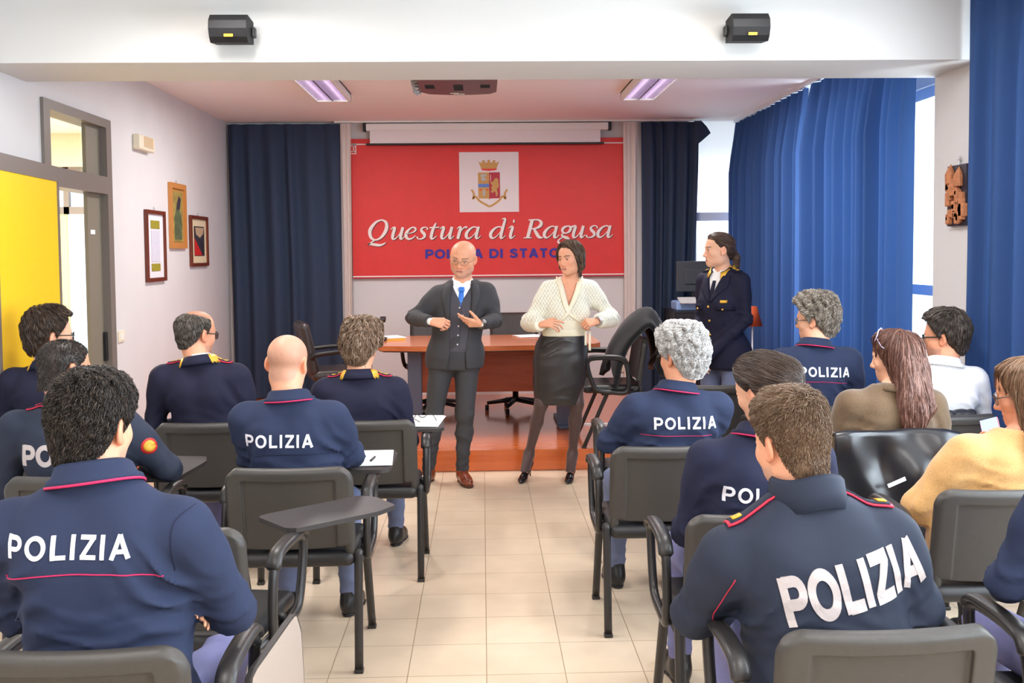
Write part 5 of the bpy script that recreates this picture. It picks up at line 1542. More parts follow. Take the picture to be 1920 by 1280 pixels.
armchair(1.45, 6.05 + OFF, 'empty black armchair in front of the standing woman officer')
armchair(1.62, 2.2 + OFF, 'black armchair at the right edge of the picture under the partly seen officer')

def paper_sheets(loc, rz, label, w_=.21, l_=.297, n=2, group=None, cat='paper'):
    """a few loose sheets, slightly fanned"""
    t = MB(); rr = random.Random(int(abs(loc[0]) * 1000))
    for k in range(n):
        R = Matrix.Rotation(rr.uniform(-.06, .06), 3, 'Z'); t.box((rr.uniform(-.006, .006), rr.uniform(-.006, .006), .0012 + .0022 * k), (w_, l_, .0018), rot=R)
    o_ = t.build('papers', M_PAPER, None, loc, (0, 0, rz)); tag(o_, label, cat, group); return o_
paper_sheets((-.53, 4.46, .7285), .03, 'white paper pad on the tablet beside the shaven-headed officer', .23, .33, 3)
pen = MB().tube([(-.5, 4.36, .741), (-.49, 4.44, .741)], .005, 8).build('pen', M_BLACK); tag(pen, 'short black pen lying on the white pad beside the shaven-headed officer', 'pen')
paper_sheets((-.343, 5.43, .7285), -.05, 'white sheets on the tablet beside the brown-haired officer, eyeglasses on top', .22, .36, 3)
eg = MB(); eg.smooth = True
for s in (-1, 1):
    eg.tube([(s * .034 + .024 * math.cos(a * PI / 8), .0, .019 + .017 * math.sin(a * PI / 8)) for a in range(16)], .0022, 6, closed=True)
    eg.tube([(s * .06, 0, .025), (s * .066, -.07, .02), (s * .05, -.14, .004)], .002, 6)
eg.tube([(-.01, 0, .022), (.01, 0, .022)], .002, 6)
o = eg.build('eyeglasses', M_BLACK, None, (-.37, 5.5, .736), (0, 0, .5)); tag(o, 'dark eyeglasses lying on the white sheets next to the standing man', 'eyeglasses')

# ------------------------------------------------------------------ desk and things on the podium
PZ = .16
M_DESK = wood_material('desk_laminate', srgb(196, 108, 62), srgb(214, 128, 80), .22, (1, 10, 10), coat=.4)
M_PANEL = wood_material('desk_panel', srgb(138, 62, 32), srgb(160, 76, 42), .4, (1, 10, 10))
M_SLATE = mat('slate_blue_metal', srgb(92, 104, 128), .45)
dk = empty('desk', (.05, 8.5, PZ)); tag(dk, 'long orange-brown wooden desk with slate-blue legs on the podium', 'desk')
top = [(-.93, .55), (-.93, -.3), (-.88, -.42), (-.5, -.5), (0, -.53), (.5, -.5), (.86, -.42), (.92, -.3), (.92, .55)]
MB().prism(top, .04, Matrix.Translation((0, 0, .7))).build('desk_top', M_DESK, dk)
MB().prism([(x * .975, y * .97) for x, y in top], .012, Matrix.Translation((0, 0, .688))).build('desk_top_edge', mat('dark_edge', srgb(84, 50, 36), .5), dk)
for s in (-1, 1):
    MB().span((s * .63 - .06, -.12, 0), (s * .63 + .06, -.06, .688), bev=.012).span((s * .63 - .02, -.06, .02), (s * .63 + .02, .42, .66)).span((s * .63 - .05, -.22, 0), (s * .63 + .05, .48, .03), bev=.01).build('leg', M_SLATE, dk)
MB().span((-.57, -.09, .31), (.57, -.065, .688)).build('modesty_panel', M_PANEL, dk)
o = MB().box((0, 0, .008), (.2, .28, .016)).build('folder', mat('yellow_folder', srgb(236, 206, 90), .6), None, (-.82, 8.75, PZ + .74), (0, 0, .4)); tag(o, 'yellow folder at the left end of the desk', 'folder')
MB().box((.01, -.01, .0185), (.2, .27, .005)).build('folder_paper', M_PAPER, o)
paper_sheets((.46, 8.86, PZ + .741), .3, 'white papers on the desk behind the standing woman', .34, .24, 3)
o = copy_thing(bpy.data.objects['eyeglasses']); o.location = (.49, 8.88, PZ + .749); o.rotation_euler = (0, 0, 1.9); o['label'] = 'dark eyeglasses on the white papers on the podium desk'
mic = empty('microphone', (-.93 + .05, 8.62, PZ + .74)); tag(mic, 'black desk microphone at the left end of the podium desk behind the brown-haired officer', 'microphone')
MB().box((0, 0, .012), (.1, .13, .024), bev=.006).build('microphone_base', M_BLACK, mic)
m_ = MB(); m_.smooth = True; m_.tube(smooth_path([(0, 0, .02), (0, .01, .1), (.01, -.03, .17)], 5), .006, 8); m_.build('gooseneck', M_BLACK, mic)
MB().box((.02, -.05, .185), (.05, .07, .035), rot=Matrix.Rotation(.3, 3, 'X'), bev=.008).build('microphone_head', M_BLACK, mic)

M_LEATHER = mat('black_leather', srgb(54, 46, 46), .35, noise=.1, nscale=20, bump=.2, bscale=120)
def office_chair(loc, rz, label):
    t = empty('office_chair', loc, math.radians(rz)); tag(t, label, 'chair', 'dark leather office chairs on the podium')
    F = Field((-.3, -.4, .4), (.3, .3, 1.05), .014)
    R = rot3(0, -12, 0)
    F.rbox((0, -.25, .68), (.235, .045, .235), .044, R, .02)
    solid('backrest', F, M_LEATHER, t, 2)
    F = Field((-.3, -.32, .34), (.3, .32, .56), .014); F.rbox((0, 0, .45), (.24, .235, .05), .048, None, .02); solid('seat', F, M_LEATHER, t, 2)
    for q in (-1, 1):
        a = MB(); a.smooth = True; a.tube(smooth_path([(q * .26, -.24, .6), (q * .28, -.2, .64), (q * .285, .1, .66), (q * .28, .17, .62), (q * .26, .12, .46), (q * .2, .05, .42)], 4), .017, 8, flat=1.3); a.build('armrest', M_BLACK, t)
    p = MB(); p.smooth = True; p.tube([(0, 0, .4), (0, 0, .1)], .028, 12); p.build('column', M_BLACK, t)
    for k in range(5):
        a = k * 72 * PI / 180; s = MB(); s.smooth = True
        s.tube([(0, 0, .11), (.27 * math.cos(a), .27 * math.sin(a), .075)], [.026, .016], 8).tube([(.27 * math.cos(a) - .018, .27 * math.sin(a), .03), (.27 * math.cos(a) + .018, .27 * math.sin(a), .03)], .029, 12)
        s.build('leg', M_BLACK, t)
    return t
office_chair((-1.30, 8.75, PZ), -72, 'dark leather office chair left of the desk, turned sideways')
office_chair((-.47, 9.33, PZ), 180, 'dark leather office chair behind the desk, half hidden by the man in the suit')
office_chair((.3, 9.33, PZ), 180, 'dark leather office chair behind the middle of the desk between the two standing people')

# the chair with a black coat, right of the desk
armchair(.985, 7.745, 'black armchair on the podium facing the desk, a black coat thrown over its back', 90, group='black armchair on the podium')
bpy.context.view_layer.update()
for o in COL.objects:
    if o.get('group') == 'black armchair on the podium': o.location.z = PZ; del o['group']; o.name = 'armchair'
M_COAT = mat('black_coat_cloth', srgb(22, 22, 25), .75, spec=.25, sheen=.2, bump=.2, bscale=300)
def draped(name, label, cat, pts_fn, m, loc, rz=0.0, nu=40, nv=22, t=.02):
    G = [[pts_fn(i / nu, j / nv) for j in range(nv + 1)] for i in range(nu + 1)]
    o_ = sheet_solid(G, t).build(name, m, None, loc, (0, 0, rz)); tag(o_, label, cat); return o_
_coat_line = smooth_path([(.0, .62), (.03, .74), (.10, .88), (.2, .985), (.285, 1.03), (.345, .95), (.385, .83), (.395, .72), (.37, .64)], 8)
def coat_pts(u, v):   # u along the arch over the chair back, v across it: a coat thrown over the back
    k = u * (len(_coat_line) - 1); i = min(int(k), len(_coat_line) - 2); q = _coat_line[i] * (1 - k + i) + _coat_line[i + 1] * (k - i)
    s = abs(u - .55) * 2
    wv = .016 * math.sin(v * 11 + u * 9) + .010 * math.sin(v * 23 + 1 + u * 13)
    y = (v - .5) * (.46 + .16 * s) + .02 * math.sin(u * 9)
    return (q[0] + wv, y, q[1] - .10 * (abs(v - .5) * 2) ** 2.2 + wv * .6 - .05 * s * math.sin(v * 7 + 2))
draped('coat', 'black coat thrown over the back of the armchair right of the desk', 'coat', coat_pts, M_COAT, (.985, 7.745, PZ), t=.04)

def satin_pts(u, v):   # jacket over the backrest of an audience chair: u down the rear side, v across
    s = u; x = (v - .5) * (.56 + .05 * s) + .03 * s
    folds = .024 * math.sin(v * 8 + s * 3.5) * min(1, s * 2) + .010 * math.sin(v * 17 - s * 6 + 1) * min(1, s * 2.5) + .012 * math.sin(s * 8 + v * 6)
    if s < .16: y = .055 - .1 * (s / .16); z = .80 + .035 * math.sin(s / .16 * PI / 2)
    else:
        k = (s - .16) / .84; y = -.05 - .03 * math.sin(min(1, k * 1.5) * PI / 2) - .01 * k; z = .835 - .42 * k
    z -= .05 * max(0, abs(v - .5) * 2 - .8) ** 1.0 * (s > .05)
    z += .03 * math.sin(v * 9 + 1) * s
    return (x, y - folds - .01, z)
M_SATIN = mat('black_satin', srgb(26, 26, 30), .3, spec=.6)
o = draped('jacket', 'shiny black jacket hung over the chair of the auburn-haired woman', 'jacket', satin_pts, M_SATIN, (1.83, 4.40 + OFF - .262, 0.005), nu=34, nv=60, t=.008)
MB().box((0, 0, 0), (.085, .003, .018), rot=Matrix.Rotation(-.4, 3, 'Y'), bev=.001).build('jacket_label', M_PAPER, o, (-.02, -.128, .62), (0, 0, 0))
F = Field((-.22, -.12, -.16), (.22, .14, .12), .009)
for k in range(7): F.cap((-.16, .0, -.09 + .028 * k), (.16, .02, -.085 + .028 * k), .03, .03, .012)
F.displace(lambda x, y, z: .006 * sines(x, y, z, .06, 3))
o, _, _ = solid('puffer_jacket', F, mat('puffer_cloth', srgb(40, 38, 42), .5), None, 1); o.location = (2.29, 4.87, .73); o.rotation_euler = (0, 0, .1)
tag(o, 'dark quilted puffer jacket hung on the chair of the man in the white shirt', 'jacket')

# corner by the back window: cabinet, printer, monitor, floor lamp
cb = empty('cabinet', (2.12, 9.95, PZ)); tag(cb, 'dark low cabinet in the back right corner behind the woman officer', 'cabinet')
MB().span((-.25, -.3, 0), (.3, .3, .9), bev=.008).build('cabinet_body', M_BLACK, cb)
for s in (-1, 1): MB().span((.025 + s * .135 - .125, -.315, .03), (.025 + s * .135 + .125, -.3, .87), bev=.004).build('cabinet_door', mat('charcoal_front', srgb(36, 36, 40), .4), cb)
pr_ = empty('printer', (2.06, 9.9, PZ + .9)); tag(pr_, 'pale blue and white printer on the dark cabinet by the dark curtain', 'printer')
MB().box((0, 0, .045), (.3, .3, .09), bev=.015).build('printer_body', mat('pale_blue_plastic', srgb(150, 178, 226), .4), pr_)
MB().box((0, -.12, .1), (.24, .18, .012), rot=Matrix.Rotation(.25, 3, 'X')).build('paper_tray', M_WHITE, pr_)
mo = empty('monitor', (2.12, 10.02, PZ + .99)); tag(mo, 'dark computer monitor turned away, in front of the bright back window', 'monitor')
MB().box((.02, 0, .24), (.36, .035, .31), bev=.01).build('monitor_housing', mat('monitor_grey', srgb(66, 70, 76), .5), mo)
MB().box((.02, -.022, .24), (.2, .02, .16), bev=.01).build('rear_cover', mat('monitor_grey', (0, 0, 0)), mo)
MB().tube([(.02, .01, .0), (.02, .01, .12)], .022, 10).box((.02, 0, .006), (.2, .16, .012), bev=.003).build('monitor_stand', M_BLACK, mo)
fl_ = empty('floor_lamp', (2.35, 8.6, PZ)); tag(fl_, 'floor lamp with an orange cone shade in front of the blue curtain', 'lamp')
l_ = MB(); l_.smooth = True; l_.lathe([(.086, .83), (.038, 1.0), (.035, 1.0), (.083, .83)], (0, 0, 0), 28); l_.build('lamp_shade', mat('orange_shade', srgb(214, 92, 44), .7, trans=.3), fl_)
p = MB(); p.smooth = True; p.tube([(0, 0, .02), (0, 0, .97)], .007, 10); p.build('lamp_pole', M_WHITE, fl_)
p = MB(); p.lathe([(.11, 0), (.11, .014), (.02, .024), (.008, .03)], (0, 0, 0), 28); p.build('lamp_base', M_WHITE, fl_)

# ------------------------------------------------------------------ the people
M_POLO = mat('navy_jersey', srgb(41, 50, 76), .85, noise=.05, nscale=400, bump=.15, bscale=900, spec=.25)
M_POLO2 = mat('navy_jersey_dark', srgb(36, 39, 62), .85, noise=.05, nscale=400, bump=.15, bscale=900, spec=.25)
M_DRESS = mat('dress_navy', srgb(29, 30, 51), .8, noise=.04, nscale=300, bump=.1, bscale=900, spec=.25)
M_SOFT = mat('softshell_navy', srgb(38, 45, 62), .75, spec=.3, noise=.04, nscale=300, bump=.15, bscale=700)
M_PIPE = mat('crimson_piping', srgb(190, 26, 86), .6)
M_REDEDGE = mat('red_edging', srgb(196, 40, 70), .6)
M_LETTER = mat('white_embroidery', srgb(240, 238, 246), .6, bump=.3, bscale=900)
M_LETTER2 = mat('reflective_print', srgb(190, 179, 178), .45)
M_TROU = mat('lavender_trousers', srgb(112, 114, 158), .85, noise=.04, nscale=200)
M_TROUB = mat('blue_grey_trousers', srgb(104, 114, 146), .85, noise=.04, nscale=200)
M_SHOE = mat('black_leather_shoe', srgb(30, 29, 30), .35)
M_SHIRTW = mat('white_shirt', srgb(244, 244, 246), .75)
M_GOLDFR = mat('thin_metal_frame', srgb(120, 110, 100), .3, metal=.7)
SK = {'a': srgb(228, 166, 134), 'b': srgb(220, 156, 124), 'c': srgb(232, 178, 148), 'd': srgb(214, 148, 116)}

def person(x, y, label, rz=0.0):
    o = bpy.data.objects.new('person', bpy.data.meshes.new('person')); COL.objects.link(o)
    o.location = (x, y, 0); o.rotation_euler = (0, 0, math.radians(rz)); tag(o, label, 'person'); return o

def back_folds(B, a=.005):
    n = B.nb
    sp = arm_folds(B, a)
    sp += [((0, -.13, .70), .17, (1.5, 0, 15), a * .9), ((.12, -.1, .74), .1, (5, 0, 14), a * .8), ((-.12, -.1, .74), .1, (-5, 0, 14), a * .8)]
    for q in (-1, 1):
        sp.append((n + np.array((q * .15, -.09, -.2)), .085, (q * 9, 0, 8), a)); sp.append((n + np.array((q * .17, -.05, -.29)), .08, (q * 6, 0, 13), a))
    return sp

def hips_extra(B, infl):
    def f(F):
        F.ell(B.hip + np.array((0, -.012, .03)), (.188 * B.w + infl, .145 + infl, .13), None, .03)
    return f

def seated(x, dc, label, head, hrot, skin, hair, top='polo', sex='m', rz=0.0, arms='lap', trous=None, fine=.004, shoe=True, face=True, ycorr=0.0, coarse=.015, **k):
    """someone seated on an armchair whose back stands dc metres into the room"""
    root = person(x, dc + .23 + ycorr, label, rz)
    ck = k.pop('ck', {}); carve = k.pop('carve', None); hz = k.pop('hand_zones', ()); infl = k.pop('infl', .011); hh = k.pop('hshirt', .0105); mt = k.pop('mt', None); hem = k.pop('hem', None); xf = k.pop('folds', [])
    B = Body(head=head, hrot=hrot, sex=sex, arms=arms, **k)
    build_body(B, root, skin, face=face, hfine=fine, coarse=coarse, hand_zones=hz, **ck)
    m = mt or {'polo': M_POLO, 'dress': M_DRESS, 'soft': M_SOFT}[top]
    nm = {'polo': 'polo_shirt', 'dress': 'uniform_jacket', 'soft': 'softshell_jacket'}.get(top, top)
    o, V, Q, T_ = garment_top(B, root, nm, m, infl=infl, h=hh, folds=back_folds(B, {'dress': .0035, 'soft': .0035}.get(top, .007)) + xf, extra=hips_extra(B, infl), carve=carve, hem=hem)
    trousers(B, root, trous or M_TROU)
    if shoe: shoes(B, root, M_SHOE)
    if hair: hair(root, B)
    return root, B, o, T_

def gold_collar(B, sh, m=M_DRESS, high=.04):
    prof = [(.0, -.01), (.002, .02), (.005, high - .004), (.010, high), (.018, high - .005), (.034, high * .35), (.042, -.006)]
    sheet_solid(ring_strip(B, prof, -150, 150, 48, drop_front=.05), .004).build('collar', m, sh)
    for q in (-1, 1):
        G = ring_strip(B, [(.0205, high * .95), (.031, high * .5), (.0445, -.004)], q * 46, q * 149, 24, drop_front=.05)
        G = [[g[0] + (g[2] - g[0]) * .06 * math.sin(i * 2.2), g[1], g[2] + (g[2] - g[0]) * .16 * math.sin(i * 2.2)] for i, g in enumerate(G)]
        sheet_solid(G, .005).build('gold_embroidery', M_GOLD, sh)

GOLDB = (M_GOLD, [(.12, .3, .024), (.38, .56, .024), (.64, .82, .024)])

# --- left side, first row -----------------------------------------------------------------
BR = ((.030, .017, .011), (.055, .032, .02), (.12, .075, .05))
def h_short(cols, thick=(.02, .010, .014, .016), n=2600, L_=.035, wd=.0016, noise=.25, lift=.2, curl=0.0, style='short', seed=1, **kk):
    def f(root, B):
        F = hair_field(B.H, style, thick, noise=(noise, .03, seed), h=kk.pop('h', .004), ztop=kk.pop('ztop', None))
        hair_object(root, B.H, F, cols, n, L_, wd, lift=lift, curl=curl, seed=seed, stop=style, **kk)
    return f
r, B, o, T_ = seated(-2.19, 4.93, 'man with brown hair and glasses in navy uniform seated before the yellow door', (-.05, .05, 1.245), (-48, 2, 4), SK['c'],
                     h_short(BR, (.03, .016, .022, .024), n=2600, L_=.04, seed=5), top='dress', w=1.0, hs=1.06, ck=dict(blush=.4))
gold_collar(B, o); glasses(B, r, M_BLACK, wire=.0022)
r, B, o, T_ = seated(-1.387, 4.93, 'balding officer with dark glasses and gold-embroidered collar seated by the left wall', (-.10, .045, 1.245), (-36, 6, 3), SK['b'],
                     h_short(((.05, .04, .032), (.09, .075, .062), (.2, .17, .15)), (.007, .008, .012, .012), n=2600, L_=.03, lift=.1, style='bald_top', seed=8, ztop=.07), top='dress', w=1.0, sw=.188,
                     ck=dict(buzz=((.12, .075, .055), 'receding', .55), shave=(.32, .2, .16)))
gold_collar(B, o); glasses(B, r, M_BLACK, wire=.002, lens=glass_material('dark_lens', (.25, .2, .18)))
for q in (-1, 1): epaulette(B, o, T_, q, M_DRESS, M_REDEDGE, GOLDB)
sheet_solid(ring_strip(B, [(-.004, .02), (-.002, .048)], -150, 150, 40, drop_front=.05), .003).build('shirt_collar', M_SHIRTW, o)
r, B, o, T_ = seated(-.645, 4.93, 'officer with tousled light brown hair in navy uniform behind the white sheets', (.005, .05, 1.165), (-8, 8, 6), SK['a'],
                     h_short(((.14, .082, .05), (.27, .17, .108), (.42, .33, .25)), (.046, .024, .03, .035), n=4200, L_=.06, wd=.0017, noise=.3, lift=.12, curl=.004, curl_wl=.05, seed=11), top='dress', w=1.0, sw=.18, trous=M_TROUB)
gold_collar(B, o)
for q in (-1, 1): epaulette(B, o, T_, q, M_DRESS, M_REDEDGE, GOLDB)

# --- left side, second row ----------------------------------------------------------------
r, B, o, T_ = seated(-1.57, 3.76, 'man with cropped dark hair in jacket with grey letters and a round sleeve patch', (-.13, .09, 1.19), (-38, 12, -4), SK['b'],
                     h_short(((.022, .016, .013), (.04, .03, .025), (.07, .055, .045)), (.005, .003, .004, .005), n=3000, L_=.008, wd=.0012, noise=.1, lift=.5, seed=13), top='soft', w=1.1, sw=.215,
                     arms={-1: 'lap', 1: ((.28, .09, .78), (.1, .34, .76))}, ck=dict(buzz=((.05, .035, .03), 'short', .8)))
lettering(o, T_, 'POLIZIA', -.055, .872, .375, M_LETTER2, stroke=.24, height=.082, gap=.06)
sheet_solid(ring_strip(B, [(-.002, -.01), (.003, .03), (.010, .052), (.016, .05), (.018, .02), (.03, -.01)], -165, 165, 48, drop_front=.04), .004).build('collar', M_SOFT, o)
for q in (-1, 1): epaulette(B, o, T_, q, M_SOFT, M_REDEDGE, (M_REDEDGE, [(.55, .6, .035), (.65, .7, .035)]))
u_ = B.el[1] - B.sh[1]; pc = B.sh[1] + u_ * .42
sp_ = sleeve_patch(o, T_, pc + np.array((.0, -.02, 0)), (-1, .75, -.1), .032, mat('patch_red', srgb(200, 40, 40), .6), 'sleeve_patch')
sleeve_patch(o, T_, pc + np.array((.0, -.021, 0)), (-1, .75, -.1), .023, mat('patch_yellow', srgb(216, 160, 50), .6), 'patch_emblem').location = (.0016, -.0016, 0)
r, B, o, T_ = seated(-.765, 3.85, 'shaven-headed officer in navy top seated next to the white pad', (-.053, .085, 1.198), (-8, 10, 3), SK['a'], None, w=1.02, sw=.178, arms={-1: ((-.215, .08, .80), (-.05, .34, .76)), 1: ((.205, .12, .80), (.1, .38, .76))},
                     trous=M_TROUB, fine=.0035, ck=dict(buzz=((.26, .17, .14), 'short', .45)))
polo_collar(B, o, M_POLO, M_PIPE); lettering(o, T_, 'POLIZIA', -.062, .90, .28, M_LETTER)
surface_line(o, T_, [(-.19, -1, .838), (0, -1, .848), (.19, -1, .838)], (0, 1, 0), .0018, 'yoke_seam', M_POLO2)

# --- left side, nearest the camera ----------------------------------------------------------
DK = ((.012, .009, .008), (.03, .022, .018), (.10, .075, .06))
def h_l4(root, B):
    F = hair_field(B.H, 'short', (.022, .008, .014, .018), noise=(.3, .03, 2), h=.003, lump=(.002, .014, 4))
    hair_object(root, B.H, F, DK, 9000, .036, .0009, lift=.09, stop='short', curl=.0045, curl_wl=.028, seed=3, grav=.35, flyaway=.28, steps=8)
r, B, o, T_ = seated(-.87, 2.08, 'man with dark curly hair, navy top and folded arms, nearest on the left', (-.05, .05, 1.25), (-13, 5, 2), SK['a'], h_l4, w=1.04, sw=.195, depth=1.08, nb=(-.03, .0, 1.13), dsh=.118, hs=.97, armr=1.08, fine=.003, hshirt=.008,
                     arms={-1: ((-.255, .08, .80), (.075, .165, .80)), 1: ((.25, .10, .79), (-.04, .29, .87))}, hand_zones=(-1,), ck=dict(shave=(.35, .22, .18)),
                     hands={-1: dict(f=(.8, -.62, .0), n=(.3, .4, .85), curl=(.15, .2, .25, .3))})
polo_collar(B, o, M_POLO, M_PIPE, high=.05, r=.002); lettering(o, T_, 'POLIZIA', -.047, 1.012, .275, M_LETTER, stroke=.18, height=.052)
zs = .945
surface_line(o, T_, [(-.21, -1, zs - .01), (-.1, -1, zs + .006), (.05, -1, zs + .008), (.15, -1, zs - .01)], (0, 1, 0), .0018, 'yoke_seam', M_PIPE)
surface_line(o, T_, [(.205, -1, B.nb[2] - .05), (.17, -1, zs + .1), (.165, -1, zs - .01)], (0, 1, 0), .0012, 'armhole_seam', M_POLO2)

# --- right side -----------------------------------------------------------------------------
GR = ((.45, .44, .43), (.72, .7, .68), (.9, .89, .87))
def h_r1(root, B):
    F = hair_field(B.H, 'short', (.042, .024, .03, .034), noise=(.25, .03, 4), h=.004, lump=(.003, .018, 6))
    hair_object(root, B.H, F, GR, 6500, .045, .0012, lift=.1, stop='short', curl=.006, curl_wl=.03, seed=21, grav=.3, flyaway=.4, steps=9)
r, B, o, T_ = seated(.785, 4.16, 'officer with curly grey hair and glasses in navy top by the aisle', (.105, .05, 1.175), (32, 6, 0), SK['b'], h_r1, w=1.04, sw=.182, arms={-1: ((-.225, .06, .79), (.06, .24, .80)), 1: ((.235, .06, .79), (-.05, .25, .82))}, trous=M_TROUB, fine=.0035)
polo_collar(B, o, M_POLO, M_PIPE); glasses(B, r, M_BLACK, wire=.0018); lettering(o, T_, 'POLIZIA', .095, .90, .28, M_LETTER)
zs = .848
surface_line(o, T_, [(-.1, -1, zs), (.08, -1, zs - .004), (.21, -1, zs - .004)], (0, 1, 0), .0016, 'yoke_seam', M_PIPE)

DB = ((.026, .014, .010), (.058, .034, .024), (.13, .095, .075))
def h_r3(root, B):
    F = hair_field(B.H, 'pulled', (.020, .020, .034, .016), noise=(.08, .05, 4), h=.004, vols=[((.0, -.12, .04), (-.0, -.125, -.02), .042, .03, .05), ((0, -.125, -.02), (.02, -.11, -.16), .026, .012, .02)])
    hair_object(root, B.H, F, DB, 4200, .09, .0012, lift=.0, seed=23, grav=.25, flyaway=.04, comb=(0, -1, -.25), crown=(0, .09, .08))
r, B, o, T_ = seated(.88, 3.05, 'woman with smooth dark hair tied back, navy top, seated behind the grey-haired officer', (.077, .08, 1.172), (34, 12, -10), SK['c'], h_r3, sex='f', w=1.1, sw=.185, mt=M_POLO2, arms='knee', fine=.0035, armr=1.05)
polo_collar(B, o, M_POLO2, M_PIPE); lettering(o, T_, 'POLIZIA', .04, .845, .275, M_LETTER, tilt=-3)
r3_root, r3_B = r, B

SB = ((.105, .058, .034), (.2, .12, .07), (.32, .24, .165))
def h_r4(root, B):
    F = hair_field(B.H, 'short', (.026, .005, .008, .02), noise=(.25, .03, 9), h=.003)
    hair_object(root, B.H, F, SB, 13000, .022, .0008, lift=.3, stop='short', curl=.002, curl_wl=.03, lenfn=lambda L: .3 + .7 * smooth01(.03, .095, L[:, 2]), seed=27, grav=.2, flyaway=.25, crown=(.01, -.06, .1), bald=lambda L: .5 * np.exp(-((L[:, 0] - .03) ** 2 + (L[:, 1] + .045) ** 2 + (L[:, 2] - .11) ** 2) / .0009) + .25 * smooth01(.045, -.05, L[:, 2]))
r, B, o, T_ = seated(.863, 2.17, 'man with short brown hair and large slanting jacket letters, nearest on the right', (-.075, .12, 1.155), (22, 10, -3), SK['a'], h_r4, top='soft', w=1.14, sw=.2, dsh=.125, depth=1.08, armr=1.12, fine=.003, hshirt=.008,
                     sh_roll=-7, nb=(-.045, .075, 1.015), infl=.015, arms={-1: ((-.315, .15, .70), (-.12, .42, .66)), 1: ((.235, .06, .74), (.15, .36, .70))}, ck=dict(shave=(.4, .26, .2), buzz=((.09, .06, .042), 'short', .75)))
prof = [(.0, -.02), (.004, .03), (.012, .062), (.018, .068), (.024, .06), (.026, .03), (.034, -.012)]
sheet_solid(ring_strip(B, prof, -165, 165, 60, drop_front=.03, wav=.006), .005).build('collar', M_SOFT, o)
lettering(o, T_, 'POLIZIA', .03, .85, .375, M_LETTER2, tilt=13, stroke=.24, gap=.05, height=.115)
for q in (-1, 1): epaulette(B, o, T_, q, M_SOFT, M_REDEDGE, (M_GOLD, [(.72, .9, .026)]), length=.135, w=.052, inner=.075)
surface_line(o, T_, [(B.sh[-1][0] - .01, -1, B.sh[-1][2] - .02), (B.sh[-1][0] - .045, -1, B.sh[-1][2] - .13), (B.sh[-1][0] - .03, -1, B.sh[-1][2] - .2)], (0, 1, 0), .0016, 'sleeve_piping', M_REDEDGE)

SP = ((.16, .13, .10), (.32, .275, .225), (.55, .5, .44))
def h_r5(root, B):
    F = hair_field(B.H, 'short', (.044, .020, .026, .036), noise=(.3, .035, 4), h=.004, lump=(.003, .025, 6))
    hair_object(root, B.H, F, SP, 4200, length=.05, width=.0016, stop='short', lift=.14, curl=.005, curl_wl=.045, seed=31, grav=.4, flyaway=.3, steps=8)
r, B, o, T_ = seated(1.79, 5.2, 'officer with wavy grey-brown hair and glasses before the blue curtain', (.06, .05, 1.262), (52, 4, -4), SK['c'], h_r5, w=1.03, sw=.19, arms='lap')
polo_collar(B, o, M_POLO, M_PIPE); glasses(B, r, M_GOLDFR, wire=.0018); lettering(o, T_, 'POLIZIA', .065, .985, .285, M_LETTER, tilt=-2)
zs = .93
surface_line(o, T_, [(-.06, -1, zs + .004), (.08, -1, zs), (.2, -1, zs - .012)], (0, 1, 0), .0016, 'yoke_seam', M_PIPE)

AU = ((.075, .030, .020), (.15, .062, .042), (.30, .16, .12))
def long_hair(cols, vols, n, L_, wd, seed, thick=(.016, .014, .02, .012), part=None, **kk):
    def f(root, B):
        F = hair_field(B.H, 'long', thick, noise=(.12, .04, seed), h=.0055, vols=vols, lump=(.004, .02, seed, 1.0))
        hair_object(root, B.H, F, cols, n, L_, wd, lift=.0, seed=seed, grav=1.6, flyaway=.1, steps=10, part=part, **kk)
    return f
M_TWEED = mat('brown_tweed', srgb(98, 76, 52), .9, noise=.3, nscale=260, bump=.5, bscale=400, sheen=.3)
r, B, o, T_ = seated(1.84, 4.4, 'woman with long auburn hair, sunglasses on top, in brown tweed jacket', (.12, .05, 1.135), (56, 8, -6), SK['c'],
                     long_hair(AU, [((-.05, -.045, .01), (-.058, -.03, -.14), .045, .036, .05), ((.035, -.07, .02), (.03, -.08, -.12), .05, .04, .05), ((.06, -.05, -.04), (.055, -.165, -.25), .055, .034, .05, 1), ((.02, -.08, -.04), (.0, -.175, -.29), .055, .032, .05, 1), ((.09, -.04, -.06), (.105, -.14, -.22), .045, .03, .05, 1), ((.03, -.17, -.22), (.04, -.185, -.345), .035, .014, .04, 1)], 6500, .24, .0017, 35), top='tweed_jacket', mt=M_TWEED, sex='f', w=1.14, sw=.19, arms='lap', armr=1.12, infl=.018, trous=mat('dark_trousers', srgb(40, 40, 48), .8))
sheet_solid(ring_strip(B, [(.0, -.01), (.004, .02), (.010, .024), (.024, .004), (.03, -.012)], -150, 150, 40, drop_front=.05), .005).build('collar', M_TWEED, o)
H = B.H; sg = MB(); sg.smooth = True
for s in (-1, 1):
    sg.tube([H.p(s * .034 + .028 * math.cos(a * PI / 9), .055 - .012 * math.sin(a * PI / 9), .122 + .022 * math.sin(a * PI / 9) - .25 * abs(s * .034 + .028 * math.cos(a * PI / 9)) ** 2 / .06 * 1.2) for a in range(18)], .003, 6, closed=True)
    sg.tube([H.p(s * .062, .05, .105), H.p(s * .088, .03, .07), H.p(s * .094, -.03, .02)], .0028, 6)
sgo = sg.build('sunglasses', mat('violet_frame', srgb(190, 180, 220), .25), r)
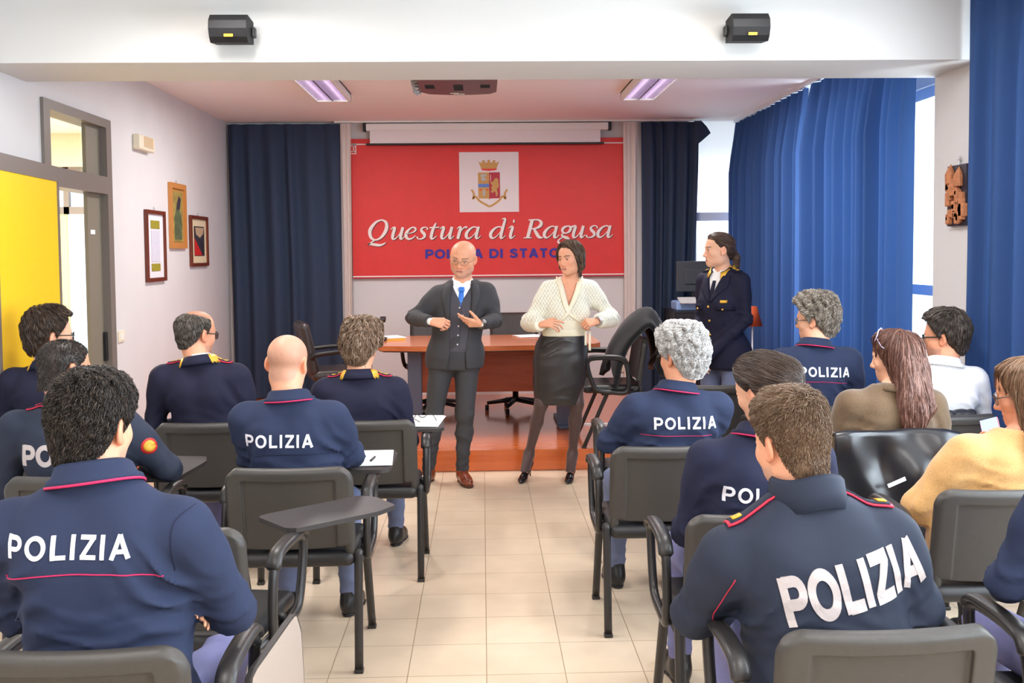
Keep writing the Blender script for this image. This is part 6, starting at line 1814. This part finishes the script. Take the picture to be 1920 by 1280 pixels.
for s in (-1, 1):
    MB().add([H.p(s * .034 + .026 * math.cos(a * PI / 8), .054 - .012 * math.sin(a * PI / 8), .122 + .02 * math.sin(a * PI / 8) - .25 * abs(s * .034 + .026 * math.cos(a * PI / 8)) ** 2 / .06 * 1.2) for a in range(16)], [tuple(range(16))]).build('sunglass_lens', mat('sunglass_lens', srgb(196, 196, 224), .08, metal=.4), sgo)

r, B, o, T_ = seated(2.315, 4.85, 'man with dark hair and black-rimmed glasses in a white shirt by the wall pier', (.10, .05, 1.19), (50, 4, -4), SK['b'],
                     h_short(((.03, .022, .017), (.06, .045, .036), (.16, .13, .11)), (.034, .018, .024, .028), n=3600, L_=.05, lift=.1, noise=.2, seed=41), top='dress_shirt', mt=M_SHIRTW, w=.96, sw=.168, armr=.95, arms='lap', trous=mat('dark_trousers', srgb(40, 40, 48), .8), ck=dict(shave=(.25, .16, .13)))
polo_collar(B, o, M_SHIRTW, M_SHIRTW); glasses(B, r, M_BLACK, wire=.003)

M_MUSTARD = mat('mustard_knit', srgb(206, 158, 98), .9, noise=.12, nscale=200, bump=.6, bscale=300, sheen=.4)
LB = ((.135, .064, .031), (.25, .13, .068), (.36, .24, .15))
r, B, o, T_ = seated(1.86, 3.32, 'woman with straight brown hair and glasses in a mustard knit sweater looking at her phone', (.15, .07, 1.11), (58, 14, 0), SK['d'],
                     long_hair(LB, [((-.05, -.045, .01), (-.058, -.03, -.14), .045, .036, .05), ((.04, -.06, .02), (.04, -.07, -.14), .05, .04, .05), ((.06, -.05, -.04), (.05, -.165, -.24), .055, .034, .05, 1), ((.0, -.07, -.04), (-.02, -.165, -.24), .055, .034, .05, 1), ((.1, -.02, -.06), (.105, -.13, -.2), .045, .03, .05, 1)], 7000, .22, .0013, 45), top='sweater', mt=M_MUSTARD, sex='f', w=1.22, sw=.195, armr=1.3, infl=.018, fine=.004,
                     arms={-1: ((-.245, .06, .69), (.085, .30, .79)), 1: 'lap'}, hand_zones=(-1,), hands={-1: dict(f=(.35, .35, .85), n=(-.35, .85, -.2), curl=(.5, .6, .7, .8), thumb=(.6, .5))}, trous=mat('dark_trousers', srgb(40, 40, 48), .8), hshirt=.009)
glasses(B, r, M_GOLDFR, wire=.0022)
sheet_solid(ring_strip(B, [(.0, -.014), (.003, .01), (.012, .016), (.018, .004), (.02, -.02)], -178, 178, 50, drop_front=.03), .004).build('collar', M_MUSTARD, o)
ph = empty('mobile_phone', (2.015, 3.865, .912)); tag(ph, 'mobile phone with a lit blue screen held by the woman in mustard', 'phone')
MB().box((0, 0, 0), (.07, .011, .14), bev=.004).build('phone_case', mat('phone_red', srgb(150, 40, 46), .4), ph)
MB().box((0, -.0065, .002), (.064, .001, .13)).build('phone_screen', mat('phone_glow', srgb(150, 180, 250), .2, emis=.8), ph)
ph.rotation_euler = (math.radians(-38), math.radians(-20), math.radians(-35))

r, B, o, T_ = seated(1.62, 2.2, 'officer in navy top, mostly cut off by the right edge', (.02, .06, 1.23), (10, 4, 0), SK['a'], h_short(DK, n=1500, seed=51), w=1.05, arms={-1: ((-.275, .06, .79), (-.12, .3, .72)), 1: 'lap'})
polo_collar(B, o, M_POLO, M_PIPE)

# ------------------------------------------------------------------ the three standing people
# --- man in the dark three-piece suit
M_SUIT = mat('charcoal_suit', srgb(58, 58, 62), .8, noise=.15, nscale=500, bump=.15, bscale=900)
M_VEST = mat('grey_waistcoat', srgb(70, 69, 78), .8, noise=.06, nscale=500)
M_TIE = mat('blue_tie', srgb(44, 118, 214), .4, noise=.08, nscale=150)
M_BROWNSHOE = mat('brown_leather_shoe', srgb(124, 56, 30), .25, noise=.25, nscale=20, coat=.4)
r = person(-.235, 7.12, 'bald man with glasses in a dark three-piece suit and blue tie', 180)
B = Body(seated=False, head=(-.098, .04, 1.612), hrot=(-14, 16, -7), hs=1.03, wx=1.09, w=.98, depth=1.0, armr=.9, sw=.172, nb=(-.092, -.005, 1.448), dsh=.095, hip=(-.03, -.02, .93),
         arms={1: ((.262, .02, 1.19), (.125, .25, 1.178)), -1: ((-.325, .03, 1.17), (-.225, .22, 1.155))}, sh_roll=3,
         legs={1: ((.06, -.02, .9), (.12, .02, .5), (.168, -.03, .1)), -1: ((-.12, -.02, .9), (-.1, .04, .5), (-.075, .0, .1))}, foot={1: (.45, 1.0), -1: (-.28, 1.0)},
         hands={1: dict(f=(-.95, .2, -.12), n=(.05, .85, .5), curl=(.75, .85, .9, 1.0), thumb=(.25, .55), tb=.4), -1: dict(f=(.97, .12, .12), n=(-.05, .72, -.68), curl=(.25, .4, .6, .75), thumb=(.75, .2), tb=.1)})
build_body(B, r, SK['a'], hfine=.0026, coarse=.013, hand_zones=(-1, 1), hand_fine=.0042, brow=(.2, .13, .09), blush=.45, shave=(.62, .36, .28), buzz=((.55, .36, .28), 'bald_top', .25), jaw=1.12)
eyes(B, r, (.08, .07, .06), (.25, 1, -.3)); glasses(B, r, M_GOLDFR, wire=.0011, rx=.025, rz=.016)
XCN = lambda z: np.interp(z, (.8, 1.43), (-.045, -.09))
def vcarve(w0, z0, z1, slope, yf=-.01):
    def c(F):
        F.put((-.4, yf, z0), (.3, .4, 1.56), lambda X, Y, Z: np.maximum(np.abs(X - XCN(Z).astype(f32)) - np.clip(w0 + (Z - f32(z0)) * f32(slope), 0, .085), -(Y - f32(yf))), .004, 's', .02)
    return c
garment_top(B, r, 'dress_shirt', M_SHIRTW, infl=.0, h=.010, sleeves=True, hem=.9, sleeve_infl=-.002, cuff=-.016)
sh = [c for c in r.children if c.name.startswith('dress_shirt')][0]
Vs = np.array([v.co[:] for v in sh.data.vertices]); Ts = BVHTree.FromPolygons([v.co for v in sh.data.vertices], [p.vertices[:] for p in sh.data.polygons])
wc, _, _, Tw = garment_top(B, r, 'waistcoat', M_VEST, infl=.006, h=.009, sleeves=False, hem=.945, carve=vcarve(.0, 1.30, 1.5, .55), neck_drop=-.0)
jk, _, _, Tj = garment_top(B, r, 'suit_jacket', M_SUIT, infl=.015, h=.009, hem=.825, cuff=.012, neck_drop=.005, folds=arm_folds(B, .005), extra=lambda F: F.ell((-.03, -.03, .9), (.205, .15, .2), None, .05),
                            carve=lambda F: F.put((-.4, -.01, .78), (.3, .4, 1.56), lambda X, Y, Z: np.maximum(np.abs(X - XCN(Z).astype(f32)) - np.interp(Z.ravel(), (.8, .95, 1.2, 1.36, 1.45), (.068, .055, .07, .075, .06)).astype(f32)[None, None, :], -(Y - f32(-.01))), .006, 's', .02))
trousers(B, r, M_SUIT, h=.011, infl=.006, ends=.06, rise=.19, folds=[((.13, .03, .3), .14, (2, 0, 12), .005), ((-.09, .05, .3), .14, (-2, 0, 12), .005)])
shoes(B, r, M_BROWNSHOE, h=.007, length=.29, tall=.03, sole=mat('dark_sole', srgb(70, 44, 30), .5))
prof = [(-.006, -.012), (-.003, .018), (.0, .034), (.004, .037), (.010, .03), (.022, -.004)]
sheet_solid(ring_strip(B, prof, -166, 166, 48, drop_front=.05, rx=.06, ry=.062), .003).build('shirt_collar', M_SHIRTW, r)
def tie_part(name, z0, z1, w0, w1, parent, T_, lift):
    G = []
    for i in range(9):
        z = z0 + (z1 - z0) * i / 8; w_ = w0 + (w1 - w0) * i / 8; row = []
        for j in range(5):
            x = float(XCN(z)) + (j / 2 - 1) * w_ / 2; h, n = cast(T_, (x, 1, z), (0, -1, 0)); row.append((x, (h.y if h is not None else .1) + lift - .004 * abs(j - 2), z))
        G.append(row)
    return sheet_solid(G, .006).build(name, M_TIE, parent)
tie_part('tie', 1.385, 1.275, .032, .056, r, Ts, .004)
o = MB(); 
k_ = [c for c in r.children if c.name.startswith('tie')][0]
tk = MB(); h, n = cast(Ts, (float(XCN(1.39)), 1, 1.39), (0, -1, 0)); tk.box((float(XCN(1.39)), h.y + .012, 1.392), (.042, .022, .036), bev=.008); tk.build('tie_knot', M_TIE, k_)
for i, z in enumerate((1.265, 1.2, 1.135, 1.07, 1.005)):
    h, n = cast(Tw, (float(XCN(z)) + .006, 1, z), (0, -1, 0))
    if h is not None:
        b_ = MB(); b_.smooth = True; b_.lathe([(.006, -.002), (.0065, .001), (.004, .003), (.001, .0035)], (0, 0, 0), 12)
        b_.build('button', mat('pearl_button', srgb(210, 214, 224), .25), wc, (h.x, h.y, h.z), (-PI / 2, 0, 0))
surface_line(wc, Tw, [(float(XCN(1.29)) - .006, 1, 1.29), (float(XCN(.95)) - .006, 1, .95)], (0, -1, 0), .0012, 'front_edge', M_SUIT)
for q in (-1, 1):   # lapels
    e0, e1 = float(XCN(1.42)), float(XCN(1.14))
    P = [(e0 + q * .062, 1, 1.425), (e0 + q * .11, 1, 1.40), (e1 + q * .12, 1, 1.33), (e1 + q * .074, 1, 1.13)]
    G = []
    for i in range(11):
        u = i / 10; z = 1.43 - .30 * u; xi = float(XCN(z)) + q * np.interp(z, (1.13, 1.3, 1.43), (.071, .077, .062)); wd = np.interp(u, (0, .12, .3, .34, 1), (.05, .058, .068, .058, .006)); row = []
        for j in range(5):
            x = xi + q * wd * j / 4; h, n = cast(Tj, (x, 1, z), (0, -1, 0)); y = h.y if h is not None else None; row.append([x, y, z])
        ys = [p[1] for p in row if p[1] is not None]; ym = max(ys) if ys else .1
        for p in row: p[1] = (p[1] if p[1] is not None and p[1] > ym - .05 else ym - .01) + .007
        G.append(row)
    sheet_solid(G, .006).build('lapel', M_SUIT, jk)
wt = MB(); wt.smooth = True
def watch(B, root, q, m_strap, m_face, r_=.034, back=.01):
    d = B.wr[q] - B.el[q]; d = d / np.linalg.norm(d); c = B.wr[q] + d * back; x = np.cross(d, (0, 0, 1)); x /= np.linalg.norm(x); y = np.cross(x, d)
    t = MB(); t.smooth = True; t.tube([c + (x * math.cos(a * PI / 10) + y * math.sin(a * PI / 10)) * r_ for a in range(20)], .006, 6, closed=True, flat=1.4, up=tuple(d))
    o_ = t.build('wristwatch', m_strap, root); nf = np.array((0, 1, .3)) - d * (np.array((0, 1, .3)) @ d); nf /= np.linalg.norm(nf)
    MB().lathe([(.017, -.003), (.017, .005), (.014, .007)], (0, 0, 0), 20).build('watch_face', m_face, o_, tuple(c + nf * (r_ + .004)), Vector(nf).to_track_quat('Z', 'Y').to_euler())
watch(B, r, -1, mat('watch_strap', srgb(60, 56, 50), .4), M_STEEL, .031)

# --- woman in the cream cardigan
def pointelle():
    m = bpy.data.materials.new('cream_pointelle_knit'); m.use_nodes = True
    N, L = nodes_of(m); b = N['Principled BSDF']; tc = N.new('ShaderNodeTexCoord'); sx = N.new('ShaderNodeSeparateXYZ'); L.new(tc.outputs['Object'], sx.inputs[0])
    def mth(op, a, c=None):
        n = N.new('ShaderNodeMath'); n.operation = op
        for i, v in enumerate((a, c)):
            if v is None: continue
            if hasattr(v, 'is_output'): L.new(v, n.inputs[i])
            else: n.inputs[i].default_value = v
        return n.outputs[0]
    zz = mth('MULTIPLY', sx.outputs[2], .62)
    ln = []
    for s in ('ADD', 'SUBTRACT'):
        u = mth('MULTIPLY', mth(s, sx.outputs[0], zz), 44.0); fr = mth('FRACT', u); ln.append(mth('LESS_THAN', mth('ABSOLUTE', mth('SUBTRACT', fr, .5)), .085))
    up = mth('GREATER_THAN', sx.outputs[2], 1.16); msk = mth('MULTIPLY', mth('MAXIMUM', ln[0], ln[1]), up)
    nz = N.new('ShaderNodeTexNoise'); nz.inputs['Scale'].default_value = 160; L.new(tc.outputs['Object'], nz.inputs['Vector'])
    msk = mth('MULTIPLY', msk, mth('GREATER_THAN', nz.outputs['Fac'], .44))
    mx = N.new('ShaderNodeMix'); mx.data_type = 'RGBA'; mx.inputs[6].default_value = (*srgb(238, 234, 214), 1); mx.inputs[7].default_value = (*srgb(178, 182, 180), 1)
    L.new(msk, mx.inputs[0]); L.new(mx.outputs[2], b.inputs['Base Color']); b.inputs['Roughness'].default_value = .9; b.inputs['Sheen Weight'].default_value = .3
    bp = N.new('ShaderNodeBump'); bp.inputs['Strength'].default_value = .4; bp.inputs['Distance'].default_value = .002; L.new(nz.outputs['Fac'], bp.inputs['Height']); L.new(bp.outputs[0], b.inputs['Normal'])
    return m
M_CREAMK = pointelle(); M_RIB = mat('cream_rib', srgb(240, 234, 210), .9, bump=.4, bscale=300)
M_LSKIRT = mat('black_leather_skirt', srgb(46, 42, 42), .38, spec=.5, noise=.08, nscale=25, bump=.25, bscale=60)
r = person(.56, 7.18, 'woman with a dark bob in cream wrap cardigan and black leather skirt', 180)
B = Body(seated=False, sex='f', head=(-.072, .035, 1.602), hrot=(-40, 5, 3), hs=.98, w=1.02, sw=.15, nb=(-.07, -.01, 1.45), hip=(-.01, -.02, .96), dsh=.08,
         arms={1: ((.225, .02, 1.145), (.155, .21, 1.142)), -1: ((-.37, .0, 1.165), (-.255, .18, 1.158))},
         legs={1: ((.075, -.02, .92), (.145, .03, .55), (.232, -.06, .17)), -1: ((-.095, -.02, .92), (-.115, .03, .55), (-.085, -.03, .17))}, foot={1: (.35, 1.0), -1: (.25, 1.0)}, legr=.92,
         hands={1: dict(f=(-.9, .35, .1), n=(.2, .55, .8), curl=(.3, .5, .6, .5), spread=.16, thumb=(.8, .2)), -1: dict(f=(.93, .3, -.1), n=(-.1, .7, .7), curl=(.9, 1.0, 1.0, 1.0), thumb=(.3, .5))})
build_body(B, r, SK['a'], hfine=.0026, coarse=.013, hand_zones=(-1, 1), hand_fine=.0042, brow=(.07, .045, .03), blush=.25, lip=(.52, .2, .17), hands=(-1, 1))
eyes(B, r, (.05, .035, .025), (.1, 1, -.08))
BB = ((.035, .02, .013), (.075, .045, .03), (.32, .2, .12))
F = hair_field(B.H, 'long', (.022, .015, .018, .016), noise=(.06, .05, 3), h=.004, vols=[((.060, .01, .02), (.066, .015, -.055), .034, .024, .04), ((.062, -.03, .01), (.066, -.03, -.06), .036, .028, .04), ((-.062, -.03, .01), (-.066, -.03, -.06), .036, .028, .04), ((0, -.085, .02), (0, -.075, -.05), .05, .036, .05)])
hair_object(r, B.H, F, BB, 4500, .062, .0013, lift=.0, seed=61, grav=1.1, flyaway=.05, part=.02, steps=9)
cd, _, _, Tc = garment_top(B, r, 'wrap_cardigan', M_CREAMK, infl=.013, h=.009, hem=1.045, cuff=.0, rw=.034, sleeve_infl=.015, folds=arm_folds(B, .007), extra=lambda F: [F.cap(B.el[q], B.el[q] + (B.wr[q] - B.el[q]) * .8, .062, .055, .03) for q in (-1, 1)],
                            carve=lambda F: F.put((-.3, .0, 1.2), (.2, .4, 1.6), lambda X, Y, Z: np.maximum(np.abs(X - np.interp(Z.ravel(), (1.2, 1.44), (-.045, -.07)).astype(f32)[None, None, :]) - np.clip((Z - f32(1.22)) * f32(.40), 0, .085), -(Y - f32(.0))), .005, 's', .02))
for pts, nm in (([(-.147, 1.46), (-.115, 1.36), (-.052, 1.225), (.0, 1.16), (.09, 1.1)], 0), ([(.01, 1.46), (-.01, 1.36), (-.046, 1.222), (-.12, 1.15), (-.19, 1.09)], 1)):
    G = []
    for p in smooth_path([np.array(p) for p in pts], 6):
        row = []
        for j in range(4):
            x = p[0] + (j - 1.5) * .013 * (1 if nm else -1); h, n = cast(Tc, (x, 1, p[1]), (0, -1, 0)); row.append([x, h.y if h is not None else None, p[1] + .004 * j])
        ys = [q[1] for q in row if q[1] is not None]
        if not ys: continue
        ym = max(ys)
        for q in row: q[1] = (q[1] if q[1] is not None and q[1] > ym - .03 else ym - .006) + .006
        G.append(row)
    sheet_solid(G, .006).build('ribbed_band', M_RIB, cd)
Fh = Field((-.25, -.2, 1.03), (.2, .2, 1.12), .008); B.torso(Fh, .017)
Fh.put((-.3, -.3, 1.095), (.3, .3, 1.2), lambda X, Y, Z: f32(1.095) - Z + 0 * X + 0 * Y, .004, 's', .01); Fh.put((-.3, -.3, .9), (.3, .3, 1.045), lambda X, Y, Z: Z - f32(1.045) + 0 * X + 0 * Y, .004, 's', .01)
solid('waist_rib', Fh, M_RIB, cd, 1)
for dx, z1 in ((-.17, .985), (-.2, .945)):
    P = []
    for i in range(7):
        z = 1.085 + (z1 - 1.085) * i / 6; P.append([(dx + k * .008, .155 + .004 * math.sin(i) - .3 * abs(dx + .1), z) for k in (-1, 0, 1)])
    sheet_solid(P, .003).build('tie_ribbon', M_RIB, cd)
Fs = Field((-.28, -.22, .5), (.25, .22, 1.14), .009)
zs = [.545, .6, .72, .88, .98, 1.06, 1.1]
Fs.loft(zs, [.018, .018, .012, 0, -.01, -.018, -.02], [.0, .0, -.005, -.015, -.02, -.01, -.01], [.172, .178, .19, .198, .19, .158, .15], [.105, .112, .125, .135, .13, .108, .105], .02, 2.2)
Fs.displace(fold_fn([((.08, .1, .97), .09, (5, 0, 14), .006), ((.0, .1, 1.0), .1, (3, 0, 12), .004), ((.0, .1, .62), .1, (2, 0, 12), .003)], (.003, .16, 2)))
solid('leather_skirt', Fs, M_LSKIRT, r, 1)
Ft = Field((-.3, -.2, .06), (.36, .2, 1.0), .011)
B.leg(Ft, -.006); 
for q in (-1, 1):
    an = np.array(B.legs[q][2]); t, s_ = B.foot[q]; d_ = np.array((t, s_, 0)); d_ /= np.linalg.norm(d_); Ft.cap(an + (0, -.008, .0), an + d_ * .13 + (0, 0, -.125), .042, .034, .03)
solid('sheer_tights', Ft, mat('dark_tights', srgb(74, 52, 50), .55, sheen=.2), r, 1)
M_PUMP = mat('black_patent', srgb(20, 18, 20), .18)
for q in (-1, 1):
    an = np.array(B.legs[q][2]); t, s_ = B.foot[q]; d_ = np.array((t, s_, 0)); d_ /= np.linalg.norm(d_); g = an.copy(); g[2] = 0
    M_ = np.stack([np.array((d_[1], -d_[0], 0)), d_, np.array((0, 0, 1))], 1)
    F = Field(np.minimum(g - .1, g + d_ * .26 - .08) * (1, 1, 0) + (0, 0, -.01), np.maximum(g + .1, g + d_ * .26 + .08) * (1, 1, 0) + (0, 0, .16), .007)
    F.cap(g - d_ * .02 + (0, 0, .10), g + d_ * .06 + (0, 0, .065), .029, .027, .02); F.cap(g + d_ * .06 + (0, 0, .06), g + d_ * .14 + (0, 0, .03), .026, .03, .02); F.ell(g + d_ * .175 + (0, 0, .02), (.03, .05, .018), M_, .02); F.cap(g + d_ * .17 + (0, 0, .014), g + d_ * .232 + (0, 0, .01), .02, .006, .02)
    F.put((-9, -9, -1), (9, 9, .002), lambda X, Y, Z: Z - f32(.002) + 0 * X + 0 * Y, .002, 's', .02)
    F.ell(g + d_ * .045 + (0, 0, .115), (.026, .085, .035), M_ @ rot3(0, 26, 0), .01, 's')
    o, _, _ = solid('high_heel_shoe', F, M_PUMP, r, 1)
    hl_ = MB(); hl_.smooth = True; hl_.tube([g - d_ * .03 + (0, 0, .1), g - d_ * .028 + (0, 0, .05), g - d_ * .026 + (0, 0, .001)], [.013, .006, .0045], 8).build('stiletto_heel', M_PUMP, o)
watch(B, r, -1, M_STEEL, mat('watch_white', srgb(220, 220, 226), .3), .029, .012)
d = B.wr[-1] - B.el[-1]; d /= np.linalg.norm(d); cc = MB(); cc.smooth = True; cc.tube([B.wr[-1] - d * .034, B.wr[-1] - d * .012], [.042, .037], 16); cc.build('black_cuff', M_BLACK, cd)
rg = MB(); rg.smooth = True; rg.box(B.wr[1] + np.array((-.088, .03, -.005)), (.012, .012, .012), bev=.003).build('ring', mat('pearl_ring', srgb(240, 230, 225), .2), r)

# --- woman officer with gold-braided collar
r = person(1.715, 7.1, 'standing woman officer with a low ponytail, gold-braided collar and brass buttons', 128)
B = Body(seated=False, sex='f', head=(.0, .035, 1.652), hrot=(-32, 2, 0), hs=1.0, w=1.0, depth=1.05, armr=.95, sw=.162, nb=(0, -.01, 1.51), hip=(0, -.02, .95), dsh=.085,
         arms={1: ((.22, -.04, 1.16), (.06, .22, .90)), -1: ((-.195, -.03, 1.16), (-.03, .25, .87))},
         legs={q: ((q * .09, -.02, .92), (q * .1, .01, .5), (q * .11, -.03, .1)) for q in (-1, 1)},
         hands={1: dict(f=(-.7, .3, -.6), n=(0, .8, .5), curl=(.5, .5, .6, .6)), -1: dict(f=(.7, .3, -.6), n=(0, .8, .5), curl=(.5, .5, .6, .6))})
build_body(B, r, SK['c'], hfine=.0027, coarse=.013, hand_zones=(-1,), brow=(.12, .08, .06), lip=(.55, .24, .2))
eyes(B, r)
PB = ((.045, .022, .014), (.085, .045, .03), (.2, .12, .08))
F = hair_field(B.H, 'pulled', (.012, .010, .014, .010), noise=(.06, .05, 3), h=.004, vols=[((0, -.115, -.03), (0, -.13, -.06), .026, .022, .03), ((0, -.13, -.06), (.0, -.135, -.15), .026, .014, .02)])
hair_object(r, B.H, F, PB, 3200, .07, .0012, lift=.0, seed=71, grav=.2, flyaway=.04, comb=(0, -1, -.3), crown=(0, .1, .07))
jc, _, _, Tj = garment_top(B, r, 'uniform_jacket', M_DRESS, infl=.012, h=.0095, hem=.80, cuff=.0, folds=arm_folds(B, .005), extra=lambda F: F.ell((0, -.03, .88), (.218, .17, .21), None, .05),
                            carve=lambda F: F.put((-.2, .0, 1.28), (.2, .4, 1.6), lambda X, Y, Z: np.maximum(np.abs(X) - np.clip((Z - f32(1.3)) * f32(.36), 0, .07), -(Y - f32(.0))), .005, 's', .02))
wsh, _, _, Tw = garment_top(B, r, 'white_blouse', M_SHIRTW, infl=.0, h=.010, hem=1.15, sleeves=False)
trousers(B, r, M_TROUB, h=.012, infl=.006); shoes(B, r, M_SHOE, length=.24)
sheet_solid(ring_strip(B, [(-.012, -.014), (-.010, .016), (-.008, .03), (-.003, .032), (.006, .012), (.012, -.012)], -166, 166, 48, drop_front=.055), .003).build('shirt_collar', M_SHIRTW, wsh)
G = []
for i in range(9):
    z = 1.435 - .15 * i / 8; w_ = .026 + .02 * i / 8; row = []
    for j in range(5):
        x = (j / 2 - 1) * w_ / 2; h, n = cast(Tw, (x, 1, z), (0, -1, 0)); row.append((x, (h.y if h is not None else .1) + .006, z))
    G.append(row)
sheet_solid(G, .005).build('neck_tie', M_DRESS, r)
gold_collar(B, jc, high=.036)
for q in (-1, 1):
    epaulette(B, jc, Tj, q, M_DRESS, M_DRESS, GOLDB)
    G = []
    for i in range(11):
        u = i / 10; z = 1.47 - .19 * u; xi = q * max(.004, (z - 1.3) * .36 + .004); wd = np.interp(u, (0, .2, .45, .5, 1), (.05, .065, .085, .072, .008)); row = []
        for j in range(5):
            x = xi + q * wd * j / 4; h, n = cast(Tj, (x, 1, z), (0, -1, 0)); row.append([x, h.y if h is not None else None, z])
        ys = [p[1] for p in row if p[1] is not None]; ym = max(ys) if ys else .1
        for p in row: p[1] = (p[1] if p[1] is not None and p[1] > ym - .05 else ym - .01) + .006
        G.append(row)
    sheet_solid(G, .005).build('lapel', M_DRESS, jc)
    patch(Tj, [(q * .06, 1, 1.27), (q * .16, 1, 1.27), (q * .16, 1, 1.225), (q * .06, 1, 1.225)], (0, -1, 0), .005, 6, 3, .001).build('pocket_flap', M_DRESS, jc)
    h, n = cast(Tj, (q * .11, 1, 1.235), (0, -1, 0))
    b_ = MB(); b_.smooth = True; b_.lathe([(.009, -.002), (.009, .002), (.005, .005), (.001, .006)], (0, 0, 0), 12); b_.build('brass_button', M_BRASS, jc, (h.x, h.y + .008, h.z), (-PI / 2, 0, 0))
for z in (1.25, 1.15, 1.05, .95):
    h, n = cast(Tj, (.012, 1, z), (0, -1, 0))
    if h is not None:
        b_ = MB(); b_.smooth = True; b_.lathe([(.011, -.002), (.011, .002), (.006, .006), (.001, .007)], (0, 0, 0), 12); b_.build('brass_button', M_BRASS, jc, (h.x, h.y + .002, h.z), (-PI / 2, 0, 0))
patch(Tj, [(-.135, 1, 1.30), (-.095, 1, 1.30), (-.095, 1, 1.28), (-.135, 1, 1.28)], (0, -1, 0), .004, 3, 2, .002).build('service_badge', M_GOLD, jc)
